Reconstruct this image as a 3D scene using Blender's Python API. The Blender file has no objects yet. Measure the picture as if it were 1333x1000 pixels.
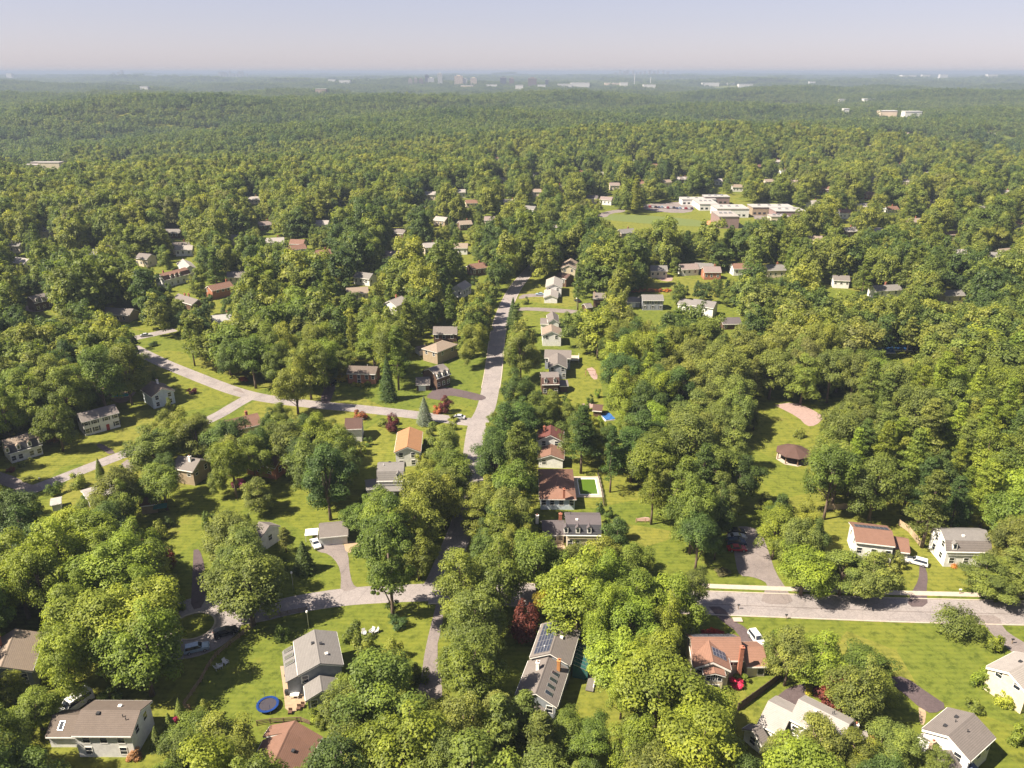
import bpy, bmesh, math, random
import numpy as np
from mathutils import Vector, Matrix
C = bpy.context.scene.collection
scene = bpy.context.scene
# ------------------------------------------------------------------ camera, sky, sun, exposure
HAZE = 1.3e-4
CAM_H, FOC, CX, CY, PITCH = 110.0, 1000.0, 666.5, 500.0, math.atan(406 / 1000)
cam_data = bpy.data.cameras.new('camera'); cam = bpy.data.objects.new('camera', cam_data); C.objects.link(cam)
cam.location = (0, 0, CAM_H); cam.rotation_euler = (math.pi / 2 - PITCH, 0, 0)
cam_data.sensor_width = 36; cam_data.lens = 36 * FOC / 1333
cam_data.clip_start = 1; cam_data.clip_end = 120000
scene.camera = cam
SUN_EL, SUN_AZ = math.radians(51), math.radians(18)      # light travels right and away, az measured from +X toward +Y
sd = Vector((math.cos(SUN_EL) * math.cos(SUN_AZ), math.cos(SUN_EL) * math.sin(SUN_AZ), -math.sin(SUN_EL)))
sun_l = bpy.data.lights.new('sun', 'SUN'); sun = bpy.data.objects.new('sun', sun_l); C.objects.link(sun)
sun_l.energy = 5.0; sun_l.angle = math.radians(0.5); sun_l.color = (1.0, 0.89, 0.72)
sun.rotation_euler = sd.to_track_quat('-Z', 'Y').to_euler()
world = bpy.data.worlds.new('World'); scene.world = world; world.use_nodes = True
wn = world.node_tree.nodes; wl = world.node_tree.links
bg = wn['Background']; sky = wn.new('ShaderNodeTexSky'); sky.sky_type = 'NISHITA'; sky.sun_disc = False
sky.sun_elevation = SUN_EL; sky.sun_rotation = math.atan2(-sd.x, -sd.y)
sky.altitude = 200; sky.air_density = 1.0; sky.dust_density = 0.4; sky.ozone_density = 3.0
tint = wn.new('ShaderNodeMix'); tint.data_type = 'RGBA'; tint.blend_type = 'MULTIPLY'; tint.inputs[0].default_value = 1.0
tint.inputs[7].default_value = (1.0, 0.915, 1.05, 1)
hs = wn.new('ShaderNodeHueSaturation'); hs.inputs['Saturation'].default_value = .78; gm = wn.new('ShaderNodeGamma'); gm.inputs[1].default_value = .62
wl.new(sky.outputs[0], hs.inputs['Color']); wl.new(hs.outputs[0], gm.inputs[0]); wl.new(gm.outputs[0], tint.inputs[6]); wl.new(tint.outputs[2], bg.inputs['Color']); bg.inputs['Strength'].default_value = 0.078
scene.view_settings.view_transform = 'Standard'; scene.view_settings.look = 'None'
scene.view_settings.gamma = 1; scene.view_settings.use_curve_mapping = False
scene.view_settings.exposure = 1.6
cy = scene.cycles
cy.max_bounces = 5; cy.diffuse_bounces = 3; cy.glossy_bounces = 2; cy.transmission_bounces = 3; cy.transparent_max_bounces = 4; cy.volume_bounces = 0
cy.use_denoising = True; cy.caustics_reflective = False; cy.caustics_refractive = False; cy.sample_clamp_indirect = 6

def at(px, py, z=0.0):
    """point of the place that the photograph shows at a pixel, at height z above the ground"""
    cp, sp = math.cos(PITCH), math.sin(PITCH)
    u, v = (px - CX) / FOC, (CY - py) / FOC
    d = (u, cp + v * sp, -sp + v * cp); t = (z - CAM_H) / d[2]
    return Vector((d[0] * t, d[1] * t, z))
def proj(x, y, z):
    cp, sp = math.cos(PITCH), math.sin(PITCH)
    dz = z - CAM_H; f = y * cp - dz * sp; u = y * sp + dz * cp
    return CX + FOC * x / f, CY - FOC * u / f
def hill(x, y):
    """height of the rolling land; level under the streets near the viewer"""
    d = math.hypot(x, y); k = min(1, max(0, (d - 700) / 900)); k = k * k * (3 - 2 * k)
    far = min(1, max(0, (d - 5000) / 9000))
    n = math.sin(x * .0031 + 1.3) * math.cos(y * .0042 + .4) + .6 * math.sin(x * .0058 - y * .0071 + 2.1) + .4 * math.sin(y * .011 + x * .002)
    return k * (n * 20 - 10 + 24 * math.sin(y * .0017 + x * .0006 + .8) * math.sin(x * .0011 - .7)) + far * (22 + 16 * math.sin(x * .0006 + 1) * math.cos(y * .0005))
# ------------------------------------------------------------------ what stands where (pixel of the photograph, metres)
K = dict(k1=(0,540),k2=(330,540),k3=(660,540),k4=(983,540),k5=(0,740),k6=(330,740),k7=(660,740),k8=(983,740),m4=(0,300),m5=(330,320),m6=(660,320),m7=(983,320))
def z_(k, *pts):
    x0, y0 = K[k]
    return [(x0 + x * .2626, y0 + y * .2626) for x, y in pts]
# roads: (name, width, points)
ROADS = [
 ('road', 8.0, [(560,771)]+[(600,771.5),(680,774),(750,778),(850,782),(940,785.5),(1060,790),(1160,794),(1290,797),(1400,800)]),
 ('road', 6.4, [(300,803),(340,798),(370,790),(400,784),(450,776.5),(505,773),(560,771)]),
 ('road', 6.2, [(171,452),(190,462),(215,474),(245,486),(275,498),(310,511),(350,520),(420,528),(470,532),(540,540),(590,547),(618,550)]),
 ('road', 6.6, [(716,325),(700,340),(690,352),(672,372),(660,395),(651,420),(647,440),(643,480),(638,510),(632,535),(622,551),(618,575),(616,600),(614,630),(608,665),(600,690),(590,715),(578,745),(566,771)]),
 ('road', 5.4, [(-60,668),(10,648),(52,634),(110,611),(170,588),(230,565),(285,541),(305,528),(325,517)]),
 ('road', 6.5, [(150,446),(181,439),(205,434),(228,429)]),
]
DRIVES = [  # (name, colour, polygon)
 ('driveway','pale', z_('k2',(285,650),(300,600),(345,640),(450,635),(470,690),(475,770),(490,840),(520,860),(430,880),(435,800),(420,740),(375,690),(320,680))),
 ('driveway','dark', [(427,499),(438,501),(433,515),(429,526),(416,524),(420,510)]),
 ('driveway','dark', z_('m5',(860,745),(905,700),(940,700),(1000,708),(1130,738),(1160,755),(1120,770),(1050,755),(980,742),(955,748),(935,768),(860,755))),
 ('driveway','pale', [(676,386),(682,383),(712,382),(712,386.5),(690,386.5),(675,390)]),
 ('driveway','pale', [(671,401),(690,400),(730,402),(760,405),(759,409),(725,407),(690,404),(670,405)]),
 ('driveway','pale', [(952,690),(965,684),(990,690),(1002,722),(1009,745),(1026,770),(1034,787),(990,786),(994,772),(999,763),(996,757),(978,750.5),(963,750),(958,737)]),
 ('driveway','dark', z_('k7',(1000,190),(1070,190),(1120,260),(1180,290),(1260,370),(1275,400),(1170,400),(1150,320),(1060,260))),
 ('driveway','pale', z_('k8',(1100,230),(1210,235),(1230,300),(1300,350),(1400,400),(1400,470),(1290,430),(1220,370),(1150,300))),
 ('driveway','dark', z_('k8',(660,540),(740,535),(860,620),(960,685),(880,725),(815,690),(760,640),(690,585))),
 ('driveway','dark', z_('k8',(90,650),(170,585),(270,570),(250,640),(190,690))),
 ('driveway','dark', [(1197,737),(1204,737),(1208,750),(1206,770),(1208,790),(1180,790),(1186,772),(1196,755)]),
 ('driveway','pale', z_('k6',(905,180),(945,180),(935,290),(905,400),(935,560),(935,660),(800,640),(830,560),(850,400))),
 ('driveway','pale', z_('k6',(340,850),(400,860),(450,900),(430,950),(370,930))),
 ('driveway','pale', z_('k1',(-40,270),(20,290),(80,310),(140,345),(200,350),(210,375),(120,385),(0,345),(-40,340))),
 ('driveway','pale', z_('k1',(600,245),(640,215),(665,270),(650,290))),
 ('driveway','dark', z_('k1',(540,195),(470,150),(500,140),(580,190))),
 ('driveway','dark', [(252,716),(260,715),(266,735),(268,760),(266,790),(248,795),(250,760)]),
 ('driveway','dark', [(150,958),(88,900),(98,893),(122,898),(118,912)]),
 ('driveway','dark', z_('m5',(130,725),(180,730),(200,760),(120,752))),
 ('driveway','pale', [(318,512),(312,505),(300,507)]),
 ('patio','tan', z_('k6',(132,485),(168,482),(185,530),(250,610),(262,690),(160,726),(148,600))),
 ('patio','tan', z_('k3',(205,630),(270,615),(300,680),(265,680))),
 ('patio','pink', z_('m4',(545,830),(560,805),(600,793),(640,812),(640,850),(580,858))),
 ('patio','tan', z_('k2',(445,630),(500,625),(540,655),(520,672),(460,690))),
 ('path','tan', z_('k8',(810,690),(850,700),(840,780),(815,770))),
 ('ball_court','pink', z_('m7',(95,790),(190,775),(270,805),(345,850),(300,893),(255,895),(215,850))),
 ('sandy_patch','pink', z_('m6',(370,785),(420,778),(440,800),(385,810))),
 ('sandy_patch','pink', z_('m6',(395,610),(430,600),(455,660),(425,665))),
 ('sandy_patch','pink', z_('m6',(720,135),(780,135),(825,155),(815,180),(750,170))),
 ('sandy_patch','pink', z_('k3',(640,515),(700,505),(715,525),(650,530))),
 ('mulch_bed','pink', z_('m4',(120,375),(190,370),(235,400),(130,405))),
 ('playing_field','grass2', [(772,283),(792,279),(830,280),(900,285),(925,291),(980,293),(985,297),(900,295),(810,289)]),
 ('playing_field','grass2', [(-20,203),(30,199),(40,204),(-20,210)]),
 ('playing_field','grass2', [(100,214),(150,207),(170,210),(150,218)]),
 ('infield','red', [(920,288),(935,286),(948,291),(935,295),(920,293)]),
 ('access_road','pale', [(772,281),(790,275),(812,272),(815,276),(795,278),(788,284)]),
 ('car_park','pale', [(838,266),(900,262),(905,275),(885,278),(838,274)]),
 ('car_park','pale', [(975,272),(1040,270),(1045,290),(985,290)]),
]
# houses: key, short name used in other labels, label, ridge ends (pixels), W, eave, ridge heights, wall, roof, kind, options
HOUSES = []
def H(key, short, label, p1, p2, W, ze, zr, wall, roof, kind='gable', **o):
    HOUSES.append(dict(key=key, short=short, label=label, p1=p1, p2=p2, W=W, ze=ze, zr=zr, wall=wall, roof=roof, kind=kind, **o))
H('A1','the brown-roofed white house','white two storey house with brown roof and bluish gable, van parked behind it',(105,924),(183,924.5),7.3,5.4,7.0,'white','brown',
  win=dict(R=[(-1.6,4.3),(1.4,4.3)],F=[(-3,4),(0,4),(3,4),(-3,1.5),(3,1.5)],B=[(-3,4),(0,4),(3,4)])  , vents=4,
  wings=[((68,931),(108,931),5.5,3.0,4.6,'gable',dict(skyl=1))])
H('A2','the tan-roofed edge house','grey house with tan ridge roof cut by the left edge of the picture',(0.5,868),(20,818),8.8,5.4,7.64,'bluegrey','tan',
  win=dict(L=[(-3,4),(0,4),(3,4),(-3,1.6),(3,1.6)],F=[(-3,4),(3,4)],B=[(-3,4),(3,4)]), chim=[(2,2,'red')], vents=2)
H('A3','the skylit grey house','grey gabled house with three skylights and a cream patio',(416.6,863.6),(409,819.4),7.7,5.7,7.2,'greyblue','grey',
  win=dict(L=[(-3.2,4.0)],F=[(-3,4),(0,4),(3,4)],R=[(-2,4),(2,4)],B=[(-2,1.4)]), vents=3,
  wings=[((419,899.6),(416,879),5.4,3.3,4.6,'gable',dict(win=dict(L=[(-1.6,1.8)]))),], shed=dict(side='B',d=2.3,z0=3.9,z1=4.9,x0=-4.2,x1=4.6,skyl=3))
H('A4','the rust cross-gabled house','low house with rust red cross gabled roof on the bottom picture edge',(353,1000),(375,952),8.8,3.2,5.44,'tan','rust',
  win=dict(R=[(-3,1.6),(3,1.6)],F=[(-3,1.6)],B=[(-3,1.6)]), vents=2, chim=[], wings=[((384,938),(374,953),9.4,3.2,5.4,'gable',dict(win=dict(R=[(-3,1.7),(3,1.7)])))])
H('A5','the long solar-panelled house','long grey house with a whole roof slope of solar panels',(715.9,850.4),(730.2,806),7.3,5.2,7.0,'bluegrey','greybrown',
  solarN=('B',5,5), vents=3, win=dict(L=[(-3,3)],F=[(-3,3),(0,3),(3,3)],R=[(-2,3),(2,3)]),
  wings=[((697,902),(714.5,853),7.4,3.9,5.9,'gable',dict(skyl=4,chim=[(3.2,-2.4,'orange'),(1.6,1.3,'white')],win=dict(L=[(-2.6,2.4),(2.6,2.4)],B=[(-3,2),(3,2)]))),
   ((684,928),(695,904),4.7,2.6,3.4,'gable',dict(win=dict(L=[(0,1.5)])))], sunroom=((742,838),(734,866)))
H('A6','the red-roofed solar house','orange red roofed house with solar panels, brick chimney and white bay front',(898.5,829.5),(964,829.5),6.8,4.8,7.0,'cream','redbrown',
  solarN=('B',8,2), vents=4, win=dict(F=[(2.3,4.6),(4.0,4.6)],R=[(-2,4.2)],L=[(-2,4.2),(2,4.2)],B=[(-3,4),(0,4),(3,4)]), chim=[(4.1,-4.0,'red')],
  wings=[((928.5,861),(922.5,832.5),6.4,5.1,6.7,'gable',dict(solar=('F',2,4),trimw=1,win=dict(L=[(-2.6,4.2)]))),
   ((931,876),(929,868),3.4,4.9,5.4,'gable',dict(win=dict(L=[(-1.3,3.9),(0,3.9),(1.3,3.9),(-.9,1.4),(.5,1.4)]))),
   ((966,842),(994,841.5),6.4,3.0,4.6,'gable',dict(win=dict(F=[(1,1.2),(2.2,1.2)])))])
H('A7','the pale-roofed house','pale grey roofed white house beside a purple maple and dark plank fence',(1039.5,910),(1106,943),6.6,5.2,6.8,'white','pale',
  vents=4, win=dict(R=[(-3,4),(1,4)],F=[(-4,3),(0,3),(4,3)],B=[(-4,3),(4,3)]),
  wings=[((1000,912),(1032,928),7.8,3.4,5.2,'gable',dict(win=dict(L=[(-2,2),(2,2)],F=[(-2,2),(1,2)]))),
   ((1106,957),(1132,962),4.3,2.8,3.4,'gable',dict(chim=[(1.9,-.6,'red'),(-.4,1.9,'white')]))])
H('A8','the bottom right corner house','white house with broad grey roof and bay window beside the asphalt drive',(1234.4,957.5),(1268,928.6),7.5,5.4,7.2,'white','greybrown',
  vents=4, win=dict(F=[(3,3.6),(0,3.6),(-3,3.6)],L=[(2,4.0)],B=[(-3,3),(3,3)]), bay=('F',-3.6), trimw=1,
  wings=[((1214,967),(1240,957),5.0,3.0,4.0,'gable',dict(chim=[(-2.8,-.4,'stone')],win=dict(L=[(1,1.5)]))),
   ((1229,990),(1246,966),3.6,3.1,4.5,'gable',dict(win=dict(L=[(0,1.6)])))])
H('A9','the cream house on the right edge','cream house with two small gable windows on the right picture edge',(1313.5,874.5),(1352,854),7.2,5.5,7.2,'cream','pale',
  vents=2, trimw=1, win=dict(L=[(1.8,5.2),(-1.6,5.2)],F=[(-3,4),(0,4),(3,4)],B=[(-3,4),(3,4)]))
H('A10','the small grey shed','small grey gabled garden shed in the shade of trees below the plank fence',(980,951),(991,944),3.7,2.8,4.08,'white','greybrown',
  win=dict(L=[(0,1.5)]))
H('B1','the white-dormered long house','long house with grey mansard front and four white dormers above a mown lawn',(2,573.5),(47,561),7.7,3.5,6.6,'white','tan','gambrel',lower='darkslate',
  dorm=[-4.6,-1.6,1.4,4.4], win=dict(F=[(-4.6,1.5),(-1.6,1.5),(1.4,1.5),(4.4,1.5)],R=[(-2,2),(2,2),(0,5.4)],L=[(0,5)]), vents=2)
H('B2','the eight-windowed white house','white two storey house with grey roof and eight dark shuttered windows',(100,538.5),(149,526),7.2,5.4,7.0,'white','greybrown',
  win=dict(F=[(-5,4.3),(-1.8,4.3),(1.6,4.3),(5,4.3),(-5,1.6),(-1.8,1.6),(5,1.6)],R=[(-2,4),(2,4)],L=[(-2,4)]), shut=1, door=('F',1.6))
H('B3','the pale blue gabled house','pale blue gabled house with brown roof in the shade above the lawn',(211,505.5),(197,496),7.6,5.0,6.92,'paleblue','brown',
  win=dict(L=[(-2.2,3.8),(2.2,3.8),(-2.2,1.4),(2.2,1.4)],F=[(-2,2.5),(2,2.5)]), chim=[(2,-1,'white')])
H('B5','the half-hidden grey house','grey roofed house mostly hidden by two big trees below the side street',(232,593),(261,598),6.8,5.0,6.92,'tan','greybrown',
  win=dict(F=[(-2,3.6),(2,3.6)],R=[(-2,3.6),(2,3.6)]), chim=[(1,-1,'white')])
H('B4','the pale low roof','low house with pale grey roof and white gutters below the side street',(108,641),(150,628),6.4,2.9,3.78,'white','pale',
  win=dict(F=[(-3,1.6),(3,1.6)]))
H('B4b','the white-roofed garden shed','small garden shed with flat white metal roof beside dark trees',(65,652),(80,649),3.4,2.3,2.62,'white','whiteroof')
H('B6','the teal awning house','brown roofed house almost hidden by trees behind a teal awning',(182,643),(206,640),6.4,3.0,4.6,'tan','rust',awning=1)
H('B7','the rust roof among trees','rust red roof showing through the crowns left of the small red maple',(150,705),(186,702),6.8,3.4,5.48,'tan','rust')
H('C1','the brown-roofed house hidden by trees','white house with purple brown roof hidden behind big trees below the street',(449,544.5),(472,543.5),7.2,5.0,6.92,'white','darkbrown',
  win=dict(R=[(-2,4),(2,4),(-2,1.5)]))
H('C2','the orange-roofed house','white gabled house with bright orange roof just below the street',(530,581.5),(533.5,555.5),7.2,5.2,6.8,'white','orange',
  win=dict(L=[(-2,3.8),(1.6,3.8),(-2,1.3),(1.6,1.3)],F=[(-2,4),(2,4)],B=[(-2,4)]))
H('C3','the grey gambrel house','grey gambrel roofed house with one dormer and a lower left wing',(491.5,602.5),(526.5,602),7.7,4.6,8.02,'white','grey','gambrel',lower='grey',
  dorm=[2.3], vents=2, win=dict(R=[(-2,2),(2,2),(0,5.5)],F=[(-2,1.7),(2,1.7)]),
  wings=[((475,625),(492,623),5.0,2.8,4.1,'gable',dict())], porch=('F',8,3))
H('C4','the white double garage','white detached double garage with grey brown roof at the end of a drive',(415,682),(453,678.5),6.2,2.9,4.58,'white','greybrown',
  gdoor=[(-2.0,),(1.2,)], trimw=1, leanto=1)
H('C5','the small white gable','small white gabled house nearly hidden by a tree left of the white garage',(351,684),(337,679),6.0,4.4,6.16,'white','greybrown',win=dict(L=[(0,2.6)]))
H('D1','the dark red roof below the street','white house with dark red roof dappled by tree shade',(716.5,566),(717,553),7.6,5.2,7.12,'white','darkred',
  win=dict(L=[(-2,4),(2,4)]), chim=[(0,2,'red')])
H('D1b','the pinkish roof','low pinkish roofed wing with white wall under tree shade',(717,592),(718,578),7.2,3.4,4.68,'white','rust',win=dict(L=[(-2,2)]))
H('D2','the brown hipped house','wide brown hip roofed house with brick chimney beside the walled pool',(725.5,629),(724,611),9.2,3.6,5.84,'paleblue','redbrown','hip',ext=4.2,
  win=dict(L=[(-4,2.2),(-1.5,2.2),(1,2.2),(4.6,2.2)],F=[(-3,2),(0,2),(4,2)]), chim=[(-8.9,-1.6,'red')], vents=1)
H('D3','the slate-roofed dormer house','slate purple mansard house with two white dormers and lower left wing',(735.5,670.5),(782,671),7.7,4.2,7.24,'cream','slate','gambrel',lower='darkslate',
  dorm=[-4.3,-1.4,1.4], vents=2, win=dict(F=[(-4.3,1.6),(-1.4,1.6),(1.5,1.6)],L=[(0,5)]),
  wings=[((705,678),(735,677.5),6.2,2.9,4.7,'gable',dict(chim=[(2.0,1.6,'red'),(-4,1,'white')],win=dict(F=[(0,1.6),(2,1.6)])))])
H('E1','the octagonal pavilion','octagonal brown roofed park pavilion standing open on the grass',(1027,580),(1041,580),9.6,2.6,4.6,'brown','darkbrown','octagon')
H('E3','the rust-roofed solar house','rust brown roofed house with solar panels on its far slope and low right wing',(1110.4,686),(1161.7,691.7),8.6,5.5,6.7,'white','rust',
  solarN=('B',8,2,.55), vents=0, win=dict(L=[(-2,4),(2,4)],R=[(-2,3)],F=[(-4,3),(0,3),(4,3)]),
  wings=[((1163,699),(1183,701.5),6.2,3.2,4.8,'gable',dict())])
H('E4','the white gambrel house','white gambrel house with grey roof and one dormer beside a mown strip',(1224.5,689),(1284,690),7.7,4.6,8.02,'white','grey','gambrel',lower='greybrown',
  dorm=[-3.4], vents=1, win=dict(L=[(1.8,5.2),(-1.2,5.0),(1.8,2),(-1.6,2)],F=[(-3.4,1.8),(0,1.8),(3,1.8)]))
H('F1','the dormered brick house','brown brick house with grey roof and three dormers in the upper left',(37,386),(62,380.5),7.2,4.4,7.25,'brown','greybrown','gambrel',lower='greybrown',dorm=[-3,0,3],win=dict(F=[(-3,1.6),(0,1.6),(3,1.6)]))
H('F2','the long tan house above the bend','long low tan house with grey brown roof above the road bend',(137,400),(174,402),7.2,3.6,5.52,'tan','greybrown',win=dict(F=[(-5,1.7),(-2,1.7),(1,1.7),(4,1.7)]))
H('F3','the red brick house','red brick house with rust roof on the upper left',(270,372),(299,366),7.2,5.0,6.92,'brick','rust',win=dict(F=[(-3,4),(0,4),(3,4)],L=[(-2,4)]),chim=[(5,1,'red')])
H('F4','the brown-roofed dormer house','white house with brown roof and white dormers in the upper left',(206,357),(241,348),7.2,4.4,7.44,'white','rust','gambrel',lower='rust',dorm=[-4,-1,2],win=dict(F=[(-4,1.6),(0,1.6),(4,1.6)]),chim=[(-5,1,'red')])
H('F5','the white-roofed gabled house','white house with very pale roof above the brown dormered house',(247,346),(238,337),7.2,5.0,7.08,'white','pale',win=dict(L=[(-2,4),(2,4)]))
H('F6','the pale broad-roofed house','broad pale grey roofed house with red doors in the upper left',(114,325),(143,318),8.8,3.4,5.48,'white','pale',win=dict(F=[(-4,1.7),(0,1.7),(4,1.7)]))
H('F7','the grey-roofed brick house','brown brick house with blue grey roof left of the pale broad roof',(79,328),(102,327),7.2,4.0,5.92,'brown','greybrown',win=dict(F=[(-3,2),(2,2)]))
H('F8','the brown house with two chimneys','low brown house with two brick chimneys in deep tree shade',(232,382),(258,390),6.8,3.4,5.16,'brown','greybrown',chim=[(-3,0,'red'),(-1,1,'red')],win=dict(F=[(-3,1.7),(2,1.7)]))
H('G1','the brick house with the brown roof','brick ranch house with brown roof behind a wide mown lawn',(454,476),(492,477),7.5,4.4,5.84,'brick','brown',win=dict(F=[(-4,2.8),(-1,2.8),(2,2.8),(4.6,2.8),(-1,1)],R=[(-2,2.6)]),vents=1)
H('G2','the brown mansard house','brown mansard house with white dormers beside a dark curved drive',(558,480),(577,473.5),8.0,4.6,7.45,'brown','greybrown','gambrel',lower='darkslate',dormR=1,dorm=[-2.6,0,2.6],
  win=dict(F=[(-3,1.8),(0,1.8),(3,1.8)],L=[(-2,2)]),wings=[((541,491),(560,490.5),5.9,2.8,4.4,'gable',dict(gdoor=[(0,)]))])
H('G3','the tan house with the porch','tan house with hipped beige roof behind the brown mansard house',(568,447),(577,443.5),8.0,5.4,7.16,'tan','tan','hip',ext=4,win=dict(F=[(-3,4),(3,4)],L=[(-2,4),(2,4)]))
H('G4','the white backyard shed','small white garden shed with brown roof in a shaded yard',(542,451),(554,448.5),4.0,2.5,3.62,'white','brown')
H('G5','the grey gable beside the bare tree','grey roofed house mostly hidden beside a bare grey tree',(366,470),(381,466.5),7.2,3.6,5.52,'white','grey')
H('H1','the red-decked white house','white two storey house with grey roof and red deck above a mown lawn',(721,369.5),(722,359.5),8.0,5.4,7.16,'white','pale',win=dict(L=[(-2,4),(2,4)],B=[(-2,4)]),
  wings=[((717,384),(718,374),6.6,3.2,4.5,'gable',dict())])
H('H2','the cream house uphill','cream house with beige roof at the top of the street',(740,345),(743,336),8.0,5.4,7.32,'cream','tan',win=dict(L=[(-2,4),(2,4)]))
H('H3','the dark brown hill house','dark brown roofed house between the white house and the cream house',(728,354),(743,357),7.2,5.0,6.76,'brown','darkbrown',win=dict(F=[(-2,3),(2,3)]))
H('H4','the small white garage','white garage with grey roof beside a tall dark conifer',(703.5,414),(722,414.5),5.6,3.0,4.6,'white','greybrown',wings=[((721,415),(719,405),4.7,4.6,6.2,'gable',dict())])
H('H5','the two-windowed white gable','white gabled house with tan roof and two upper gable windows',(718.5,431),(717.5,422),8.0,5.2,6.96,'white','tan',win=dict(L=[(-2,4),(2,4)]))
H('H6','the blue house with the grey roof','blue sided house with grey cross gable roof and white rear deck',(709,455),(744,456),8.0,5.0,6.76,'greyblue','greybrown',
  win=dict(F=[(-4,3.6),(4,3.6)],R=[(0,3)]),wings=[((726,473),(726,459),6.6,5.0,6.6,'gable',dict(win=dict(L=[(-2.6,1.6),(0,1.6),(2.6,1.6),(-2,4),(2,4)])))],deck=1)
H('H7','the two-dormered brown house','brown mansard house with two white dormers and small right wing',(704,485),(727,484.5),7.7,4.4,7.44,'brown','greybrown','gambrel',lower='darkbrown',dorm=[-1.8,1.6],
  win=dict(F=[(-2.4,1.7),(2.4,1.7)]),wings=[((727,495),(739,494.5),4.7,2.8,3.9,'gable',dict())])
H('H8','the tall-chimneyed brown house','brown house with tall brick chimney and low garage among trees',(772,381),(789,381.5),7.2,4.6,6.36,'brown','greybrown',chim=[(-2.6,-3,'stone')],wings=[((760,395),(769,394),5.1,2.8,4.1,'gable',dict())])
H('H9','the long-fronted grey house','grey blue house with grey roof and dark shutters behind an orange flower bed',(835,383.5),(863,383.5),8.0,5.4,7.0,'greyblue','grey',shut=1,
  win=dict(F=[(-4,4),(-1.4,4),(1.4,4),(4,4),(-4,1.6),(0,1.6),(4,1.6)]),wings=[((815,386.5),(833,386.5),6.2,3.0,4.6,'gable',dict(gdoor=[(0,)]))])
H('H10','the long white-gabled house','long white house with grey roof and bright white right gable',(903,389),(933,393),8.3,5.2,7.12,'white','grey',win=dict(R=[(-2,4),(2,4)],F=[(-4,4),(-1,4),(2,4)]),
  wings=[((886,388),(904,391),7.0,3.4,5.2,'gable',dict())])
H('H11','the low purple-grey roof','low house with purple grey roof among trees',(938,413.5),(963,413),7.2,3.0,4.76,'brown','slate',win=dict(F=[(-3,1.6),(2,1.6)]))
H('H13','the dark brown barn shed','dark brown wooden shed beside a blue cover',(772,526),(785,527),4.4,2.6,3.72,'brown','darkbrown')
H('I1','the brick-based white house','white house with brick base and grey roof in the right woods',(1084,358),(1106,359),7.2,4.6,6.36,'white','greybrown',win=dict(F=[(-3,3),(0,3),(3,3)]))
H('I2','the brick-chimneyed house on the right','white house with grey roof and brick chimney in the right woods',(1136,372),(1170,370),7.2,4.6,6.36,'white','grey',chim=[(1,1.5,'red')],win=dict(F=[(-4,3),(0,3),(4,3)]))
H('I3','the far right grey roof','pale walled house with grey roof showing through the right woods',(1226,378),(1252,377),7.2,4.0,5.76,'cream','grey',win=dict(F=[(-3,2),(3,2)]))
# ---- houses that only show as a roof and a bit of wall among the trees: pixel of the roof, roof, wall, turn in degrees
FAR_HOUSES = [(290,414,'whiteroof','white',20),(240,322,'pale','white',10),(190,335,'greybrown','cream',-20),(358,313,'pale','white',15),(388,316,'rust','cream',-5),
(385,321,'rust','white',30),(236,320,'greybrown','cream',20),(226,300,'grey','brown',0),(310,309,'grey','cream',0),(330,257,'pale','cream',5),(475,358,'grey','white',-25),(465,378,'tan','cream',15),
(515,394,'pale','white',60),(510,330,'pinkgrey','cream',-10),(600,372,'pale','white',70),(621,346,'rust','brown',30),(580,428,'greybrown','brown',0),(675,207,'rust','cream',0),(754,224,'rust','brick',20),
(698,248,'tan','cream',0),(599,249,'pale','white',10),(664,261,'pale','cream',-10),(614,261,'rust','cream',10),(653,232,'greybrown','brown',0),(727,243,'tan','tan',30),(771,256,'slate','cream',-20),
(825,209,'pale','white',0),(833,238,'rust','cream',0),(867,236,'tan','cream',20),(886,231,'pale','white',0),(890,231,'greybrown','brown',10),(935,234,'pale','white',-20),(1001,234,'tan','cream',10),
(1010,207,'pale','grey',0),(986,216,'rust','brown',30),(1122,266,'pale','white',10),(1099,275,'rust','white',0),(1140,231,'tan','cream',0),(1133,251,'rust','brick',-10),(1082,207,'pale','white',0),
(1307,326,'tan','cream',20),(1237,302,'rust','tan',0),(1286,195,'grey','white',10),(1227,195,'rust','cream',0),(1264,216,'pale','white',0),(1008,349,'grey','cream',5),(1303,332,'grey','cream',-20),
(1245,327,'pale','white',0),(965,346,'rust','white',5),(857,349,'grey','cream',0),(896,346,'pinkgrey','white',10),(926,351,'pinkgrey','brick',0),(917,345,'grey','brown',-10),(560,252,'pale','cream',0),
(645,205,'rust','cream',0),(800,240,'pinkgrey','cream',0),(960,242,'tan','white',0),(1060,262,'pale','white',20),(310,356,'greybrown','cream',10),
(348,594,'rust','brick',-20),(315,551,'rust','cream',35),(20,318,'grey','cream',0)]
_R = ('pale', 'rust', 'grey', 'tan', 'greybrown', 'pale', 'pinkgrey'); _W = ('white', 'cream', 'tan', 'white', 'brown')
for _i, (_x, _y) in enumerate([(1150,300),(1190,285),(1215,262),(1275,270),(1310,250),(1328,288),(1180,235),(1105,300),(1060,310),(1035,235),(1020,222),(960,215),(1075,245),(1170,215),(1205,225),(1250,180),(1300,225),(1320,205),(1130,190),(1160,270),
 (545,270),(575,285),(605,290),(640,285),(690,270),(715,295),(745,270),(520,300),(560,320),(600,320),(790,258),(815,302),(780,225),(850,215),(700,225),(420,290),(450,275),(345,290),(60,300),(30,340),(420,330)]):
    FAR_HOUSES.append((_x, _y, _R[_i * 3 % 7], _W[_i * 2 % 5], (_i * 47) % 70 - 35))
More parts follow.
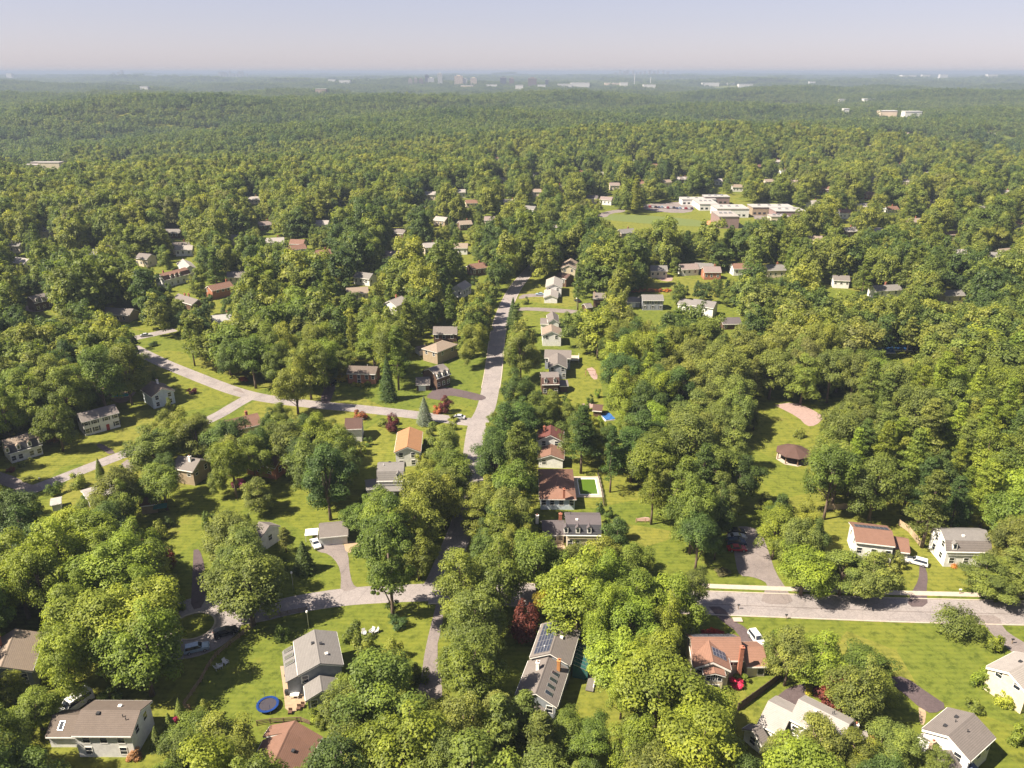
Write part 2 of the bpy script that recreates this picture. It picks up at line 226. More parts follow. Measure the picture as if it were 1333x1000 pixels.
# the same farther out, in clearings of the distant forest
FAR_HOUSES_OUT = [(910,178),(950,170),(985,185),(1012,165),(1040,180),(1068,172),(1095,186),(1120,165),(1148,178),(1178,168),(1200,186),(1232,172),(1262,182),(1290,170),(1318,184),(1245,160),(1160,158),(1080,155),(935,160),(870,180),(835,190),(790,186),(740,192),(690,186),(620,194),(560,186),(480,192),(400,186),(310,190),(240,182)]
# ---- the school beyond the woods and the far low buildings: pixel box centre, width, depth, height, wall, roof
SCHOOL = [((944,279),15,26,8.5,'mauve','pale'),((918,263),16,30,5.0,'white','whiteroof'),((950,270),26,22,6.5,'white','whiteroof'),((908,259),30,14,4.5,'white','whiteroof'),((932,256),22,12,6.0,'mauve','whiteroof'),
 ((1003,269),34,16,6,'tan','whiteroof'),((1025,274),24,18,6,'mauve','whiteroof'),((1013,282),14,10,4.5,'cream','pale')]
# single trees, by kind and colour: x, y, crown radius, height in decimetres
TREES = {
  ('b', 'd'): [-264,841,63,196, -1121,1498,77,185, -1261,1561,82,192, 389,2033,78,190, 364,861,40,140, -480,1751,67,218, 343,1956,69,168, 575,863,41,133, 
    -11,2086,70,190, -47,1900,63,167, 437,1531,52,150, 1152,1832,66,167, 425,2222,69,207, 119,849,32,138, 386,2548,76,179, -1175,1561,59,195, 
    612,1812,57,159, -835,2027,64,160, -51,1983,58,155, -980,1592,55,150, 243,1518,45,154, 32,2201,61,165, 545,2316,65,215, -786,884,35,162, 
    505,1634,46,173, -64,1499,41,135, 1130,1725,54,100, 407,888,29,65, -472,1892,49,166, -595,1934,50,147, 467,2822,67,226, -1985,2695,78,233, 
    -51,1601,39,130, -1578,2545,69,231, 498,2392,57,192, -1402,2597,68,223, -103,1014,28,61, -730,2013,50,150, -638,893,29,65, -395,3623,81,223, 
    ],
  ('b', 'g'): [85,1361,38,85, ],
  ('b', 'm'): [-57,831,82,199, -229,1036,80,177, 211,827,58,179, -555,1333,80,190, -71,1095,64,185, -72,1226,66,173, 198,1435,70,160, -480,968,56,112, 
    -28,1368,66,190, -833,926,59,175, 57,1394,64,180, -79,964,49,169, -110,1343,60,190, -288,1514,67,209, -162,991,48,112, -285,1008,48,121, 
    -233,1585,66,171, -12,1552,64,180, 383,1854,76,198, -548,1858,75,210, 665,1143,54,94, -209,1668,66,190, -532,850,44,130, -594,1421,60,178, 
    -672,1543,64,143, 568,952,46,90, 612,1052,48,164, -539,991,45,90, 1365,1754,78,251, 136,976,40,90, 945,1750,69,191, 91,991,40,90, 
    136,1427,52,140, 438,1599,58,212, -1053,1244,57,188, 2,1729,60,185, 262,1454,52,120, -316,1600,56,170, -1040,1985,74,160, -1034,1747,66,150, 
    1214,1588,64,208, 541,1824,62,178, -506,1966,64,170, 827,1754,61,217, -63,1703,54,140, -169,1786,56,140, 43,1522,49,125, -172,1703,54,156, 
    1383,1878,70,223, -74,1755,54,130, -217,1494,47,136, -645,1999,62,170, -1643,2359,82,194, -188,1801,54,130, -1397,2417,80,249, -848,1050,42,90, 
    -85,1668,50,120, -527,924,35,117, -934,2051,64,160, -934,1801,56,140, -375,1668,48,120, -1100,2800,80,200, 23,1910,52,180, -742,2432,68,225, 
    1755,2481,80,227, -961,2667,75,200, -1488,2618,79,188, -741,1953,56,150, -1466,2319,72,216, -1551,2258,72,228, 1722,2336,76,238, 393,1368,40,110, 
    -918,1086,40,90, -1019,2865,77,224, -166,1900,50,130, 765,2860,74,213, -728,2561,67,217, 398,2453,63,170, -1736,2616,78,204, 442,2926,74,182, 
    1030,2517,68,183, -308,881,28,59, 718,1627,46,130, -1760,2409,74,236, -937,3176,81,209, -174,1747,45,120, -1356,2514,70,227, -543,2836,70,235, 
    -1643,2745,77,202, 679,1101,34,75, -223,1148,32,117, -294,1058,30,117, -1810,2508,73,192, 69,906,26,59, -256,960,28,56, -952,2999,74,238, 
    1240,3114,79,199, 614,2796,67,201, -729,2137,54,130, 1458,2179,62,205, -1684,2460,69,181, -1,1493,37,140, -1766,2720,75,240, -236,1733,42,150, 
    -943,2788,68,215, 413,1933,46,180, -850,2975,70,182, -1680,2268,64,178, 394,1774,43,135, -953,3374,79,204, -334,920,26,54, -994,1695,46,146, 
    709,949,30,60, -1405,2151,58,192, ],
  ('b', 'o'): [47,844,66,165, 501,1917,79,237, -101,888,42,160, 877,1828,77,187, 557,2179,82,192, 451,903,42,130, 502,958,44,120, 634,968,46,80, 
    804,1427,60,110, -469,884,40,142, 742,1435,56,110, 734,2342,80,185, 1064,1432,60,101, 1141,1443,60,110, 589,2409,78,197, 737,2479,79,229, 
    640,2020,66,172, 501,2081,66,167, 640,2264,71,185, 961,1996,67,205, 527,1158,42,135, -622,1482,50,147, 867,2697,83,234, 1032,2128,68,168, 
    1343,2173,72,231, 1235,2122,69,226, -9,1636,48,163, 451,961,34,80, 932,2564,75,188, 556,2023,57,187, -201,1999,54,152, 1202,2629,75,175, 
    640,952,34,56, -805,3087,82,256, 1090,2802,77,195, 1311,2792,79,234, 837,2607,70,187, 1391,2916,82,198, -677,1786,50,110, 1686,2684,80,218, 
    656,1500,43,163, 1088,2206,62,165, 1079,2685,72,197, 1667,2780,80,199, 1156,3029,79,248, 1004,2772,72,219, 697,2562,65,198, 1742,2873,82,187, 
    1174,1525,48,149, 679,2201,56,164, 729,2251,57,186, 641,2488,61,156, 1266,2340,63,219, 746,2645,65,203, 658,2642,64,206, 1099,3273,80,232, 
    -804,1954,51,143, 535,915,29,56, 538,1713,44,161, 629,2143,53,167, 489,1994,49,159, 455,3138,73,173, 1557,2593,69,184, 549,2550,60,169, 
    1188,2475,62,206, 33,2716,61,202, 1130,2533,63,199, 1111,3423,79,232, ],
  ('b', 'y'): [-171,904,77,197, 292,902,76,200, 252,1033,78,180, 439,836,67,183, -455,823,64,206, -780,1184,85,190, 135,1296,77,212, 318,991,64,137, 
    -685,1133,76,206, -723,1226,80,180, 195,1133,67,158, 248,1294,70,170, -835,1368,80,190, 328,1294,64,160, 235,1215,58,153, -995,1422,73,216, 
    -874,1248,65,170, 588,1157,56,120, -1051,1357,68,214, 655,1435,62,120, -950,1497,66,183, 204,927,41,149, 1298,1683,77,222, -907,1431,63,166, 
    277,1121,46,158, 210,1358,50,162, -1037,1534,63,159, -816,1111,49,174, -980,1323,57,196, -852,1163,50,120, -836,1468,57,180, 173,1227,42,179, 
    359,1050,39,84, 1293,1857,65,219, 516,2718,78,202, -703,2666,76,194, 633,1573,49,148, 462,2302,65,205, 371,2347,66,194, -767,1307,44,168, 
    1557,2075,69,192, 410,2682,72,205, -574,2038,58,173, 429,2132,59,172, 305,1232,37,159, 199,1075,33,133, 185,890,29,66, 1479,2386,72,194, 
    1287,2500,72,173, -901,1309,43,154, 355,2995,76,204, 1948,2655,82,241, 1844,2690,81,186, 1768,2760,81,204, 371,946,30,59, 1594,2282,69,226, 
    541,1205,35,97, 278,1352,36,121, -1062,1446,45,142, -1569,2160,64,218, -767,1863,50,174, 1854,2521,74,189, 1655,2396,68,169, -740,2875,69,187, 
    -557,2922,69,167, 581,908,29,60, 365,2186,50,157, ],
  ('d', 'k'): [-810,2773,44,110, ],
  ('h', 'd'): [852,1517,18,44, 58,1683,17,44, -301,1704,17,46, -788,1715,18,50, -106,1528,14,40, 426,1470,14,35, 234,1786,15,34, -791,2220,19,45, 
    -1210,1726,16,33, 258,1765,13,31, -544,1535,12,37, 96,2540,18,40, -894,1721,13,29, -1173,1822,14,31, -1098,1642,13,37, -1101,2048,14,37, 
    -1193,1753,13,28, -1266,1788,13,33, -1163,1724,12,33, 1471,2786,18,39, -487,2655,15,44, 191,2550,14,31, 280,2529,14,35, -209,4183,22,52, 
    669,3338,17,37, -1854,4033,22,51, ],
  ('h', 'm'): [-284,922,20,49, -301,1248,24,52, -333,1276,24,50, -754,1114,22,40, -180,1174,20,39, -575,938,18,38, -319,1119,18,39, -238,1236,19,49, 
    316,1519,21,47, -283,1146,17,48, -144,1064,16,44, -389,905,14,32, -120,1157,16,35, -395,1815,22,48, -479,1289,17,38, -897,1668,21,48, 
    712,1214,16,42, -345,1058,13,29, -1239,1926,24,45, -266,1170,13,42, -1290,1887,22,36, 615,1227,14,34, 721,1187,14,31, -272,2040,20,47, 
    -1105,2098,21,52, -654,1635,16,36, -258,1961,17,35, -468,2118,18,48, 158,1612,14,30, 153,2519,19,41, 321,2267,17,47, -780,2327,18,43, 
    -836,1577,13,31, -687,1711,13,42, -343,1850,13,30, -260,2304,16,33, -941,1659,14,32, -744,1734,13,31, 790,1539,12,41, 158,2392,17,39, 
    -1128,2071,16,37, 122,2374,16,40, -1194,2461,18,47, -797,2282,16,41, -197,2307,15,32, -547,2278,15,35, -705,1631,11,38, 194,2472,15,41, 
    232,2310,14,41, -456,2187,14,29, -55,2304,14,37, 322,3453,20,41, -813,2323,15,43, -249,2064,12,38, -1009,2205,14,40, -760,2273,14,34, 
    -1170,3052,18,42, 69,3796,20,40, 819,3562,19,45, -960,2300,13,29, -409,2332,12,29, -1424,3429,19,42, -1369,2741,15,42, ],
  ('h', 'o'): [139,901,17,48, -595,896,16,41, 892,1521,21,48, 183,1564,19,45, -562,1072,14,42, -259,2170,22,46, 293,1555,15,39, 1026,2272,22,46, 
    925,1538,16,45, -280,1829,15,36, -574,2252,17,45, 931,2248,17,34, -227,2274,15,33, -266,2260,15,31, 866,1977,14,35, 153,2573,15,32, 
    1470,2827,18,38, 296,2279,13,33, 1107,2407,15,41, 562,3560,20,49, 310,3403,18,47, -1561,3641,21,42, 1689,3296,19,39, 940,3276,18,36, 
    1630,3749,20,41, 570,3385,17,37, ],
  ('h', 'y'): [899,1019,24,36, 355,1127,16,40, -738,1385,18,40, 112,1061,13,32, -562,1047,13,40, -377,1785,16,36, -719,1329,13,29, 1265,2188,19,45, 
    291,2319,16,43, -75,2328,15,39, 1423,2801,19,50, 293,1594,10,32, 311,2580,13,34, -29,2612,13,29, 260,2459,13,35, ],
  ('p', 'd'): [495,1751,52,225, 204,2007,54,220, 660,1627,46,150, 1499,2017,60,242, 1431,1960,57,219, 1047,1702,45,210, 19,903,23,50, 983,1922,44,216, 
    1108,1662,41,181, 277,1896,37,207, 631,2983,55,199, 493,1574,28,90, 280,1660,27,56, -1751,2329,43,186, -2274,3709,56,238, -1585,4024,53,231, 
    328,3693,43,212, 22,3268,38,158, -946,2188,28,59, ],
  ('p', 'm'): [431,1680,60,225, 17,1828,58,252, 1023,1624,56,217, 1048,1779,56,254, 365,1730,42,212, 539,2637,59,226, -423,2649,55,251, -47,1036,23,50, 
    1076,1883,41,180, -1126,3488,58,253, -10,1054,19,38, -3,1088,19,51, 705,3136,48,174, 380,2830,41,171, 1413,3026,48,199, -1622,2627,43,217, 
    -1281,2903,44,201, 1561,4209,59,259, 1822,3881,56,221, -1796,3620,50,239, -697,2237,29,68, 32,5019,59,214, 1619,4375,54,201, 7,2586,30,188, 
    1611,2140,31,172, ],
  ('p', 'o'): [-22,968,50,158, -25,983,46,150, 23,996,44,140, 46,961,42,130, 493,949,41,84, -19,891,29,58, 18,991,28,78, 1217,2023,57,234, 
    1071,2000,49,201, 1162,2304,55,252, 1166,2203,51,246, 1506,2463,58,234, 1125,2110,49,186, 107,944,21,40, 1266,1916,42,220, 986,2057,41,207, 
    1047,1933,38,206, -1433,2699,50,181, 718,2751,45,181, 1232,2250,41,158, 1308,2406,43,180, 854,2519,41,179, 1323,1947,35,159, 1031,2929,44,167, 
    696,2815,41,210, 1086,2057,32,181, -558,1604,24,70, 1185,2954,43,195, -369,1723,25,48, 1553,3290,48,188, -2316,3450,55,252, 2053,3895,57,270, 
    1386,4334,58,239, 677,1787,25,63, 1486,3720,51,192, 670,2377,32,140, 1221,2191,32,156, 1649,3024,43,171, 1216,3500,45,183, 1191,2075,29,61, 
    801,2306,30,66, ],
  ('p', 'y'): [1003,1849,48,242, 1215,1707,48,193, 1404,2065,56,213, 1399,2314,60,271, 1153,1933,47,183, 940,1876,43,211, 1308,2040,48,213, 1312,2271,50,239, 
    1259,1793,41,162, 1522,2162,49,242, 1485,2261,50,245, 1355,1993,44,224, 1142,2034,42,169, 479,2497,44,205, 1614,2537,51,233, 1573,2406,46,168, 
    675,1748,30,59, 1477,2098,39,179, 1395,2470,41,174, 1193,1762,31,153, 1220,1867,32,180, 1306,2113,34,152, -166,1954,27,58, 1701,3347,45,174, 
    244,1685,21,47, ],
  ('r', 'k'): [-1464,2212,38,85, ],
  ('r', 'r'): [614,1108,48,70, 25,1290,36,90, -825,1531,26,65, -394,2291,26,65, -232,2446,26,60, ],
  ('s', 'd'): [516,1222,26,80, -492,1525,28,85, -446,2554,34,175, 5,3390,36,150, ],
  ('s', 'm'): [-620,1009,14,52, -613,1045,12,46, -608,1079,12,46, -1202,1980,16,65, ],
  ('t', 'm'): [-258,1353,62,230, ],
  ('u', 'b'): [-294,2351,30,100, ],
  ('w', 'm'): [935,1304,54,75, ],
}
# the woods row by row: first cell, then runs of (0 open, 1 tall tree, 2 low tree) and their length
WOOD_ROWS = [
  [-13,1,4,2,3,0,1,1,1,0,1,2,1,1,1,0,1,2,2,0,2,1,1,2,1,0,1,1,1,2,1,1,1,2,1,1,3],
  [-14,1,3,0,1,2,1,0,6,2,2,0,11,2,2,1,3],
  [-15,1,3,2,1,0,24,1,3],
  [-16,1,3,2,1,0,14,2,1,0,9,2,1,1,4],
  [-17,1,5,0,16,2,1,0,9,1,4],
  [-17,1,3,0,28,1,4],
  [-18,1,3,2,2,0,28,1,4],
  [-19,1,4,0,17,2,1,0,12,1,5],
  [-20,1,5,2,1,0,2,2,1,0,28,1,4],
  [-21,1,6,0,4,2,1,0,27,1,5],
  [-21,1,6,0,26,2,1,0,4,2,1,1,5],
  [-22,1,4,2,1,0,5,2,1,0,20,2,1,0,7,1,6],
  [-23,1,6,0,1,2,3,0,4,2,1,0,18,2,1,0,7,1,6],
  [-24,1,6,2,2,0,1,2,2,0,8,2,1,0,13,2,1,0,8,1,7],
  [-25,1,7,2,1,0,37,1,6],
  [-25,1,4,0,7,2,1,0,6,2,1,0,2,2,1,0,9,2,1,0,7,2,1,0,4,2,1,1,6],
  [-26,1,7,0,6,2,1,0,1,2,1,0,7,2,1,0,8,2,1,0,13,1,7],
  [-27,1,6,2,1,0,16,2,1,0,15,1,1,0,1,2,1,0,5,1,8],
  [-28,1,7,0,13,2,1,0,11,2,1,0,1,2,1,0,10,2,2,0,2,1,8],
  [-24,1,2,2,1,0,6,2,1,1,1,0,4,1,1,2,2,0,3,2,1,0,4,1,1,2,2,0,14,2,1,0,2,1,3],
  [-25,1,4,0,6,2,3,0,3,2,3,0,5,2,2,0,2,2,3,0,12,2,1,1,1,0,2,2,1,1,3],
  [-25,1,3,0,7,2,2,0,2,2,2,0,1,2,1,0,6,2,1,0,3,2,1,0,13,1,1,0,2,2,1,1,5],
  [-26,1,3,0,1,2,1,0,1,2,1,0,9,2,1,0,9,2,1,1,1,0,1,2,1,0,1,2,1,0,1,2,2,0,5,2,2,0,3,2,1,0,3,2,1,1,3],
  [-27,1,3,0,2,2,2,0,20,2,3,0,5,2,1,0,11,2,3,0,1,1,4],
  [-27,1,3,0,1,2,1,0,1,1,1,2,1,0,19,1,1,2,1,0,4,2,1,0,3,2,1,0,5,1,1,0,1,2,2,0,4,2,1,1,3],
  [-28,1,3,0,1,2,1,0,1,1,2,2,1,0,19,2,1,0,5,2,2,0,2,2,1,0,10,1,2,0,1,2,1,0,1,1,3],
  [-29,1,4,0,2,1,1,0,2,1,1,0,25,2,1,0,3,2,1,1,1,0,6,2,2,1,1,0,2,1,1,0,2,1,4],
  [-29,1,5,0,1,2,1,0,11,2,1,0,16,1,1,0,1,2,1,0,5,1,1,2,1,0,1,1,1,2,2,0,2,1,3,2,1,0,1,1,3],
  [-30,1,3,0,1,1,2,0,1,2,1,0,1,1,1,0,1,2,1,0,6,1,2,0,23,1,1,0,1,2,1,0,1,2,4,1,1,2,1,0,1,2,1,0,3,1,3],
  [-31,1,3,2,1,0,1,1,1,0,4,1,1,0,5,1,2,2,1,1,1,2,2,0,2,1,1,2,1,0,13,1,1,0,1,2,1,0,1,2,1,0,1,2,1,1,3,0,2,2,1,1,1,0,3,2,1,1,6],
  [-31,1,9,0,1,1,1,2,1,0,9,1,2,0,2,1,1,0,6,2,1,0,3,2,1,0,4,2,2,1,1,0,3,1,1,0,8,1,7],
  [-32,1,11,0,4,1,2,2,1,0,1,1,2,0,2,1,1,0,5,2,1,0,2,2,1,0,6,1,2,0,2,2,1,1,2,0,1,1,3,2,1,0,3,1,1,0,2,1,8],
  [-33,1,7,2,1,1,5,0,4,2,1,1,2,2,2,0,2,2,1,0,1,2,1,0,4,1,1,0,1,2,2,0,3,2,1,0,1,2,1,1,1,2,1,1,2,2,2,0,1,1,1,0,1,1,1,2,1,0,4,1,1,2,1,1,9],
  [-33,1,6,2,2,1,2,2,2,0,3,1,1,2,2,1,1,0,3,2,1,1,4,0,3,2,1,0,2,1,1,0,4,2,1,1,1,2,1,0,1,1,1,2,3,1,2,0,1,2,1,1,2,0,1,1,1,0,2,1,11],
  [-34,1,7,2,2,1,3,0,4,1,1,0,1,2,1,1,4,0,1,2,1,1,2,2,1,1,1,0,3,1,1,0,2,2,1,0,2,2,1,1,2,2,2,1,2,2,3,1,1,2,1,0,1,2,1,1,1,0,1,1,2,0,1,1,12],
  [-35,1,7,2,2,1,2,2,1,0,4,2,3,0,1,1,2,2,2,0,1,1,2,2,2,1,1,0,2,1,1,0,2,2,1,0,2,1,1,2,1,0,2,2,2,0,1,2,2,0,2,1,2,0,2,1,18],
  [-35,1,6,2,2,0,1,2,1,1,1,0,5,2,1,0,3,1,2,0,2,1,4,2,2,0,3,1,1,0,1,2,1,0,3,2,8,0,2,2,1,1,6,2,2,1,13],
  [-36,1,6,2,1,0,2,2,2,0,3,1,1,0,1,2,1,0,3,1,3,2,1,1,4,2,2,1,1,0,2,2,2,0,4,2,1,0,1,2,3,0,1,2,2,0,5,1,3,2,2,0,1,1,3,2,3,1,9],
  [-37,1,7,2,1,0,3,1,1,0,4,2,3,0,2,1,3,0,1,2,1,1,1,2,3,0,1,2,1,1,2,0,1,1,1,0,6,2,1,1,1,0,3,2,1,0,4,2,1,1,4,2,1,0,1,1,1,0,1,1,2,2,3,1,9],
  [-37,1,5,2,2,0,2,1,2,0,3,1,1,0,1,2,2,0,2,1,3,2,1,0,1,1,1,2,3,0,2,1,2,0,1,2,2,0,6,2,2,0,3,2,1,0,5,1,2,2,2,1,1,2,4,1,1,2,3,1,9],
  [-38,1,6,2,1,0,3,1,2,0,3,2,3,0,3,2,2,0,1,1,1,2,1,1,1,2,3,0,2,2,1,1,1,2,3,0,7,2,2,0,8,2,1,0,1,1,1,2,6,1,1,2,4,1,9],
  [-38,1,6,0,3,1,3,0,2,1,1,2,2,0,2,2,2,1,1,2,1,1,4,2,3,0,2,1,1,2,4,0,7,2,1,0,8,1,1,0,1,1,2,2,1,0,1,2,6,0,2,2,1,1,9],
  [-39,1,7,0,2,2,1,1,3,0,3,2,1,0,2,2,1,0,1,2,1,1,6,0,2,2,1,0,2,2,1,0,1,2,1,0,1,2,1,0,8,2,1,0,7,1,3,2,1,1,1,2,1,0,3,2,1,0,1,2,1,1,1,0,2,2,1,1,9],
  [-40,1,7,0,3,1,5,0,1,2,1,0,4,2,2,1,5,2,1,0,4,1,1,0,3,2,1,0,8,2,1,0,7,1,3,2,2,1,1,0,3,2,1,0,2,2,1,1,1,0,3,1,10],
  [-40,1,7,0,4,1,5,2,2,0,4,2,1,1,5,2,1,0,2,2,1,0,2,1,2,0,2,2,2,0,7,1,1,0,3,2,1,0,3,2,3,1,1,2,1,0,7,1,2,0,3,1,9],
  [-41,1,8,0,2,1,6,2,2,0,4,2,2,1,5,0,3,2,1,1,3,0,2,2,2,0,8,1,1,0,3,2,1,0,1,2,7,1,1,0,6,1,2,0,2,1,1,2,1,1,9],
  [-42,1,7,2,1,1,1,0,1,1,3,2,1,1,3,2,1,0,2,2,1,0,2,2,2,1,4,2,1,0,3,1,1,2,1,1,3,0,2,2,1,0,6,1,4,0,3,2,2,0,1,2,5,1,1,2,1,0,6,2,1,1,1,0,2,1,1,2,1,1,9],
  [-42,1,6,2,3,1,4,2,1,1,2,2,1,0,2,2,1,0,3,2,2,1,2,2,1,1,1,2,1,0,3,1,4,0,3,2,1,0,6,1,4,0,5,2,6,1,1,2,1,0,6,2,1,1,1,2,1,1,2,2,1,1,1,2,1,1,7],
  [-43,1,7,2,3,1,1,2,1,1,5,2,1,0,2,2,1,0,4,1,5,2,1,1,1,0,2,2,2,1,3,0,3,1,1,0,5,2,1,1,3,2,1,0,6,2,5,1,1,2,1,0,2,2,1,0,1,1,8,2,2,1,7],
  [-44,1,7,2,8,1,1,2,2,0,3,2,1,0,3,1,4,2,3,0,2,2,2,1,1,2,2,0,3,2,1,1,1,0,5,1,4,2,1,0,11,1,1,0,3,2,1,0,1,1,4,2,2,1,1,2,2,1,9],
  [-44,1,7,2,3,1,2,2,3,1,1,2,2,0,3,2,1,1,1,0,2,1,2,2,2,1,1,2,1,1,1,0,3,2,2,1,3,0,3,1,1,0,5,2,1,1,4,2,1,0,7,2,1,0,2,1,2,0,3,1,7,2,5,1,7],
  [-45,1,7,2,3,1,1,2,6,0,4,2,1,1,1,0,3,1,2,2,1,1,1,2,2,1,1,0,2,2,3,1,2,2,1,0,2,2,1,1,1,0,2,1,1,0,2,2,1,1,3,2,1,0,8,2,1,0,3,1,10,2,2,1,1,2,3,1,8],
  [-46,1,8,0,2,2,8,0,5,2,1,1,1,0,1,1,3,2,5,0,3,2,4,1,1,2,1,0,2,2,1,0,6,1,4,0,12,1,10,2,6,0,1,1,8],
  [-46,1,6,2,2,0,1,2,8,0,5,2,1,1,1,0,2,1,1,2,4,0,1,2,1,1,2,2,2,0,1,1,1,2,2,1,1,0,3,1,1,0,2,1,1,0,2,2,1,1,4,0,12,1,11,2,5,0,1,2,1,1,7],
  [-47,1,8,0,2,2,3,0,2,2,3,0,5,1,5,2,3,0,2,2,1,1,3,0,2,2,5,0,2,1,2,0,1,1,2,0,2,2,1,1,4,0,2,2,1,0,9,2,1,1,10,0,2,2,2,0,2,1,8],
  [-48,1,7,2,1,0,2,2,1,0,2,2,2,0,1,2,2,0,2,2,1,0,2,2,1,1,1,2,2,1,1,2,4,0,2,2,1,1,2,2,1,0,2,2,4,0,2,1,3,0,1,1,2,0,2,1,2,2,1,1,2,0,1,1,1,0,3,1,1,0,2,1,4,2,2,1,8,2,1,0,2,2,2,0,2,1,9],
  [-48,1,7,0,3,2,2,0,4,2,1,1,1,0,2,2,1,0,2,2,1,1,2,2,5,0,3,1,3,2,1,0,2,1,1,0,1,2,2,0,2,1,3,0,2,1,1,0,2,1,3,2,2,1,2,2,1,1,1,0,1,1,3,0,1,1,3,2,1,1,1,2,1,1,1,2,2,1,5,2,1,0,3,2,1,0,2,2,1,1,7],
  [-49,1,7,2,1,0,2,1,1,0,5,2,1,1,1,0,2,2,1,0,2,2,1,1,2,2,5,0,4,1,3,0,2,2,1,0,1,2,1,0,1,2,1,0,2,1,3,0,2,1,6,2,1,1,4,0,2,1,3,2,1,1,3,2,5,1,6,2,1,0,2,2,2,0,2,2,1,1,8],
  [-49,1,7,2,1,0,2,1,1,0,6,1,1,0,2,1,1,0,2,2,1,1,1,2,4,0,6,2,1,1,2,0,6,2,1,0,1,2,1,1,4,0,1,1,2,0,1,1,3,2,2,1,3,2,2,1,8,2,3,1,2,2,3,1,4,0,3,1,1,0,3,1,7],
  [-50,1,7,2,1,0,2,2,1,0,6,2,1,0,2,2,1,0,3,1,2,2,2,1,1,2,1,0,5,1,4,0,2,2,1,0,2,2,1,0,2,1,5,0,1,1,6,2,2,1,4,2,4,1,5,2,2,1,1,2,2,1,1,2,2,1,3,2,1,0,2,1,2,0,3,1,8],
  [-51,1,8,0,2,2,3,0,5,1,4,0,3,1,2,2,1,0,1,2,1,0,6,1,4,0,2,2,2,0,4,2,1,1,1,2,1,1,2,0,1,2,2,1,4,2,3,1,2,2,2,1,1,2,2,1,1,2,1,1,4,2,5,1,1,2,2,1,3,2,1,0,3,1,1,0,2,1,9],
  [-51,1,7,0,2,2,3,0,1,1,1,0,3,1,4,2,1,0,2,1,2,2,1,0,1,2,2,0,4,1,1,0,1,1,4,0,1,2,2,0,5,1,5,0,1,2,2,1,2,2,13,1,1,2,1,1,2,2,1,0,2,2,3,1,1,2,2,1,3,2,1,0,2,1,2,0,2,1,9],
  [-52,1,8,0,2,2,3,0,1,1,1,0,3,1,4,2,1,0,2,1,2,2,1,0,2,2,1,0,6,1,4,0,2,2,1,0,5,1,6,0,1,2,1,1,2,2,1,1,1,2,13,1,3,2,1,0,2,2,8,1,1,2,1,0,2,1,3,0,1,2,2,1,7],
  [-53,1,8,0,2,1,1,2,3,1,2,0,2,1,4,2,1,0,2,1,3,0,2,2,1,0,4,2,3,1,4,2,1,0,1,2,1,0,5,2,1,1,2,0,1,1,1,2,1,0,1,2,1,1,2,2,3,0,1,2,11,1,3,2,1,0,2,2,1,0,1,2,2,0,2,1,3,2,1,0,2,1,4,0,1,2,1,1,8],
  [-53,1,8,0,2,1,1,0,1,2,1,1,3,0,1,1,5,2,1,0,2,1,3,0,2,2,1,0,4,2,3,1,4,0,2,2,1,1,1,0,1,2,1,0,2,2,3,0,1,2,1,1,1,0,1,2,1,1,4,2,1,0,1,2,13,1,2,2,1,0,2,2,1,0,1,2,6,1,1,2,1,0,1,2,1,1,3,2,3,1,7],
  [-54,1,10,0,3,1,9,2,1,0,2,1,3,0,2,2,1,0,5,2,3,1,3,2,1,0,2,1,2,2,1,0,3,2,1,1,1,2,1,1,2,2,1,0,1,2,2,1,1,2,2,0,2,2,5,0,1,2,8,1,1,0,5,2,1,0,3,1,1,2,1,1,1,2,1,0,2,1,4,2,2,1,8],
  [-55,1,12,0,2,2,1,1,8,2,1,0,2,1,3,2,1,0,1,2,1,0,3,1,2,2,3,1,4,0,2,2,1,1,1,0,1,2,2,0,1,1,1,2,2,1,2,2,1,0,2,1,4,2,1,0,2,2,4,0,2,2,1,0,2,2,4,1,2,0,6,2,1,0,1,2,3,1,1,2,1,0,2,1,3,2,3,1,8],
  [-55,1,10,2,1,0,2,1,9,2,1,0,2,1,3,0,3,2,1,0,2,1,2,2,3,1,1,2,1,1,2,2,1,0,1,2,9,1,3,0,3,1,2,2,1,1,1,2,1,0,2,2,1,0,1,2,1,0,6,2,5,1,1,0,2,2,1,0,2,2,1,0,2,2,5,0,1,2,2,1,3,2,2,1,8],
  [-56,1,12,0,2,1,9,2,1,0,2,1,4,0,2,2,1,0,2,1,3,0,2,2,1,1,4,0,2,2,4,0,2,2,3,1,2,2,1,0,2,2,1,1,2,2,2,0,14,2,4,1,2,2,1,0,2,2,1,0,2,2,4,0,2,2,1,1,4,2,1,0,1,1,8],
  [-57,1,12,0,2,1,10,0,2,2,1,1,5,2,1,0,2,1,3,2,1,0,1,2,2,1,3,2,1,0,1,2,1,1,1,0,1,2,2,0,2,2,2,1,3,0,3,1,2,2,3,0,14,2,3,1,4,0,2,1,1,0,2,2,3,1,1,0,3,1,4,2,3,1,8],
  [-57,1,12,0,2,1,10,0,2,1,6,2,1,0,2,1,3,0,2,2,3,1,2,0,3,1,1,2,1,0,1,2,1,0,2,2,3,1,2,2,1,0,2,2,4,0,16,2,4,1,2,2,1,0,2,1,1,0,2,2,1,0,2,1,2,0,2,2,2,1,2,0,2,1,8],
  [-58,1,12,0,2,1,10,0,2,1,7,0,2,2,1,1,2,2,1,0,2,2,2,1,3,0,2,2,2,0,6,2,1,1,2,2,2,0,2,2,2,1,1,2,1,0,15,2,4,1,2,2,2,0,2,1,1,0,2,2,1,0,2,2,1,0,2,1,1,2,1,1,3,0,2,2,1,1,8],
  [-59,1,14,0,1,1,11,0,1,1,7,0,2,2,1,1,3,0,2,2,2,1,4,0,1,2,1,1,1,2,1,0,6,2,1,1,1,2,1,1,1,0,2,2,2,1,1,2,1,0,16,2,5,1,2,2,1,0,2,1,1,0,2,2,1,0,2,1,5,2,1,1,1,2,1,0,3,1,8],
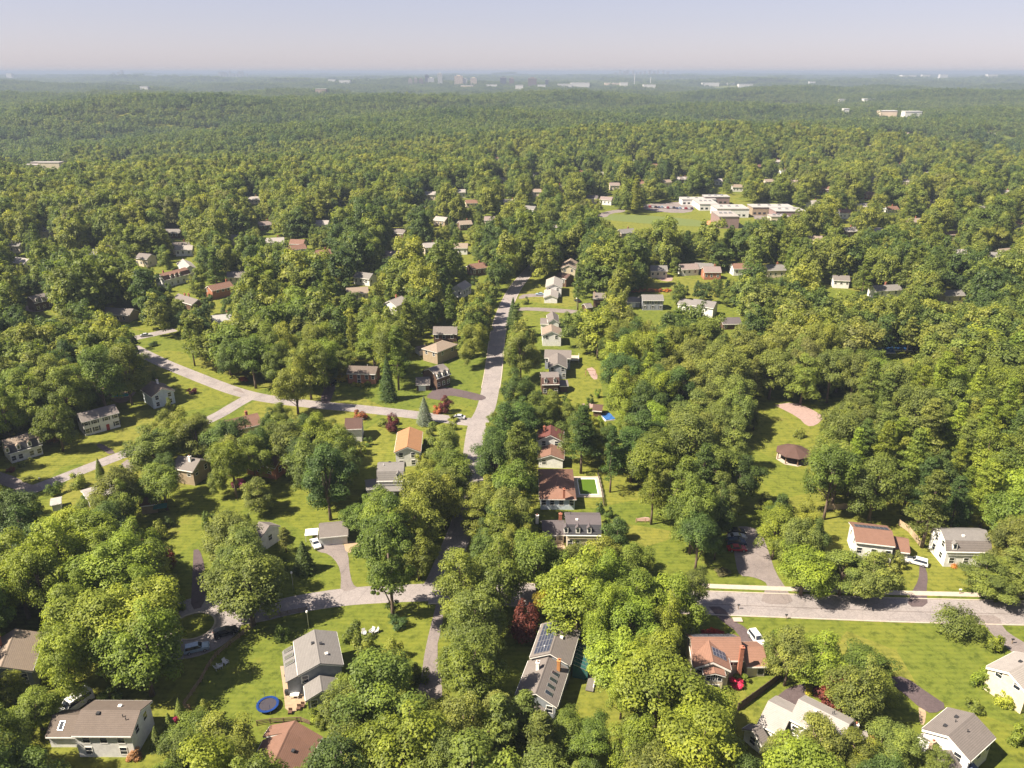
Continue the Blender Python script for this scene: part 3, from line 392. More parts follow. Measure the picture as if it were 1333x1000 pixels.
  [-59,1,33,0,3,1,3,0,2,2,3,1,4,0,1,2,2,0,4,2,1,0,2,1,1,2,3,0,2,1,1,2,3,0,16,2,4,1,3,0,2,1,2,0,2,2,1,0,2,1,1,2,1,1,2,2,2,1,2,0,2,1,9],
  [-60,1,34,2,1,0,2,1,3,0,3,2,2,1,5,2,2,0,7,2,1,1,1,2,2,0,2,2,3,0,17,2,1,0,4,2,1,1,1,2,2,0,1,2,1,1,1,2,3,0,2,1,4,2,3,1,1,0,3,1,8],
  [-60,1,34,0,2,1,4,0,2,2,1,0,1,1,5,2,3,0,4,2,1,0,2,2,4,1,1,0,1,2,3,0,22,2,1,1,1,2,1,0,1,2,6,0,2,1,1,2,1,1,2,2,3,1,1,0,3,1,8],
  [-61,1,35,0,2,1,4,0,5,1,5,2,2,0,5,2,1,0,2,2,4,1,1,2,4,0,21,2,1,1,2,2,1,0,1,2,6,0,2,2,1,1,3,2,2,1,2,0,3,1,8],
  [-62,1,34,2,1,0,2,1,6,2,1,0,1,2,1,1,5,2,3,0,1,2,1,1,1,0,1,2,1,0,2,2,2,0,1,2,1,1,2,2,1,0,1,1,1,0,22,2,3,0,2,2,6,0,2,2,2,1,2,2,2,1,3,0,1,1,10],
  [-62,1,35,2,1,0,1,1,6,2,1,0,2,2,1,1,4,2,1,0,4,1,1,0,1,2,1,0,2,2,5,1,1,2,1,0,1,2,1,0,23,2,3,0,2,2,3,0,5,2,1,1,3,2,1,0,1,2,1,1,12],
  [-63,1,35,2,1,0,1,1,7,2,1,0,1,2,1,1,5,0,2,2,1,0,1,1,2,0,1,2,1,0,2,2,2,0,2,2,1,1,1,0,2,2,1,0,23,2,2,1,1,0,2,2,3,0,1,2,1,0,2,2,2,1,2,2,1,0,2,2,1,1,13],
  [-64,1,36,2,2,1,8,0,2,1,5,0,4,1,2,2,2,0,1,1,1,2,3,0,2,1,1,2,1,0,2,2,1,0,23,2,2,1,1,0,2,2,3,0,2,1,1,0,2,2,2,1,2,2,1,0,2,1,1,2,1,1,11],
  [-64,1,34,2,3,1,8,0,2,1,6,0,2,2,1,1,1,2,4,1,1,2,3,0,2,1,2,0,27,2,3,0,7,1,2,2,1,0,1,2,1,1,2,2,1,0,1,2,1,1,13],
  [-65,1,36,2,3,1,7,2,1,0,1,1,6,0,3,1,2,2,1,0,1,2,1,1,2,0,1,2,1,0,2,2,1,1,1,2,1,0,2,2,1,0,24,2,1,0,1,1,1,0,1,2,1,0,1,2,2,0,2,1,2,2,3,1,2,2,1,0,1,2,1,1,1,2,1,1,11],
  [-66,1,37,2,2,1,7,0,3,1,5,2,1,0,2,2,4,0,1,2,1,1,1,2,3,0,2,1,1,2,2,0,2,2,1,0,23,2,3,0,4,2,2,0,2,1,1,2,1,0,1,2,1,1,3,2,1,0,2,1,1,2,1,1,12],
  [-66,1,36,2,4,1,7,0,2,1,6,0,2,2,2,1,1,2,1,0,2,2,2,0,2,2,1,0,2,1,2,0,2,2,2,0,25,1,1,0,4,2,1,1,1,0,2,1,2,0,2,2,1,1,2,0,2,2,2,1,12],
  [-67,1,37,0,1,2,2,1,15,0,3,2,3,0,3,1,1,2,1,0,4,2,1,1,1,2,1,0,2,2,1,0,3,1,2,0,21,2,1,1,2,0,6,1,2,0,2,2,1,1,2,0,2,1,1,2,3,1,11],
  [-68,1,38,0,2,2,1,1,16,0,2,2,4,0,2,2,1,1,1,0,5,2,2,0,2,2,1,0,1,2,1,0,2,1,2,0,21,1,3,0,2,2,1,0,3,1,2,0,2,2,1,1,2,0,3,2,3,1,11],
  [-68,1,37,2,1,0,1,2,1,1,16,0,2,2,4,0,2,2,1,1,1,2,1,0,4,2,1,1,1,2,1,0,7,1,1,2,1,0,21,2,1,1,2,0,2,2,1,0,2,1,3,0,2,2,1,1,2,0,2,1,1,2,3,1,11],
  [-69,1,38,2,1,0,2,1,17,0,3,2,3,0,2,1,2,0,2,2,1,0,2,2,1,1,1,0,1,1,1,0,6,1,2,0,21,2,1,1,2,0,2,2,1,1,1,0,1,1,3,0,2,1,4,0,1,1,1,2,3,1,11],
  [-70,1,38,2,1,0,2,1,18,0,2,2,3,0,2,1,2,0,3,1,1,0,1,2,1,1,1,2,1,0,6,2,1,1,1,2,1,0,22,2,1,1,2,0,3,1,2,2,1,1,1,2,1,0,2,1,6,2,1,0,1,2,1,1,12],
  [-70,1,38,2,1,0,2,1,18,0,3,1,1,2,2,0,2,1,2,0,2,2,1,0,2,2,3,1,1,2,1,0,4,2,3,0,18,1,1,0,2,2,2,1,1,0,3,2,1,1,5,0,2,1,6,2,3,1,11],
  [-71,1,39,0,3,1,18,0,2,2,3,0,2,1,3,0,2,2,1,0,1,2,4,1,1,0,4,2,2,1,2,0,12,1,1,0,5,1,1,0,3,2,1,1,2,0,2,2,1,1,2,2,1,1,2,0,2,1,6,2,3,1,12],
  [-71,1,39,0,3,1,18,2,1,0,2,1,1,2,1,0,3,1,2,0,2,1,1,0,1,2,1,0,1,2,2,1,2,0,4,2,1,1,1,2,1,0,18,2,1,0,3,2,1,1,2,0,3,2,1,1,2,2,1,1,2,0,2,1,6,2,1,0,2,1,11],
  [-72,1,39,0,3,1,19,0,2,1,1,2,1,0,3,1,3,0,1,1,1,2,1,0,2,2,3,1,2,0,4,2,1,1,1,2,1,0,12,1,2,0,2,1,1,2,2,1,1,0,2,2,1,1,3,0,2,2,1,1,2,2,1,1,10,2,1,0,1,2,1,1,12],
  [-73,1,41,0,2,1,19,0,3,2,1,0,3,1,3,0,2,1,1,2,1,0,1,2,1,0,1,2,1,1,2,0,4,2,4,1,1,0,11,1,3,0,1,1,1,2,2,1,1,0,1,2,2,1,3,0,2,1,2,2,2,1,10,2,1,0,2,1,12],
  [-73,1,40,0,2,1,19,2,1,0,2,1,1,2,1,0,2,1,3,2,1,0,1,1,2,0,2,2,1,0,2,1,2,0,4,2,8,0,8,1,2,0,1,1,2,2,1,1,2,0,2,2,1,1,3,0,2,1,3,2,1,1,10,2,1,0,2,1,12],
  [-74,1,42,0,1,1,20,0,2,1,2,0,2,2,1,1,2,2,1,0,1,1,2,0,2,2,1,0,2,2,1,1,1,2,1,0,3,2,9,1,1,0,6,2,1,1,1,2,1,0,1,2,1,1,1,2,2,0,2,2,2,1,2,2,1,0,2,2,1,1,1,2,3,1,10,0,2,1,12],
  [-75,1,64,0,2,1,1,2,1,0,2,1,2,2,3,1,2,0,2,2,1,0,2,1,2,0,4,2,1,1,1,2,7,0,7,1,2,2,2,1,1,2,3,1,1,0,2,1,3,0,3,1,2,2,2,1,11,0,2,1,13],
  [-75,1,64,0,2,1,2,0,2,1,3,2,2,1,2,0,3,2,1,0,1,2,1,1,3,0,2,2,3,0,1,2,6,1,1,0,6,1,1,2,6,1,2,0,2,2,1,1,3,0,2,1,2,2,3,1,9,2,1,0,2,1,12],
  [-76,1,64,0,2,1,2,0,2,2,1,1,3,2,2,1,1,2,1,0,2,2,1,0,2,2,2,1,1,0,1,1,1,0,2,2,2,0,1,2,6,1,2,0,5,1,1,2,8,0,2,2,1,1,3,0,2,1,2,2,2,1,10,2,1,0,2,1,13],
  [-77,1,19,2,1,1,46,0,2,1,2,0,2,1,3,2,3,1,1,2,1,0,5,2,1,1,2,2,2,0,2,1,1,0,2,2,2,0,1,2,3,1,2,0,4,2,1,1,1,2,3,1,1,2,2,1,1,2,1,0,2,1,4,0,2,1,2,2,2,1,10,2,1,0,2,1,13],
  [-77,1,69,0,2,1,4,2,2,1,2,0,2,2,1,0,2,1,3,2,2,0,2,2,1,0,2,2,6,1,2,0,5,2,4,1,1,2,3,1,1,2,1,0,2,1,3,0,3,1,1,2,3,1,11,0,2,1,13],
  [-78,1,15,2,1,1,2,2,1,1,52,0,2,1,3,2,2,1,2,0,6,2,2,1,2,2,1,0,2,2,2,0,1,2,2,0,2,2,2,1,2,2,1,0,4,1,2,2,6,1,1,0,3,1,4,0,1,2,1,1,1,2,4,1,10,0,2,1,13],
  [-79,1,19,2,1,1,51,0,1,1,4,2,3,1,2,0,2,1,1,0,2,1,2,2,3,0,3,2,1,0,2,1,1,0,2,2,3,1,2,0,2,2,1,0,2,1,1,2,1,0,1,2,1,1,1,2,1,0,1,2,1,1,1,0,3,1,3,0,2,2,1,1,1,2,5,1,9,0,2,1,14],
  [-79,1,77,2,3,1,1,2,1,0,2,1,1,0,2,2,1,1,1,2,3,0,2,2,1,0,2,2,1,1,1,0,2,2,2,1,2,2,1,0,4,1,2,2,1,0,1,2,2,0,2,1,2,0,2,1,4,0,2,2,1,1,1,2,2,0,1,2,1,1,10,0,2,1,13],
  [-80,1,14,2,1,1,2,2,1,1,1,2,1,1,57,2,1,0,2,1,2,0,2,2,1,0,2,2,6,0,2,2,1,0,2,1,1,2,1,0,3,2,1,1,2,0,2,2,1,0,2,1,2,0,2,2,3,0,1,1,2,0,2,1,4,0,2,2,1,1,2,2,3,1,9,2,1,1,1,0,1,1,14],
  [-81,1,17,2,2,1,1,2,1,1,58,0,2,2,1,1,1,2,1,0,5,2,5,0,3,2,1,0,2,1,1,0,2,2,1,0,1,2,1,1,2,0,2,2,1,0,2,1,2,0,2,2,2,0,2,1,2,0,1,1,5,0,2,2,1,1,1,2,5,1,10,0,1,1,14],
  [-81,1,14,2,1,1,1,2,3,1,59,2,1,0,2,1,2,0,2,2,1,1,3,2,5,0,2,1,1,0,3,2,1,0,2,2,1,0,1,2,1,1,1,2,1,0,5,1,2,0,2,2,2,0,2,1,2,0,1,1,5,0,2,2,1,1,1,2,1,0,1,2,2,1,10,0,1,1,15],
  [-82,1,18,2,2,1,59,2,1,0,2,2,1,1,2,2,2,1,1,0,1,1,1,2,5,0,3,1,1,0,2,1,1,0,2,2,2,0,1,2,1,1,1,2,1,0,4,1,2,2,1,0,2,2,1,0,3,1,8,2,3,1,1,2,1,0,1,2,3,1,9,2,1,0,1,1,14],
  [-83,1,16,2,1,1,1,2,2,1,60,2,1,0,2,1,2,2,3,1,3,2,5,0,2,1,1,2,1,0,2,2,1,0,4,2,1,1,2,2,1,0,1,2,1,0,2,1,2,2,1,0,2,1,1,0,2,2,1,1,2,0,1,1,5,0,1,2,2,1,1,2,1,0,1,2,3,1,8,2,2,1,16],
  [-83,1,15,2,1,1,1,2,2,1,2,2,1,1,59,0,2,1,2,2,4,1,3,2,5,0,2,1,1,0,3,1,1,0,5,1,2,0,2,2,1,0,2,1,2,0,3,2,1,0,2,2,1,1,2,0,1,1,5,0,2,2,3,0,1,2,4,1,7,2,3,1,14],
  [-84,1,16,2,2,1,1,2,1,1,1,2,1,1,59,0,2,2,1,1,2,2,3,1,2,2,4,0,1,2,1,0,1,1,3,0,2,2,2,0,4,2,1,1,2,0,2,1,1,0,1,1,2,2,1,0,2,2,2,0,2,1,8,2,1,0,2,1,2,2,1,0,1,2,3,1,8,2,3,1,15],
  [-84,1,15,2,6,1,60,2,1,0,2,1,3,2,3,1,3,2,1,0,1,2,2,0,2,1,3,0,2,1,1,0,5,1,2,2,1,0,2,1,3,2,1,1,1,0,2,2,2,0,2,1,8,2,1,0,1,2,2,1,1,0,3,2,2,1,9,2,1,1,15],
  [-85,1,15,2,2,1,1,2,4,1,60,0,3,1,2,0,3,1,3,2,1,0,1,2,4,1,3,0,3,1,1,0,5,1,2,0,3,1,1,0,1,1,2,2,1,0,2,2,2,0,2,1,9,0,2,2,1,1,1,0,3,2,2,1,8,2,2,1,16],
  [-86,1,18,2,2,1,1,2,1,1,62,0,2,1,2,2,1,0,2,2,1,1,2,2,1,0,1,2,1,1,1,0,2,1,7,2,1,0,4,2,1,1,2,0,2,2,1,1,4,0,2,2,2,0,2,2,1,1,8,2,1,0,2,2,1,1,1,2,1,0,1,2,3,1,5,2,1,1,3,2,1,1,16],
  [-86,1,17,2,5,1,61,2,1,0,2,1,2,2,1,0,2,1,4,0,2,2,1,0,2,1,5,0,1,2,2,0,4,1,3,0,2,2,1,1,3,2,1,0,2,2,2,0,2,1,9,0,3,1,1,2,1,0,2,2,4,1,7,2,2,1,16],
  [-87,1,15,2,7,1,8,2,1,1,54,0,2,1,3,0,2,2,1,1,3,0,2,2,1,0,2,1,3,2,1,1,2,2,2,0,4,2,1,1,3,0,2,2,2,1,1,2,2,0,2,2,2,0,2,1,9,2,1,0,2,1,1,2,1,0,3,2,2,1,8,2,3,1,15],
  [-88,1,17,2,5,1,7,2,1,1,56,0,1,1,2,2,2,0,2,1,3,2,1,0,2,2,1,0,2,1,3,2,1,1,1,0,1,2,2,0,1,2,1,0,2,2,1,1,2,0,2,2,3,1,1,2,2,0,2,2,1,0,3,1,8,2,1,0,3,1,1,2,1,0,2,2,3,1,4,2,2,1,2,2,3,1,16],
  [-88,1,15,2,7,1,1,2,1,1,62,0,2,1,3,2,1,0,1,2,1,1,3,2,1,0,1,2,1,0,3,1,5,2,3,1,1,2,1,0,2,1,3,0,2,1,1,2,2,1,1,2,2,0,2,2,1,0,3,1,9,2,1,0,1,2,1,1,2,0,2,1,1,2,2,1,8,2,3,1,15],
  [-89,1,16,2,5,1,9,2,1,1,56,0,1,1,3,2,1,0,2,1,3,2,1,0,2,2,1,0,2,1,3,2,1,1,1,2,3,1,2,0,3,1,3,0,1,1,2,2,1,1,1,2,2,0,6,1,10,0,2,2,1,1,1,2,1,0,2,2,1,0,1,2,1,1,4,2,1,1,3,2,3,1,16],
  [-90,1,16,2,8,1,8,2,1,1,60,0,2,2,1,1,3,2,1,0,5,1,3,2,1,1,1,2,3,1,1,2,1,0,2,2,1,1,3,0,2,1,1,2,1,1,1,2,2,0,2,2,2,0,2,1,10,0,3,1,1,2,1,0,2,2,3,1,5,2,1,1,2,2,3,1,16],
  [-90,1,17,2,5,1,1,2,1,1,6,2,2,1,54,2,1,0,1,1,2,2,1,1,2,0,2,1,4,0,5,1,4,2,1,1,1,2,3,1,2,0,2,1,7,2,1,1,1,2,2,0,2,2,2,0,2,1,10,0,2,2,1,1,1,0,3,1,1,0,1,2,1,1,5,2,1,1,2,2,3,1,16],
  [-91,1,17,2,7,1,70,0,3,1,3,0,3,2,1,0,2,1,3,2,1,1,2,2,2,1,3,0,2,1,3,0,1,1,2,2,2,1,1,2,2,0,2,2,1,0,1,1,11,2,1,0,2,2,2,1,1,0,5,1,4,2,2,1,2,2,1,0,2,2,1,1,15],
  [-92,1,16,2,8,1,8,2,1,1,59,2,1,1,1,2,1,0,2,1,3,2,1,0,2,2,1,0,2,2,1,1,2,2,6,1,2,0,2,1,4,0,1,1,2,2,5,1,1,0,1,2,2,0,1,1,10,2,1,0,2,1,3,0,5,1,8,2,1,0,1,2,1,1,17],
  [-92,1,17,2,7,1,6,2,1,1,1,2,1,1,56,2,1,1,5,2,1,0,1,1,5,0,2,1,1,0,2,2,1,1,2,2,1,1,1,2,4,1,2,0,1,1,7,2,2,1,1,2,2,0,1,1,1,2,1,0,2,1,11,2,1,0,2,1,2,0,3,2,1,0,1,2,1,1,4,2,2,1,2,2,1,0,1,2,1,1,16],
  [-93,1,18,2,6,1,6,2,2,1,1,2,1,1,56,2,1,1,2,2,2,1,1,0,2,1,4,0,3,1,1,0,2,1,4,2,4,1,11,2,5,0,5,1,11,2,1,0,2,1,2,0,3,2,1,0,1,2,1,1,4,2,2,1,2,2,2,0,1,2,1,1,16],
  [-94,1,17,2,7,1,8,2,1,1,59,2,1,1,2,2,1,1,1,2,1,0,2,1,4,0,2,1,1,0,2,1,3,2,6,1,10,2,3,1,1,2,2,0,5,1,12,0,2,1,1,2,1,0,2,1,1,0,2,2,1,1,3,2,1,1,4,2,3,1,17],
  [-94,1,16,2,1,1,1,2,5,1,1,2,1,1,66,2,1,1,3,2,1,1,1,0,2,1,4,2,1,0,2,1,1,0,2,1,3,2,2,1,1,0,2,1,11,2,6,1,1,2,1,0,2,2,1,1,4,2,1,1,7,0,2,1,1,2,1,1,1,0,1,1,1,2,1,0,1,2,1,1,9,2,1,0,1,1,17],
  [-95,1,18,2,7,1,7,2,1,1,59,2,2,1,2,2,2,1,1,0,2,1,4,0,2,1,1,0,2,2,1,1,2,2,4,0,2,2,1,1,10,2,3,1,1,2,2,1,1,2,1,0,2,1,12,2,1,0,2,1,1,2,1,0,1,1,2,2,1,0,1,2,1,1,4,2,2,1,3,0,2,2,1,1,16],
  [-95,1,16,2,8,1,7,2,1,1,59,2,2,1,1,2,2,1,1,2,1,1,1,0,1,1,5,0,2,1,1,0,1,1,4,2,4,0,1,2,1,1,11,2,3,0,2,2,2,0,2,2,1,1,12,0,2,1,1,2,2,0,1,1,1,2,1,0,2,2,1,1,5,2,2,1,2,0,2,1,17],
  [-96,1,17,2,8,1,9,2,1,1,59,2,2,1,1,2,2,1,1,0,1,1,5,0,2,1,2,0,1,1,4,2,3,0,3,1,10,2,3,1,1,2,1,0,1,1,1,2,1,0,3,1,13,0,1,1,1,2,3,1,2,2,1,0,1,2,1,1,4,2,3,1,2,0,2,2,1,1,16],
  [-97,1,17,2,7,1,69,2,3,1,1,2,3,1,7,0,1,1,3,0,1,1,3,2,4,0,2,2,1,1,10,2,1,0,2,2,1,0,2,1,2,0,3,1,4,2,1,1,1,2,1,1,6,0,1,1,2,2,2,1,2,2,1,0,1,2,1,1,4,2,3,1,2,0,2,1,18],
  [-97,1,17,2,6,1,1,2,2,1,68,2,2,1,1,2,3,1,16,2,3,0,3,2,1,1,10,2,4,0,2,1,1,2,1,0,2,1,6,2,1,1,6,0,2,1,1,2,3,1,1,2,2,0,1,2,1,1,5,0,2,1,2,0,2,2,1,1,16],
  [-98,1,16,2,9,1,70,2,1,1,2,2,3,1,15,2,4,0,2,2,1,1,11,0,2,2,1,0,2,2,3,0,2,1,5,2,1,1,10,2,1,0,1,2,1,1,2,0,2,1,5,2,1,0,1,2,1,1,2,2,1,0,1,2,1,1,17],
  [-99,1,18,2,7,1,9,2,1,1,61,2,2,1,1,2,3,1,16,2,1,0,2,2,1,0,2,2,1,1,11,0,2,1,1,0,2,2,2,0,3,1,5,2,2,1,9,2,1,0,1,1,3,0,2,2,1,1,5,2,2,1,2,0,2,1,1,2,1,1,16],
  [-99,1,17,2,6,1,9,2,1,1,62,2,3,1,1,2,3,1,16,0,1,2,2,0,3,1,11,2,1,0,2,1,1,0,2,2,2,0,2,2,1,1,5,2,2,1,9,0,2,2,1,1,2,0,2,1,5,2,3,1,2,2,1,0,1,2,1,1,17],
  [-100,1,17,2,8,1,8,2,2,1,61,2,3,1,1,2,3,1,16,2,1,0,2,1,1,0,2,2,1,1,11,0,2,2,1,0,3,2,2,0,2,2,1,1,5,2,2,1,9,0,1,2,2,1,2,0,2,1,5,2,3,1,2,0,3,2,1,1,16],
  [-101,1,18,2,8,1,7,0,1,2,2,1,61,2,3,1,1,2,3,1,16,2,1,0,2,2,1,0,2,1,12,0,2,2,2,0,2,2,2,0,1,1,7,2,3,1,8,2,1,0,1,2,1,1,2,0,2,1,5,2,1,0,1,2,1,1,2,0,3,1,18],
  [-101,1,17,2,9,1,5,0,3,1,63,2,3,1,1,2,1,0,1,2,1,1,16,2,1,0,2,2,1,0,3,1,12,0,2,1,1,0,2,2,2,0,2,1,7,2,2,1,9,2,1,0,1,2,1,1,2,0,2,1,5,2,1,0,1,2,1,1,2,2,1,0,2,1,17],
  [-102,1,18,2,7,1,5,0,5,1,63,2,4,0,2,1,17,2,1,0,2,2,1,0,2,1,12,0,3,1,1,0,2,2,3,0,1,1,6,2,3,1,9,0,2,2,1,1,2,0,2,1,5,2,2,0,1,1,2,0,3,1,1,2,1,1,16],
  [-103,1,18,2,8,1,4,0,6,1,63,2,3,1,1,2,1,0,2,1,17,0,2,2,1,0,3,1,12,0,3,2,1,0,2,1,1,2,1,0,2,1,6,2,3,1,8,2,1,0,2,2,1,1,2,0,1,1,6,2,1,0,2,1,3,0,1,1,2,2,1,1,16],
  [-103,1,18,2,8,1,2,0,8,1,63,2,1,0,1,2,1,1,1,0,2,1,17,2,1,0,2,1,1,0,2,1,14,0,1,1,2,0,2,2,3,1,7,2,3,1,8,2,1,0,2,2,1,1,9,2,1,0,2,1,3,0,1,1,19],
  [-104,1,18,2,9,1,2,0,8,1,63,2,3,1,1,2,1,0,2,1,17,2,1,0,2,1,2,0,1,1,13,0,2,1,2,0,1,1,1,2,1,0,1,2,1,1,7,0,1,2,2,1,8,2,1,0,2,2,1,1,9,2,1,0,1,2,1,1,3,0,1,1,1,2,2,1,16],
  [-105,1,18,2,8,1,4,0,7,2,1,1,63,0,2,2,1,1,1,0,2,1,18,0,2,2,1,1,1,0,1,1,14,0,2,1,2,0,1,2,1,0,3,1,6,2,1,0,2,1,10,0,2,1,10,2,1,0,2,1,4,0,1,2,1,1,18],
  [-105,1,18,2,4,0,1,2,4,1,3,0,7,1,64,2,1,0,2,1,1,2,1,0,2,1,17,2,1,0,2,1,17,0,1,1,4,2,1,0,2,2,1,1,6,2,1,0,1,2,2,1,8,2,1,0,2,1,10,2,1,0,2,1,5,2,3,1,15],
  [-106,1,17,2,4,0,2,2,4,1,4,0,6,1,64,2,1,0,2,1,2,0,2,2,1,1,17,0,3,1,22,2,1,0,2,1,7,2,1,0,1,2,1,1,9,2,1,0,2,1,6,2,1,1,3,2,1,0,2,1,4,2,3,1,17],
  [-106,1,17,2,6,0,1,2,2,1,6,0,6,1,64,2,1,0,1,2,1,1,1,2,1,0,2,1,19,0,1,1,23,0,3,1,7,0,3,1,9,2,1,0,2,1,10,0,3,1,5,2,3,1,15],
  [-107,1,17,2,4,0,3,2,3,1,5,0,6,1,65,0,2,1,2,0,2,1,19,0,2,1,23,0,2,2,1,1,7,0,3,1,10,0,2,1,10,2,1,0,2,1,5,2,2,0,1,1,16],
  [-108,1,13,0,1,1,5,2,3,0,1,2,1,0,1,2,2,1,8,0,4,1,65,0,2,2,1,1,1,2,1,0,2,1,44,0,2,2,1,1,7,0,2,1,11,0,2,1,10,0,3,1,5,0,2,2,1,1,16],
  [-108,1,12,0,2,1,4,2,2,0,3,2,4,1,7,0,4,1,65,2,1,0,2,1,2,0,2,1,45,0,2,1,7,2,1,0,2,1,19,2,1,1,4,0,2,1,1,2,1,1,3,2,3,1,16],
  [-109,1,13,0,3,1,2,2,4,0,2,2,3,1,1,2,1,1,7,0,2,1,67,0,2,2,1,1,1,2,1,0,1,1,46,0,1,1,9,0,2,1,18,2,2,1,4,0,1,1,6,2,3,1,16],
  [-110,1,13,0,3,1,2,2,3,0,3,2,5,1,8,2,1,1,1,2,1,1,66,0,2,1,2,0,2,1,56,0,2,1,4,2,1,1,13,2,2,1,4,0,1,1,6,2,1,0,1,2,1,1,17],
  [-110,1,13,0,4,1,1,2,1,0,1,2,1,0,5,2,2,1,8,2,3,1,67,2,1,0,1,1,61,0,2,1,18,2,3,1,6,2,2,1,2,2,3,1,16],
  [-111,1,13,0,5,2,1,0,6,2,1,0,1,2,1,1,8,2,1,1,1,2,2,1,67,0,2,1,67,2,1,1,13,2,2,1,8,2,1,1,2,2,1,0,2,1,17],
  [-112,1,13,0,7,2,1,0,5,2,3,1,8,2,4,1,67,0,2,1,68,2,2,1,11,2,2,1,8,2,1,1,3,0,1,2,1,0,1,1,17],
  [-112,1,13,0,12,2,1,0,1,2,1,1,8,2,4,1,68,0,1,1,69,2,2,1,11,2,2,1,12,2,1,0,2,1,17],
  [-113,1,14,0,14,2,2,1,7,2,4,1,68,0,1,1,69,2,3,1,12,2,3,1,6,2,1,1,3,2,1,0,2,1,17],
  [-114,1,13,0,15,2,2,1,7,2,4,1,70,0,1,1,68,2,3,1,11,2,4,1,6,2,2,1,2,2,1,0,2,2,1,1,17],
  [-114,1,14,0,14,2,2,1,8,2,3,1,140,2,3,1,12,2,2,1,6,2,2,1,3,2,1,0,2,1,17],
  [-115,1,14,0,15,2,1,1,7,2,5,1,140,2,1,0,1,2,1,1,11,2,1,0,1,2,2,1,5,2,3,1,2,2,1,0,3,1,17],
  [-116,1,17,0,12,2,2,1,7,2,4,1,142,2,3,1,11,2,2,0,1,2,1,1,5,2,3,1,3,0,2,2,1,1,17],
  [-116,1,17,0,12,2,1,1,7,2,4,1,143,0,2,2,1,1,11,2,4,1,5,2,3,1,2,2,1,0,3,1,17],
  [-117,1,18,0,12,2,1,1,7,2,1,0,1,2,2,1,144,0,2,1,12,2,1,0,1,2,1,1,7,2,2,1,3,0,2,2,1,1,17],
  [-118,1,19,2,1,0,10,2,1,1,7,2,1,0,1,2,1,0,1,2,1,1,144,0,2,1,12,2,1,0,2,1,6,2,4,1,2,0,2,2,1,1,18],
  [-118,1,16,2,2,1,2,0,10,1,8,0,2,2,3,1,145,0,2,1,12,2,1,0,2,1,6,2,1,0,2,1,2,2,1,0,3,1,17],
  [-119,1,16,2,4,0,10,2,1,1,7,2,1,0,3,2,1,1,146,0,2,1,12,0,3,1,6,2,1,0,1,2,2,1,1,2,1,0,3,1,18],
  [-119,1,16,2,1,1,1,2,2,0,10,2,1,1,7,0,4,2,1,1,147,0,2,1,12,2,1,0,2,2,1,1,6,2,3,1,2,0,3,1,17],
  [-120,1,15,2,3,1,1,0,11,2,1,1,8,0,4,1,147,0,3,1,13,0,2,1,6,2,4,1,2,2,1,0,2,1,18],
  [-121,1,16,2,5,0,10,2,1,1,8,0,4,1,149,0,2,1,12,2,1,0,2,1,7,2,2,1,3,0,3,1,18],
  [-121,1,15,2,5,0,10,2,1,1,8,0,3,2,1,1,149,0,2,1,13,2,1,0,2,1,6,2,3,1,3,2,1,0,2,1,18],
  [-122,1,17,2,2,1,1,2,1,0,10,1,9,0,4,1,151,0,1,1,13,0,3,1,6,2,4,1,2,0,3,2,1,1,17],
  [-123,1,16,2,5,0,10,1,11,0,2,1,151,0,1,1,14,2,1,0,2,2,1,1,6,2,2,1,3,2,1,0,2,1,19],
  [-123,1,16,2,5,0,10,2,1,1,10,0,2,1,168,0,1,2,1,1,6,2,4,1,2,0,3,2,1,1,17],
  [-124,1,16,2,4,0,11,1,167,0,1,1,13,0,3,2,1,1,6,2,3,1,2,2,1,0,2,2,1,1,18],
  [-125,1,17,2,5,0,10,2,1,1,166,0,2,1,13,2,1,0,2,1,6,2,4,1,3,0,2,2,1,1,18],
  [-125,1,16,2,4,0,11,1,183,0,3,1,1,2,1,1,4,2,4,1,2,2,1,0,2,2,1,1,18],
]
# ------------------------------------------------------------------ materials
def newmat(name):
    m = bpy.data.materials.new(name); m.use_nodes = True
    nt = m.node_tree; return m, nt, nt.nodes['Principled BSDF']
def mixc(nt, fac, a, b, mode='MIX'):
    n = nt.nodes.new('ShaderNodeMix'); n.data_type = 'RGBA'; n.blend_type = mode
    for i, v in ((0, fac), (6, a), (7, b)):
        if hasattr(v, 'is_output'): nt.links.new(v, n.inputs[i])
        elif i == 0: n.inputs[0].default_value = v
        else: n.inputs[i].default_value = (*v, 1) if len(v) == 3 else v
    return n.outputs[2]
def noise(nt, scale, detail=4, rough=.6, vec=None, coord='Object'):
    if vec is None:
        tc = nt.nodes.new('ShaderNodeTexCoord'); vec = tc.outputs[coord]
    n = nt.nodes.new('ShaderNodeTexNoise'); n.inputs['Scale'].default_value = scale; n.inputs['Detail'].default_value = detail; n.inputs['Roughness'].default_value = rough
    nt.links.new(vec, n.inputs['Vector']); return n.outputs['Fac']
def ramp(nt, fac, *st):
    r = nt.nodes.new('ShaderNodeValToRGB'); e = r.color_ramp.elements
    while len(e) < len(st): e.new(.5)
    for k, (p, c) in zip(e, st): k.position = p; k.color = (*c, 1)
    nt.links.new(fac, r.inputs[0]); return r.outputs[0]
def sc(c, k): return tuple(v * k for v in c)
_mc = {}
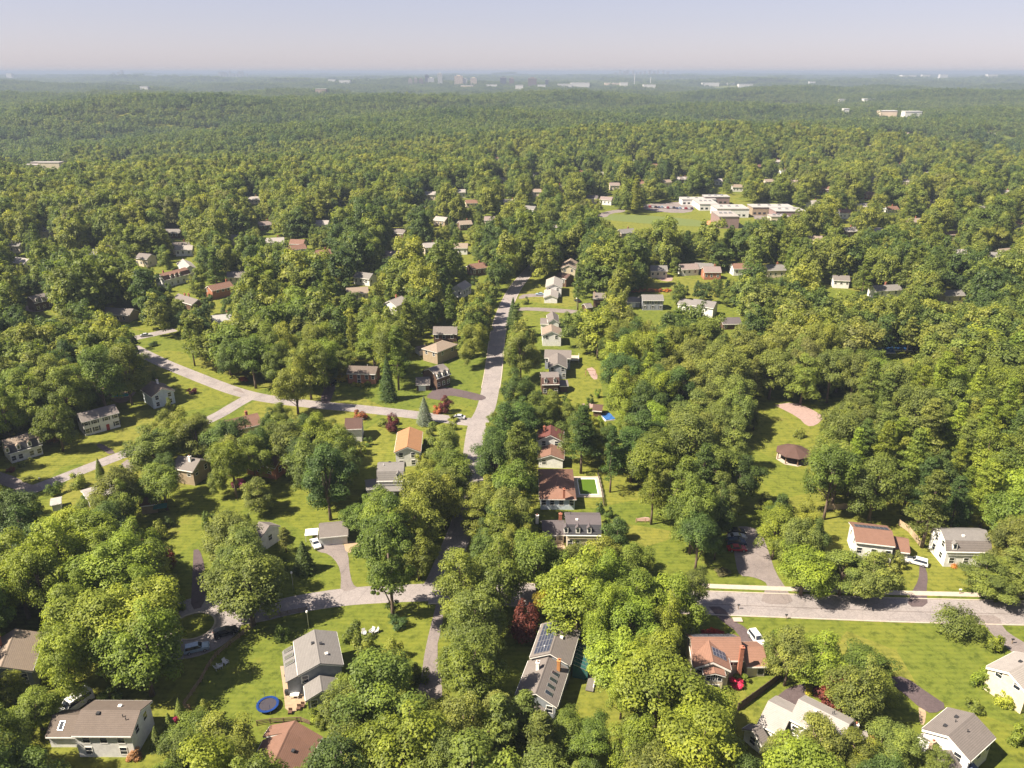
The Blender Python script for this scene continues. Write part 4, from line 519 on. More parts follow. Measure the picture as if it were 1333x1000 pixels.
def surf(kind, col, rough=.8):
    """weathered surface: fine grain, larger blotches and courses for siding, shingle or brick"""
    key = (kind, col)
    if key in _mc: return _mc[key]
    m, nt, b = newmat(kind + '_finish')
    c = ramp(nt, noise(nt, 1.1, 5), (.3, sc(col, .80)), (.7, sc(col, 1.14)))
    g = noise(nt, 9 if kind != 'asphalt' else 3, 3, .7)
    c = mixc(nt, .55 if kind in ('shingle', 'asphalt') else .2, c, ramp(nt, g, (.25, sc(col, .55)), (.75, sc(col, 1.35))))
    if kind in ('siding', 'shingle', 'brick', 'plank'):
        tc = nt.nodes.new('ShaderNodeTexCoord')
        w = nt.nodes.new('ShaderNodeTexWave'); w.wave_type = 'BANDS'; w.bands_direction = 'X' if kind == 'plank' else ('Z' if kind != 'shingle' else 'Y')
        w.inputs['Scale'].default_value = {'siding': 1.6, 'shingle': 1.1, 'brick': 2.6, 'plank': 2.2}[kind]; w.inputs['Distortion'].default_value = .8; w.inputs['Detail'].default_value = 2
        nt.links.new(tc.outputs['Object'], w.inputs['Vector'])
        c = mixc(nt, {'siding': .12, 'shingle': .22, 'brick': .25, 'plank': .35}[kind], c, w.outputs['Color'], 'MULTIPLY')
    if kind == 'asphalt':
        vo = nt.nodes.new('ShaderNodeTexVoronoi'); vo.feature = 'DISTANCE_TO_EDGE'; vo.inputs['Scale'].default_value = .22; tc = nt.nodes.new('ShaderNodeTexCoord'); nt.links.new(tc.outputs['Object'], vo.inputs['Vector'])
        c = mixc(nt, .3, c, ramp(nt, vo.outputs['Distance'], (0, (.45,.45,.45)), (.035, (1,1,1))), 'MULTIPLY')
        c = mixc(nt, .4, c, ramp(nt, noise(nt, .16, 5, .7), (.36, (.62,.62,.64)), (.52, (1,1,1)), (.68, (1.22,1.2,1.18))), 'MULTIPLY')
    nt.links.new(c, b.inputs['Base Color']); b.inputs['Roughness'].default_value = rough
    b.inputs['Specular IOR Level'].default_value = .3
    _mc[key] = m; return m
WALLC = {k: sc(v, .72) for k, v in dict(white=(.97,.95,.92), cream=(.86,.74,.56), tan=(.46,.36,.25), bluegrey=(.30,.33,.36), greyblue=(.36,.38,.42), paleblue=(.72,.80,.88), brown=(.17,.10,.07), brick=(.52,.22,.13), mauve=(.36,.25,.24), grey=(.34,.33,.32)).items()}
ROOFC = {k: sc(v, .6) for k, v in dict(grey=(.29,.27,.26), greybrown=(.27,.235,.22), brown=(.215,.17,.145), tan=(.40,.315,.25), pale=(.50,.455,.43), rust=(.30,.165,.12), redbrown=(.36,.195,.14), orange=(.52,.27,.135), darkred=(.20,.07,.06),
 darkbrown=(.15,.085,.07), slate=(.17,.145,.155), darkslate=(.085,.085,.10), pinkgrey=(.36,.28,.26), whiteroof=(.50,.48,.46)).items()}
def wallm(n): return surf('brick' if n in ('brick', 'brown') else 'siding', WALLC[n], .75)
def roofm(n): return surf('metal' if n == 'whiteroof' else 'shingle', ROOFC[n], .85)
def flat(name, col, rough=.5, metal=0, spec=.4):
    if name in _mc: return _mc[name]
    m, nt, b = newmat(name); b.inputs['Roughness'].default_value = rough; b.inputs['Metallic'].default_value = metal; b.inputs['Specular IOR Level'].default_value = spec
    c = ramp(nt, noise(nt, 2.5, 3), (.3, sc(col, .86)), (.7, sc(col, 1.1))); nt.links.new(c, b.inputs['Base Color'])
    _mc[name] = m; return m
TRIM = flat('white_trim', (.78,.76,.72)); GLASS = flat('window_glass', (.02,.025,.035), .08, 0, .8); DARK = flat('dark_metal', (.03,.03,.033), .5)
SOLAR = flat('solar_cell', (.035,.042,.068), .28, 0, .7); SFRAME = flat('aluminium', (.55,.55,.56), .35, .8)
CHIM = dict(red=surf('brick', (.36,.14,.09)), orange=surf('brick', (.48,.22,.08)), white=flat('white_trim', (.78,.76,.72)), stone=surf('stone', (.46,.36,.27)))
SHUT = flat('shutter_paint', (.03,.035,.05), .6)
# ------------------------------------------------------------------ mesh helpers
class MB:
    def __init__(s): s.v = []; s.f = []
    def box(s, x0, x1, y0, y1, z0, z1):
        n = len(s.v); s.v += [(x, y, z) for z in (z0, z1) for y in (y0, y1) for x in (x0, x1)]
        s.f += [tuple(n + i for i in q) for q in ((0,2,3,1),(4,5,7,6),(0,1,5,4),(2,6,7,3),(0,4,6,2),(1,3,7,5))]; return s
    def prism(s, prof, x0, x1, axis='x'):
        """closed outline (y, z) extruded along x"""
        n = len(s.v); k = len(prof)
        for x in (x0, x1): s.v += [(x, p, q) if axis == 'x' else (p, x, q) if axis == 'y' else (p, q, x) for p, q in prof]
        s.f += [tuple(n + i for i in range(k))[::-1], tuple(n + k + i for i in range(k))]
        s.f += [(n + i, n + (i + 1) % k, n + k + (i + 1) % k, n + k + i) for i in range(k)]; return s
    def tube(s, pts, rad, seg=6):
        n0 = len(s.v); pts = [Vector(p) for p in pts]
        for i, p in enumerate(pts):
            d = (pts[min(i + 1, len(pts) - 1)] - pts[max(i - 1, 0)]).normalized()
            a = d.orthogonal().normalized(); b = d.cross(a)
            for k in range(seg):
                t = 2 * math.pi * k / seg; s.v.append(tuple(p + (a * math.cos(t) + b * math.sin(t)) * rad[i]))
        for i in range(len(pts) - 1):
            for k in range(seg):
                a = n0 + i * seg + k; b = n0 + i * seg + (k + 1) % seg; s.f.append((a, b, b + seg, a + seg))
        s.f.append(tuple(n0 + k for k in range(seg))[::-1]); s.f.append(tuple(n0 + (len(pts) - 1) * seg + k for k in range(seg))); return s
    def lathe(s, prof, seg=16, c=(0, 0)):
        n0 = len(s.v)
        for r, z in prof:
            for k in range(seg):
                t = 2 * math.pi * k / seg; s.v.append((c[0] + r * math.cos(t), c[1] + r * math.sin(t), z))
        for i in range(len(prof) - 1):
            for k in range(seg):
                a = n0 + i * seg + k; b = n0 + i * seg + (k + 1) % seg; s.f.append((a, b, b + seg, a + seg))
        s.f.append(tuple(n0 + k for k in range(seg))[::-1]); s.f.append(tuple(n0 + (len(prof) - 1) * seg + k for k in range(seg))); return s
    def mesh(s, name, m, smooth=False):
        me = bpy.data.meshes.new(name); me.from_pydata(s.v, [], s.f); me.materials.append(m)
        b = bmesh.new(); b.from_mesh(me); bmesh.ops.recalc_face_normals(b, faces=b.faces); b.to_mesh(me); b.free()
        if smooth: me.polygons.foreach_set('use_smooth', [True] * len(me.polygons))
        return me
    def build(s, name, m, parent=None, smooth=False):
        return link(name, s.mesh(name, m, smooth), parent)
def link(name, me, parent=None, loc=(0, 0, 0), rz=0):
    o = bpy.data.objects.new(name, me); C.objects.link(o); o.location = loc; o.rotation_euler = (0, 0, rz)
    if parent: o.parent = parent
    return o
def tag(o, label=None, cat=None, group=None, kind=None):
    if label: o['label'] = label
    if cat: o['category'] = cat
    if group: o['group'] = group
    if kind: o['kind'] = kind
    return o
def empty(name, loc, rz=0):
    o = link(name, None, None, loc, rz); o.empty_display_size = .5; return o
AUTO = []          # things whose label is written from what stands near them
LAND = []          # (x, y, short name) of the landmarks those labels lean on
def later(o, cat, desc, kindword, group): AUTO.append((o, cat, desc, kindword, group))
# ------------------------------------------------------------------ ground, streets, drives
def ground_mat():
    m, nt, b = newmat('grass_land')
    tc = nt.nodes.new('ShaderNodeTexCoord'); p = tc.outputs['Object']
    big = noise(nt, .018, 4, .6, p); mid = noise(nt, .12, 4, .65, p); fine = noise(nt, 1.6, 4, .75, p)
    c = ramp(nt, big, (.32, (.085,.108,.016)), (.52, (.120,.135,.020)), (.70, (.150,.150,.030)))
    c = mixc(nt, .45, c, ramp(nt, mid, (.3, (.060,.086,.009)), (.7, (.155,.152,.024))))
    c = mixc(nt, .40, c, ramp(nt, fine, (.3, (.055,.075,.008)), (.72, (.165,.165,.028))))
    vo = nt.nodes.new('ShaderNodeTexVoronoi'); vo.inputs['Scale'].default_value = .028; nt.links.new(p, vo.inputs['Vector'])
    lot = nt.nodes.new('ShaderNodeSeparateColor'); nt.links.new(vo.outputs['Color'], lot.inputs[0])
    c = mixc(nt, .55, c, ramp(nt, lot.outputs[0], (0, (.072,.105,.018)), (.5, (.118,.135,.021)), (1, (.158,.150,.034))))
    spot = ramp(nt, noise(nt, .45, 5, .75, p), (.36, (.45,.5,.45)), (.5, (1,1,1)), (.66, (1.25,1.15,1.1)))
    c = mixc(nt, .8, c, spot, 'MULTIPLY')
    w = nt.nodes.new('ShaderNodeTexWave'); w.bands_direction = 'Y'; w.inputs['Scale'].default_value = .24; w.inputs['Distortion'].default_value = 2.5; w.inputs['Detail'].default_value = 2; w.inputs['Detail Scale'].default_value = .3
    nt.links.new(p, w.inputs['Vector'])
    c = mixc(nt, .07, c, w.outputs['Color'], 'OVERLAY')
    dry = ramp(nt, noise(nt, .06, 5, .7, p), (.60, (0,0,0)), (.74, (1,1,1)))
    sx = nt.nodes.new('ShaderNodeSeparateColor'); nt.links.new(dry, sx.inputs[0])
    ml = nt.nodes.new('ShaderNodeMath'); ml.operation = 'MULTIPLY'; ml.inputs[1].default_value = .5; nt.links.new(sx.outputs[0], ml.inputs[0])
    c = mixc(nt, ml.outputs[0], c, (.17,.135,.042))
    nt.links.new(c, b.inputs['Base Color']); b.inputs['Roughness'].default_value = .95; b.inputs['Specular IOR Level'].default_value = .1
    return m
def axis_steps(lim0):
    v = [0.0]; s = 60
    while v[-1] < lim0:
        d = v[-1]; v.append(d + (60 if d < 2400 else 160 if d < 6000 else 700))
    return v
ax = axis_steps(30000); xs = sorted([-a for a in ax[1:]] + ax); ys = [-3000, -1500, -600, -200] + [a for a in ax]
gv = [(x, y, hill(x, y)) for y in ys for x in xs]; nx = len(xs)
gf = [(j * nx + i, j * nx + i + 1, (j + 1) * nx + i + 1, (j + 1) * nx + i) for j in range(len(ys) - 1) for i in range(nx - 1)]
me = bpy.data.meshes.new('ground'); me.from_pydata(gv, [], gf); me.materials.append(ground_mat())
tag(link('ground', me), kind='structure')
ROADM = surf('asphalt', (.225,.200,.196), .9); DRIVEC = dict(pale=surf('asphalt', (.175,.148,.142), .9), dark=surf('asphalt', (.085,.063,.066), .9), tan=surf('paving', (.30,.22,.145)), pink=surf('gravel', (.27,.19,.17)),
 grass2=surf('turf', (.10,.125,.03)), red=surf('clay', (.50,.20,.10)))
KERB = surf('concrete', (.36,.31,.26), .85)
def smooth_line(P, it=2):
    P = [Vector((p[0], p[1])) for p in P]
    for _ in range(it):
        Q = [P[0]]
        for a, b in zip(P[:-1], P[1:]): Q += [a * .75 + b * .25, a * .25 + b * .75]
        P = Q + [P[-1]]
    return P
def strip(name, P, off0, off1, z0, z1, m, kind='structure'):
    """a strip that runs along a line between two side offsets, with real thickness"""
    mb = MB(); n = len(P)
    for i, p in enumerate(P):
        d = (P[min(i + 1, n - 1)] - P[max(i - 1, 0)]).normalized(); nn = Vector((-d.y, d.x))
        for o in (off0, off1):
            q = p + nn * o; h = hill(q.x, q.y); mb.v += [(q.x, q.y, h + z0), (q.x, q.y, h + z1)]
    for i in range(n - 1):
        a = 4 * i; b = a + 4
        mb.f += [(a + 1, b + 1, b + 3, a + 3), (a, b, b + 1, a + 1), (a + 2, a + 3, b + 3, b + 2)]
    mb.f += [(0, 1, 3, 2), (4 * n - 4, 4 * n - 2, 4 * n - 1, 4 * n - 3)]
    return tag(mb.build(name, m), kind=kind)
for i, (nm, w, pts) in enumerate(ROADS):
    P = smooth_line([at(*p) for p in pts])
    strip('road', P, -w / 2, w / 2, -.2, .012 + .004 * i, ROADM)
    if i in (0, 3):
        kb = P if i == 0 else [p for p in P if p.y > 262]
        for s in (-1, 1): strip('kerb', kb, s * (w / 2), s * (w / 2 + .3), -.2, .11, KERB)
P0 = [p for p in smooth_line([at(*p) for p in ROADS[0][2]]) if p.x > 38]
strip('pavement', P0, ROADS[0][1] / 2 + 1.3, ROADS[0][1] / 2 + 2.9, -.2, .06, KERB)
seamm = surf('asphalt', (.15,.128,.122), .9)
strip('road_seam', P0, -.6, -.35, .0, .021, seamm)
def sheet(name, pts, z, m, kind='structure', th=.2):
    P = [at(*p) for p in pts]; c = sum((Vector((p.x, p.y)) for p in P), Vector((0, 0))) / len(P); h = hill(c.x, c.y)
    P = smooth_line([(p.x, p.y) for p in P] + [(P[0].x, P[0].y)], 1)[:-1]
    mb = MB(); mb.prism([(p.x, p.y) for p in P], h - th, h + z, 'z')
    o = mb.build(name, m); return tag(o, kind=kind)
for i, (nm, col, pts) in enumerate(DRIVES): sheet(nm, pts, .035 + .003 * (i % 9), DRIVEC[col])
# cul-de-sac ring on the lower left, round a grass island with a pale kerb
ic = at(252, 815); mb = MB()
def ring(name, c, r0, r1, z0, z1, m, a0=0, a1=360, ky=1.0):
    mb = MB(); n = 40
    for k in range(n + 1):
        t = math.radians(a0 + (a1 - a0) * k / n)
        for r in (r0, r1):
            for z in (z0, z1): mb.v.append((c.x + r * math.cos(t), c.y + r * ky * math.sin(t), z))
    for k in range(n):
        a = 4 * k; b = a + 4; mb.f += [(a + 1, b + 1, b + 3, a + 3), (a, b, b + 1, a + 1), (a + 2, a + 3, b + 3, b + 2)]
    return tag(mb.build(name, m), kind='structure')
ring('road', ic, 4.6, 10.2, -.2, .034, ROADM); ring('kerb', ic, 4.2, 4.6, -.2, .14, KERB)
# ------------------------------------------------------------------ houses
_wm = {}
def window(par, loc, rz, w=1.15, h=1.5, shut=0, pane=GLASS, tm=TRIM):
    key = (w, h)
    if key not in _wm:
        f = MB(); f.box(-w/2-.1, w/2+.1, -.06, .02, -h/2-.1, -h/2); f.box(-w/2-.1, w/2+.1, -.06, .02, h/2, h/2+.1); f.box(-w/2-.1, -w/2, -.06, .02, -h/2, h/2); f.box(w/2, w/2+.1, -.06, .02, -h/2, h/2); f.box(-w/2, w/2, -.05, .02, -.035, .035)
        _wm[key] = (f.mesh('window', tm), MB().box(-w/2, w/2, -.03, .01, -h/2, h/2).mesh('pane', pane), MB().box(-.22, .22, -.055, .01, -h/2-.05, h/2+.05).mesh('shutter', SHUT))
    f, p, s = _wm[key]
    o = link('window', f, par, loc, rz); link('pane', p, o)
    if shut:
        for sgn in (-1, 1): link('shutter', s, o, (sgn * (w / 2 + .34), 0, 0))
    return o
FACE = dict(F=(0, -1, 0), B=(math.pi, 1, 0), L=(-math.pi / 2, 0, -1), R=(math.pi / 2, 0, 1))
def on_face(f, u, z, L, W, out=.0):
    """place on a wall: u runs along the wall seen from outside, left to right"""
    if f == 'F': return (u, -W / 2 - out, z), 0
    if f == 'B': return (-u, W / 2 + out, z), math.pi
    if f == 'L': return (-L / 2 - out, -u, z), -math.pi / 2
    return (L / 2 + out, u, z), math.pi / 2
def frame(root, p1, p2, zr):
    """local matrix of a block whose ridge runs between two picture points"""
    a, b = at(*p1, zr), at(*p2, zr); c = (a + b) / 2; d = b - a
    return c.x, c.y, math.atan2(d.y, d.x), d.length
def block(root, bx, by, rz, L, W, ze, zr, kind, wall, roof, o, lower=None, ov=.38):
    """walls and roof of one wing, in the house's own coordinates"""
    M = Matrix.Translation((bx, by, 0)) @ Matrix.Rotation(rz, 4, 'Z')
    def put(ob):
        ob.matrix_basis = M @ ob.matrix_basis; return ob
    t = .16; lw = L - 2 * ov; w2 = W / 2; sl = (zr - ze) / w2
    wm, rm = wallm(wall), roofm(roof); trimm = TRIM
    if kind == 'gable':
        eo = w2 + ov; top = [(-eo, ze - ov * sl), (0, zr), (eo, ze - ov * sl)]
    elif kind == 'gambrel':
        k = w2 * .74; zk = ze + (zr - ze) * .12 + 1.75 if zr - ze > 2.9 else ze + (zr - ze) * .6
        top = [(-w2 - .3, ze - .1), (-k, zk), (0, zr), (k, zk), (w2 + .3, ze - .1)]
    if kind in ('gable', 'gambrel'):
        def lowline(d): return [(y * (1 - d * .02), z - d) for y, z in top]
        wp = [(-w2, -.3), (w2, -.3)]
        ins = [(y, z - t - .006) for y, z in top if abs(y) < w2 - .01]
        if kind == 'gable': body = wp + [(w2, ze - t - .006), (0, zr - t - .006), (-w2, ze - t - .006)]
        else: body = wp + [(w2, ze - .12)] + [(y * .985, z - t - .01) for y, z in top[1:-1]][::-1] + [(-w2, ze - .12)]
        wl_ = put(MB().prism(body, -lw / 2, lw / 2).build('wall', wm, root))
        under = [(y, z - t) for y, z in top]
        if kind == 'gambrel':
            r = put(MB().prism([top[1], top[2], top[3], (top[3][0], top[3][1] - t), (0, zr - t), (top[1][0], top[1][1] - t)], -L / 2, L / 2).build('roof', rm, root))
            lm = roofm(lower or roof)
            for s in (0, 3):
                mb = MB()
                a, b = top[s], top[s + 1]; q = .16 if s == 3 else -.16
                sg = 1 if s == 3 else -1
                A, B = (a, b) if s == 3 else (b, a)
                mb.prism([(A[0] + .004 * sg, A[1] - .01), (B[0], B[1]), (B[0] - .2 * sg, B[1]), (A[0] - .2 * sg, A[1] - .01)], -L / 2 + .02, L / 2 - .02)
                put(mb.build('mansard_slope', lm, root))
        else:
            r = put(MB().prism(top + under[::-1], -L / 2, L / 2).build('roof', rm, root))
        # white barge boards along both gable rakes and boards along the eaves
        mb = MB(); d0, d1 = t + .003, t + (.5 if o.get('trimw') else .26)
        if kind == 'gable':
            rake = [(y * .985, z - d0) for y, z in top] + [(y * .985, z - d1) for y, z in top][::-1]
            for x in (-L / 2 + .02, L / 2 - .14): mb.prism(rake, x, x + .12)
            for s in (-1, 1):
                mb.box(-L / 2 + .15, L / 2 - .15, s * (w2 + ov) - .07, s * (w2 + ov) + .07, top[0][1] - t - .16, top[0][1] - .05)
        else:
            for s in (-1, 1): mb.box(-L / 2 + .03, L / 2 - .03, s * (w2 + .42) - .08, s * (w2 + .42) + .08, ze - .34, ze - .12)
            rake = [(-k, zk - .22), (0, zr - .22), (k, zk - .22), (k, zk - .4), (0, zr - .4), (-k, zk - .4)]
            for x in (-L / 2 + .02, L / 2 - .14): mb.prism(rake, x, x + .12)
        put(mb.build('trim', trimm, root))
    elif kind == 'hip':
        e = o.get('ext', W / 2) + ov; X0 = L / 2; X1 = X0 + e; Y = w2 + ov; z0 = ze - .1
        put(MB().box(-X1 + ov, X1 - ov, -w2, w2, -.3, ze - .12).build('wall', wm, root)); lw = 2 * (X1 - ov)
        mb = MB(); mb.v = [(-X1, -Y, z0), (X1, -Y, z0), (X1, Y, z0), (-X1, Y, z0), (-X0, 0, zr), (X0, 0, zr), (-X1, -Y, z0 - .12), (X1, -Y, z0 - .12), (X1, Y, z0 - .12), (-X1, Y, z0 - .12)]
        mb.f = [(0, 1, 5, 4), (1, 2, 5), (2, 3, 4, 5), (3, 0, 4), (9, 8, 7, 6), (0, 6, 7, 1), (1, 7, 8, 2), (2, 8, 9, 3), (3, 9, 6, 0)]
        r = put(mb.build('roof', rm, root))
        mb = MB()
        for s in (-1, 1): mb.box(-X1 - .05, X1 + .05, s * Y - .06, s * Y + .06, z0 - .26, z0 - .125); mb.box(s * X1 - .06, s * X1 + .06, -Y + .07, Y - .07, z0 - .26, z0 - .125)
        put(mb.build('trim', trimm, root))
    # ridge cap
    rl = L if kind != 'hip' else L
    put(MB().prism([(-.16, zr - .045), (0, zr + .04), (.16, zr - .045), (.12, zr - .1), (-.12, zr - .1)], -rl / 2 + .02, rl / 2 - .02).build('ridge_cap', roofm(roof), r if False else root))
    for f, L_ in o.get('win', {}).items():
        for u, z in L_:
            lim_ = (lw if f in 'FB' else W) / 2 - .85
            u = max(-lim_, min(lim_, u)); z = min(z, ze - .95) if f in 'FB' else min(z, ze + (zr - ze) * (1 - abs(u) / (W / 2)) - 1.0)
            p, a = on_face(f, u, z, lw, W, .0); put(window(root, p, a, shut=o.get('shut', 0)))
    def slope_z(y): return zr - abs(y) * sl if kind != 'gambrel' else (zr - abs(y) / k * (zr - zk))
    rng = random.Random(int(abs(bx * 13 + by * 7 + L * 31)) + len(wall))
    for i in range(o.get('vents', 0)):
        x = rng.uniform(-L * .35, L * .35); y = rng.choice((-1, 1)) * rng.uniform(.5, w2 * .45); z = slope_z(y)
        if rng.random() < .5: put(MB().lathe([(.07, z - .1), (.07, z + .5), (.11, z + .5), (.11, z + .56)], 8, (x, y)).build('vent_pipe', DARK if rng.random() < .6 else TRIM, root))
        else: put(MB().box(x - .3, x + .3, y - .28, y + .28, z - .1, z + .28).build('roof_vent', DARK if rng.random() < .5 else TRIM, root))
    for x, y, cn in o.get('chim', []):
        z = zr + .9; mb = MB(); mb.box(x - .38, x + .38, y - .3, y + .3, -.2 if abs(y) > w2 - .6 else slope_z(y) - .8, z); mb.box(x - .44, x + .44, y - .36, y + .36, z, z + .16)
        c = put(mb.build('chimney', CHIM[cn], root)); 
        link('chimney_cap', MB().lathe([(.16, z + .155), (.14, z + .5)], 8, (x, y)).mesh('chimney_cap', CHIM['red']), c)
    for key, sh in (('solar', 1.0), ('solarN', 1.0)):
        if key in o:
            f, n, m = o[key][:3]; frac = o[key][3] if len(o[key]) > 3 else 1
            s = -1 if f == 'F' else 1; pw = min(2.0, (L - 1.0) * .97 / n); ph = (w2 / math.cos(math.atan(sl)) - .5) * .95 / m * (frac if frac < 1 else 1)
            if key == 'solar': pw = min(1.15, (L - .8) / n); ph = min(1.7, ph)
            pm = MB().box(-pw/2+.03, pw/2-.03, -ph/2+.03, ph/2-.03, .03, .075).mesh('solar_panel', SOLAR)
            fm = MB().box(-pw/2+.06, pw/2-.06, -ph/2+.0, ph/2-.0, .02, .029); fm.box(-pw/2, -pw/2+.05, -ph/2, ph/2, .02, .08); fm.box(pw/2-.05, pw/2, -ph/2, ph/2, .02, .08); fm.box(-pw/2+.05, pw/2-.05, ph/2-.05, ph/2, .02, .08); fm.box(-pw/2+.05, pw/2-.05, -ph/2, -ph/2+.05, .02, .08)
            fm = fm.mesh('panel_frame', SFRAME); an = math.atan(sl)
            for i in range(n):
                for j in range(m):
                    dd = .35 + (j + .5) * ph; y = s * dd * math.cos(an); z = zr - dd * math.sin(an); x = (i - (n - 1) / 2) * pw
                    q = link('solar_panel', pm, root); q.matrix_basis = M @ Matrix.Translation((x, y, z + .05)) @ Matrix.Rotation(-s * an, 4, 'X'); link('panel_frame', fm, q)
    for i in range(o.get('skyl', 0)):
        x = (i - (o['skyl'] - 1) / 2) * 1.7 - L * .08; an = math.atan(sl); y = -w2 * .55
        mb = MB(); mb.box(-.45, .45, -.75, .75, .0, .12); q = put(mb.build('skylight', SFRAME, root)); q.matrix_basis = M @ Matrix.Translation((x, y, slope_z(y))) @ Matrix.Rotation(an, 4, 'X')
        MB().box(-.38, .38, -.68, .68, .1, .135).build('pane', GLASS, q)
    for u in o.get('dorm', []) if kind == 'gambrel' else []:
        zc = (ze + zk) / 2 + .1; y0 = -w2 - .12; a = .52
        d = put(MB().prism([(-a, zc - .85), (a, zc - .85), (a, zc + .55), (0, zc + 1.05), (-a, zc + .55)], y0, y0 + 1.5, 'y').build('dormer', TRIM, root))
        d.matrix_basis = M @ Matrix.Translation((u, 0, 0))
        MB().prism([(-a - .15, zc + .47), (0, zc + 1.1), (a + .15, zc + .47), (a + .15, zc + .56), (0, zc + 1.2), (-a - .15, zc + .56)], y0 - .12, y0 + 1.55, 'y').build('dormer_roof', roofm(roof), d)
        MB().box(-.3, .3, y0 - .03, y0 + .02, zc - .55, zc + .5).build('pane', GLASS, d)
    for f in o.get('door', []) and [o['door']]:
        p, a = on_face(f[0], f[1], 1.05, lw, W, .0); q = put(MB().box(-.5, .5, -.07, .02, -1.05, 1.05).build('door', flat('red_door', (.30, .03, .03)), root)); q.matrix_basis = M @ Matrix.Translation(p) @ Matrix.Rotation(a, 4, 'Z')
        link('door_handle', MB().box(.32, .42, -.12, -.06, -.1, .0).mesh('door_handle', SFRAME), q)
    for u in o.get('gdoor', []):
        mb = MB()
        for k_ in range(4): mb.box(-1.3, 1.3, -.05 - .012 * (k_ % 2), .02, -.2 + .56 * k_, -.2 + .56 * k_ + .555)
        q = put(mb.build('garage_door', flat('garage_paint', (.62,.62,.62)), root)); q.matrix_basis = M @ Matrix.Translation((u[0] - .3, -W / 2 - .02, .2))
        MB().box(-1.42, 1.42, -.035, .01, 2.06, 2.2).build('door_frame', DARK, q)
    return M, lw, sl
def build_house(h):
    x, y, rz, L = frame(None, h['p1'], h['p2'], h['zr']); g = hill(x, y)
    name = 'garage' if h['key'] in ('C4', 'H4') else 'shed' if h['key'] in ('A10', 'B4b', 'G4', 'H13') else 'house'
    if h['kind'] == 'octagon':
        root = empty('pavilion', (x, y, g)); tag(root, h['label'], 'pavilion'); LAND.append((x, y, h['short'])); R = h['W'] / 2
        MB().lathe([(R + .5, 2.5), (R + .5, 2.62), (.9, 4.55), (.05, 4.75)], 8).build('roof', roofm('darkbrown'), root)
        for k in range(8):
            t = math.pi / 4 * k; link('post', MB().box(-.12, .12, -.12, .12, -.2, 2.55).mesh('post', surf('timber', (.22,.13,.08))), root, ((R - .3) * math.cos(t), (R - .3) * math.sin(t), 0))
        MB().lathe([(R + .2, -.2), (R + .2, .08)], 8).build('floor_slab', KERB, root)
        for k in range(3): link('bench', MB().box(-1, 1, -.35, .35, .4, .48).box(-.8, -.7, -.3, .3, 0, .4).box(.7, .8, -.3, .3, 0, .4).mesh('bench', surf('timber', (.22,.13,.08))), root, (math.cos(k * 2.1) * 2.4, math.sin(k * 2.1) * 2.4, .07), k * 2.1 + 1.5)
        return root
    root = empty(name, (x, y, g), rz); tag(root, h['label'], name); LAND.append((x, y, h['short']))
    inv = Matrix.Rotation(-rz, 4, 'Z') @ Matrix.Translation((-x, -y, 0))
    M, lw, sl = block(root, 0, 0, 0, L, h['W'], h['ze'], h['zr'], h['kind'], h['wall'], h['roof'], h, h.get('lower'))
    W, ze = h['W'], h['ze']
    for w in h.get('wings', []):
        wx, wy, wr, wL = frame(None, w[0], w[1], w[4]); c = inv @ Vector((wx, wy, 0))
        block(root, c.x, c.y, wr - rz, wL, w[2], w[3] - .013, w[4] - .017, w[5], h['wall'], h['roof'], w[6])
    if 'shed' in h:      # lean-to along one eave with skylights
        s = h['shed']; y0, y1 = W / 2 + .42, W / 2 + .42 + s['d']
        MB().prism([(y0 - .4, -.3), (y1 - .3, -.3), (y1 - .3, s['z0'] - .2), (y0 - .4, s['z1'] - .2)], s['x0'] + .3, s['x1'] - .3).build('wall', wallm(h['wall']), root)
        MB().prism([(y0 - .42, s['z1']), (y1, s['z0']), (y1, s['z0'] - .17), (y0 - .42, s['z1'] - .17)], s['x0'], s['x1']).build('roof', roofm(h['roof']), root)
        an = math.atan2(s['z1'] - s['z0'], s['d'])
        for k in range(s['skyl']):
            q = MB().box(-.5, .5, -.95, .95, 0, .12).build('skylight', SFRAME, root); q.matrix_basis = Matrix.Translation((.3 + k * 1.9, (y0 + y1) / 2, (s['z0'] + s['z1']) / 2)) @ Matrix.Rotation(-an, 4, 'X')
            MB().box(-.42, .42, -.87, .87, .1, .135).build('pane', flat('tinted_glass', (.10,.10,.085), .25), q)
    if 'porch' in h:
        f, wd, dp = h['porch']; MB().box(-wd / 2, wd / 2, -W / 2 - dp, -W / 2 + .1, 2.55, 2.72).build('porch_roof', roofm(h['roof']), root)
        for k in range(4): link('porch_post', MB().box(-.1, .1, -.1, .1, -.2, 2.54).mesh('porch_post', TRIM), root, (-wd / 2 + .2 + k * (wd - .4) / 3, -W / 2 - dp + .2, 0))
    if 'sunroom' in h:   # glazed lean-to on the right
        a = inv @ at(*h['sunroom'][0], 2.6); b = inv @ at(*h['sunroom'][1], 2.6); x0, x1 = sorted((a.x, b.x)); yy = -W / 2 - .45
        MB().prism([(yy, -.3), (yy - 3, -.3), (yy - 3, 2.2), (yy, 3.2)], x0, x1).build('sunroom', flat('sunroom_glass', (.03,.10,.10), .1, 0, .8), root)
        mb = MB()
        for k in range(7):
            xx = x0 + (x1 - x0) * k / 6; mb.prism([(yy, 3.2), (yy - 3.05, 2.19), (yy - 3.05, 2.3), (yy, 3.31)], xx - .05, xx + .05)
        mb.build('glazing_bar', SFRAME, root)
        MB().box(x0 - 3, x1, yy - 4.6, yy - 3.1, .25, .4).build('deck', surf('plank', (.16,.145,.13)), root)
        mb = MB()
        for k in range(12): mb.box(x0 - 3 + k * (x1 - x0 + 2.9) / 11, x0 - 2.94 + k * (x1 - x0 + 2.9) / 11, yy - 4.6, yy - 4.54, .4, 1.35)
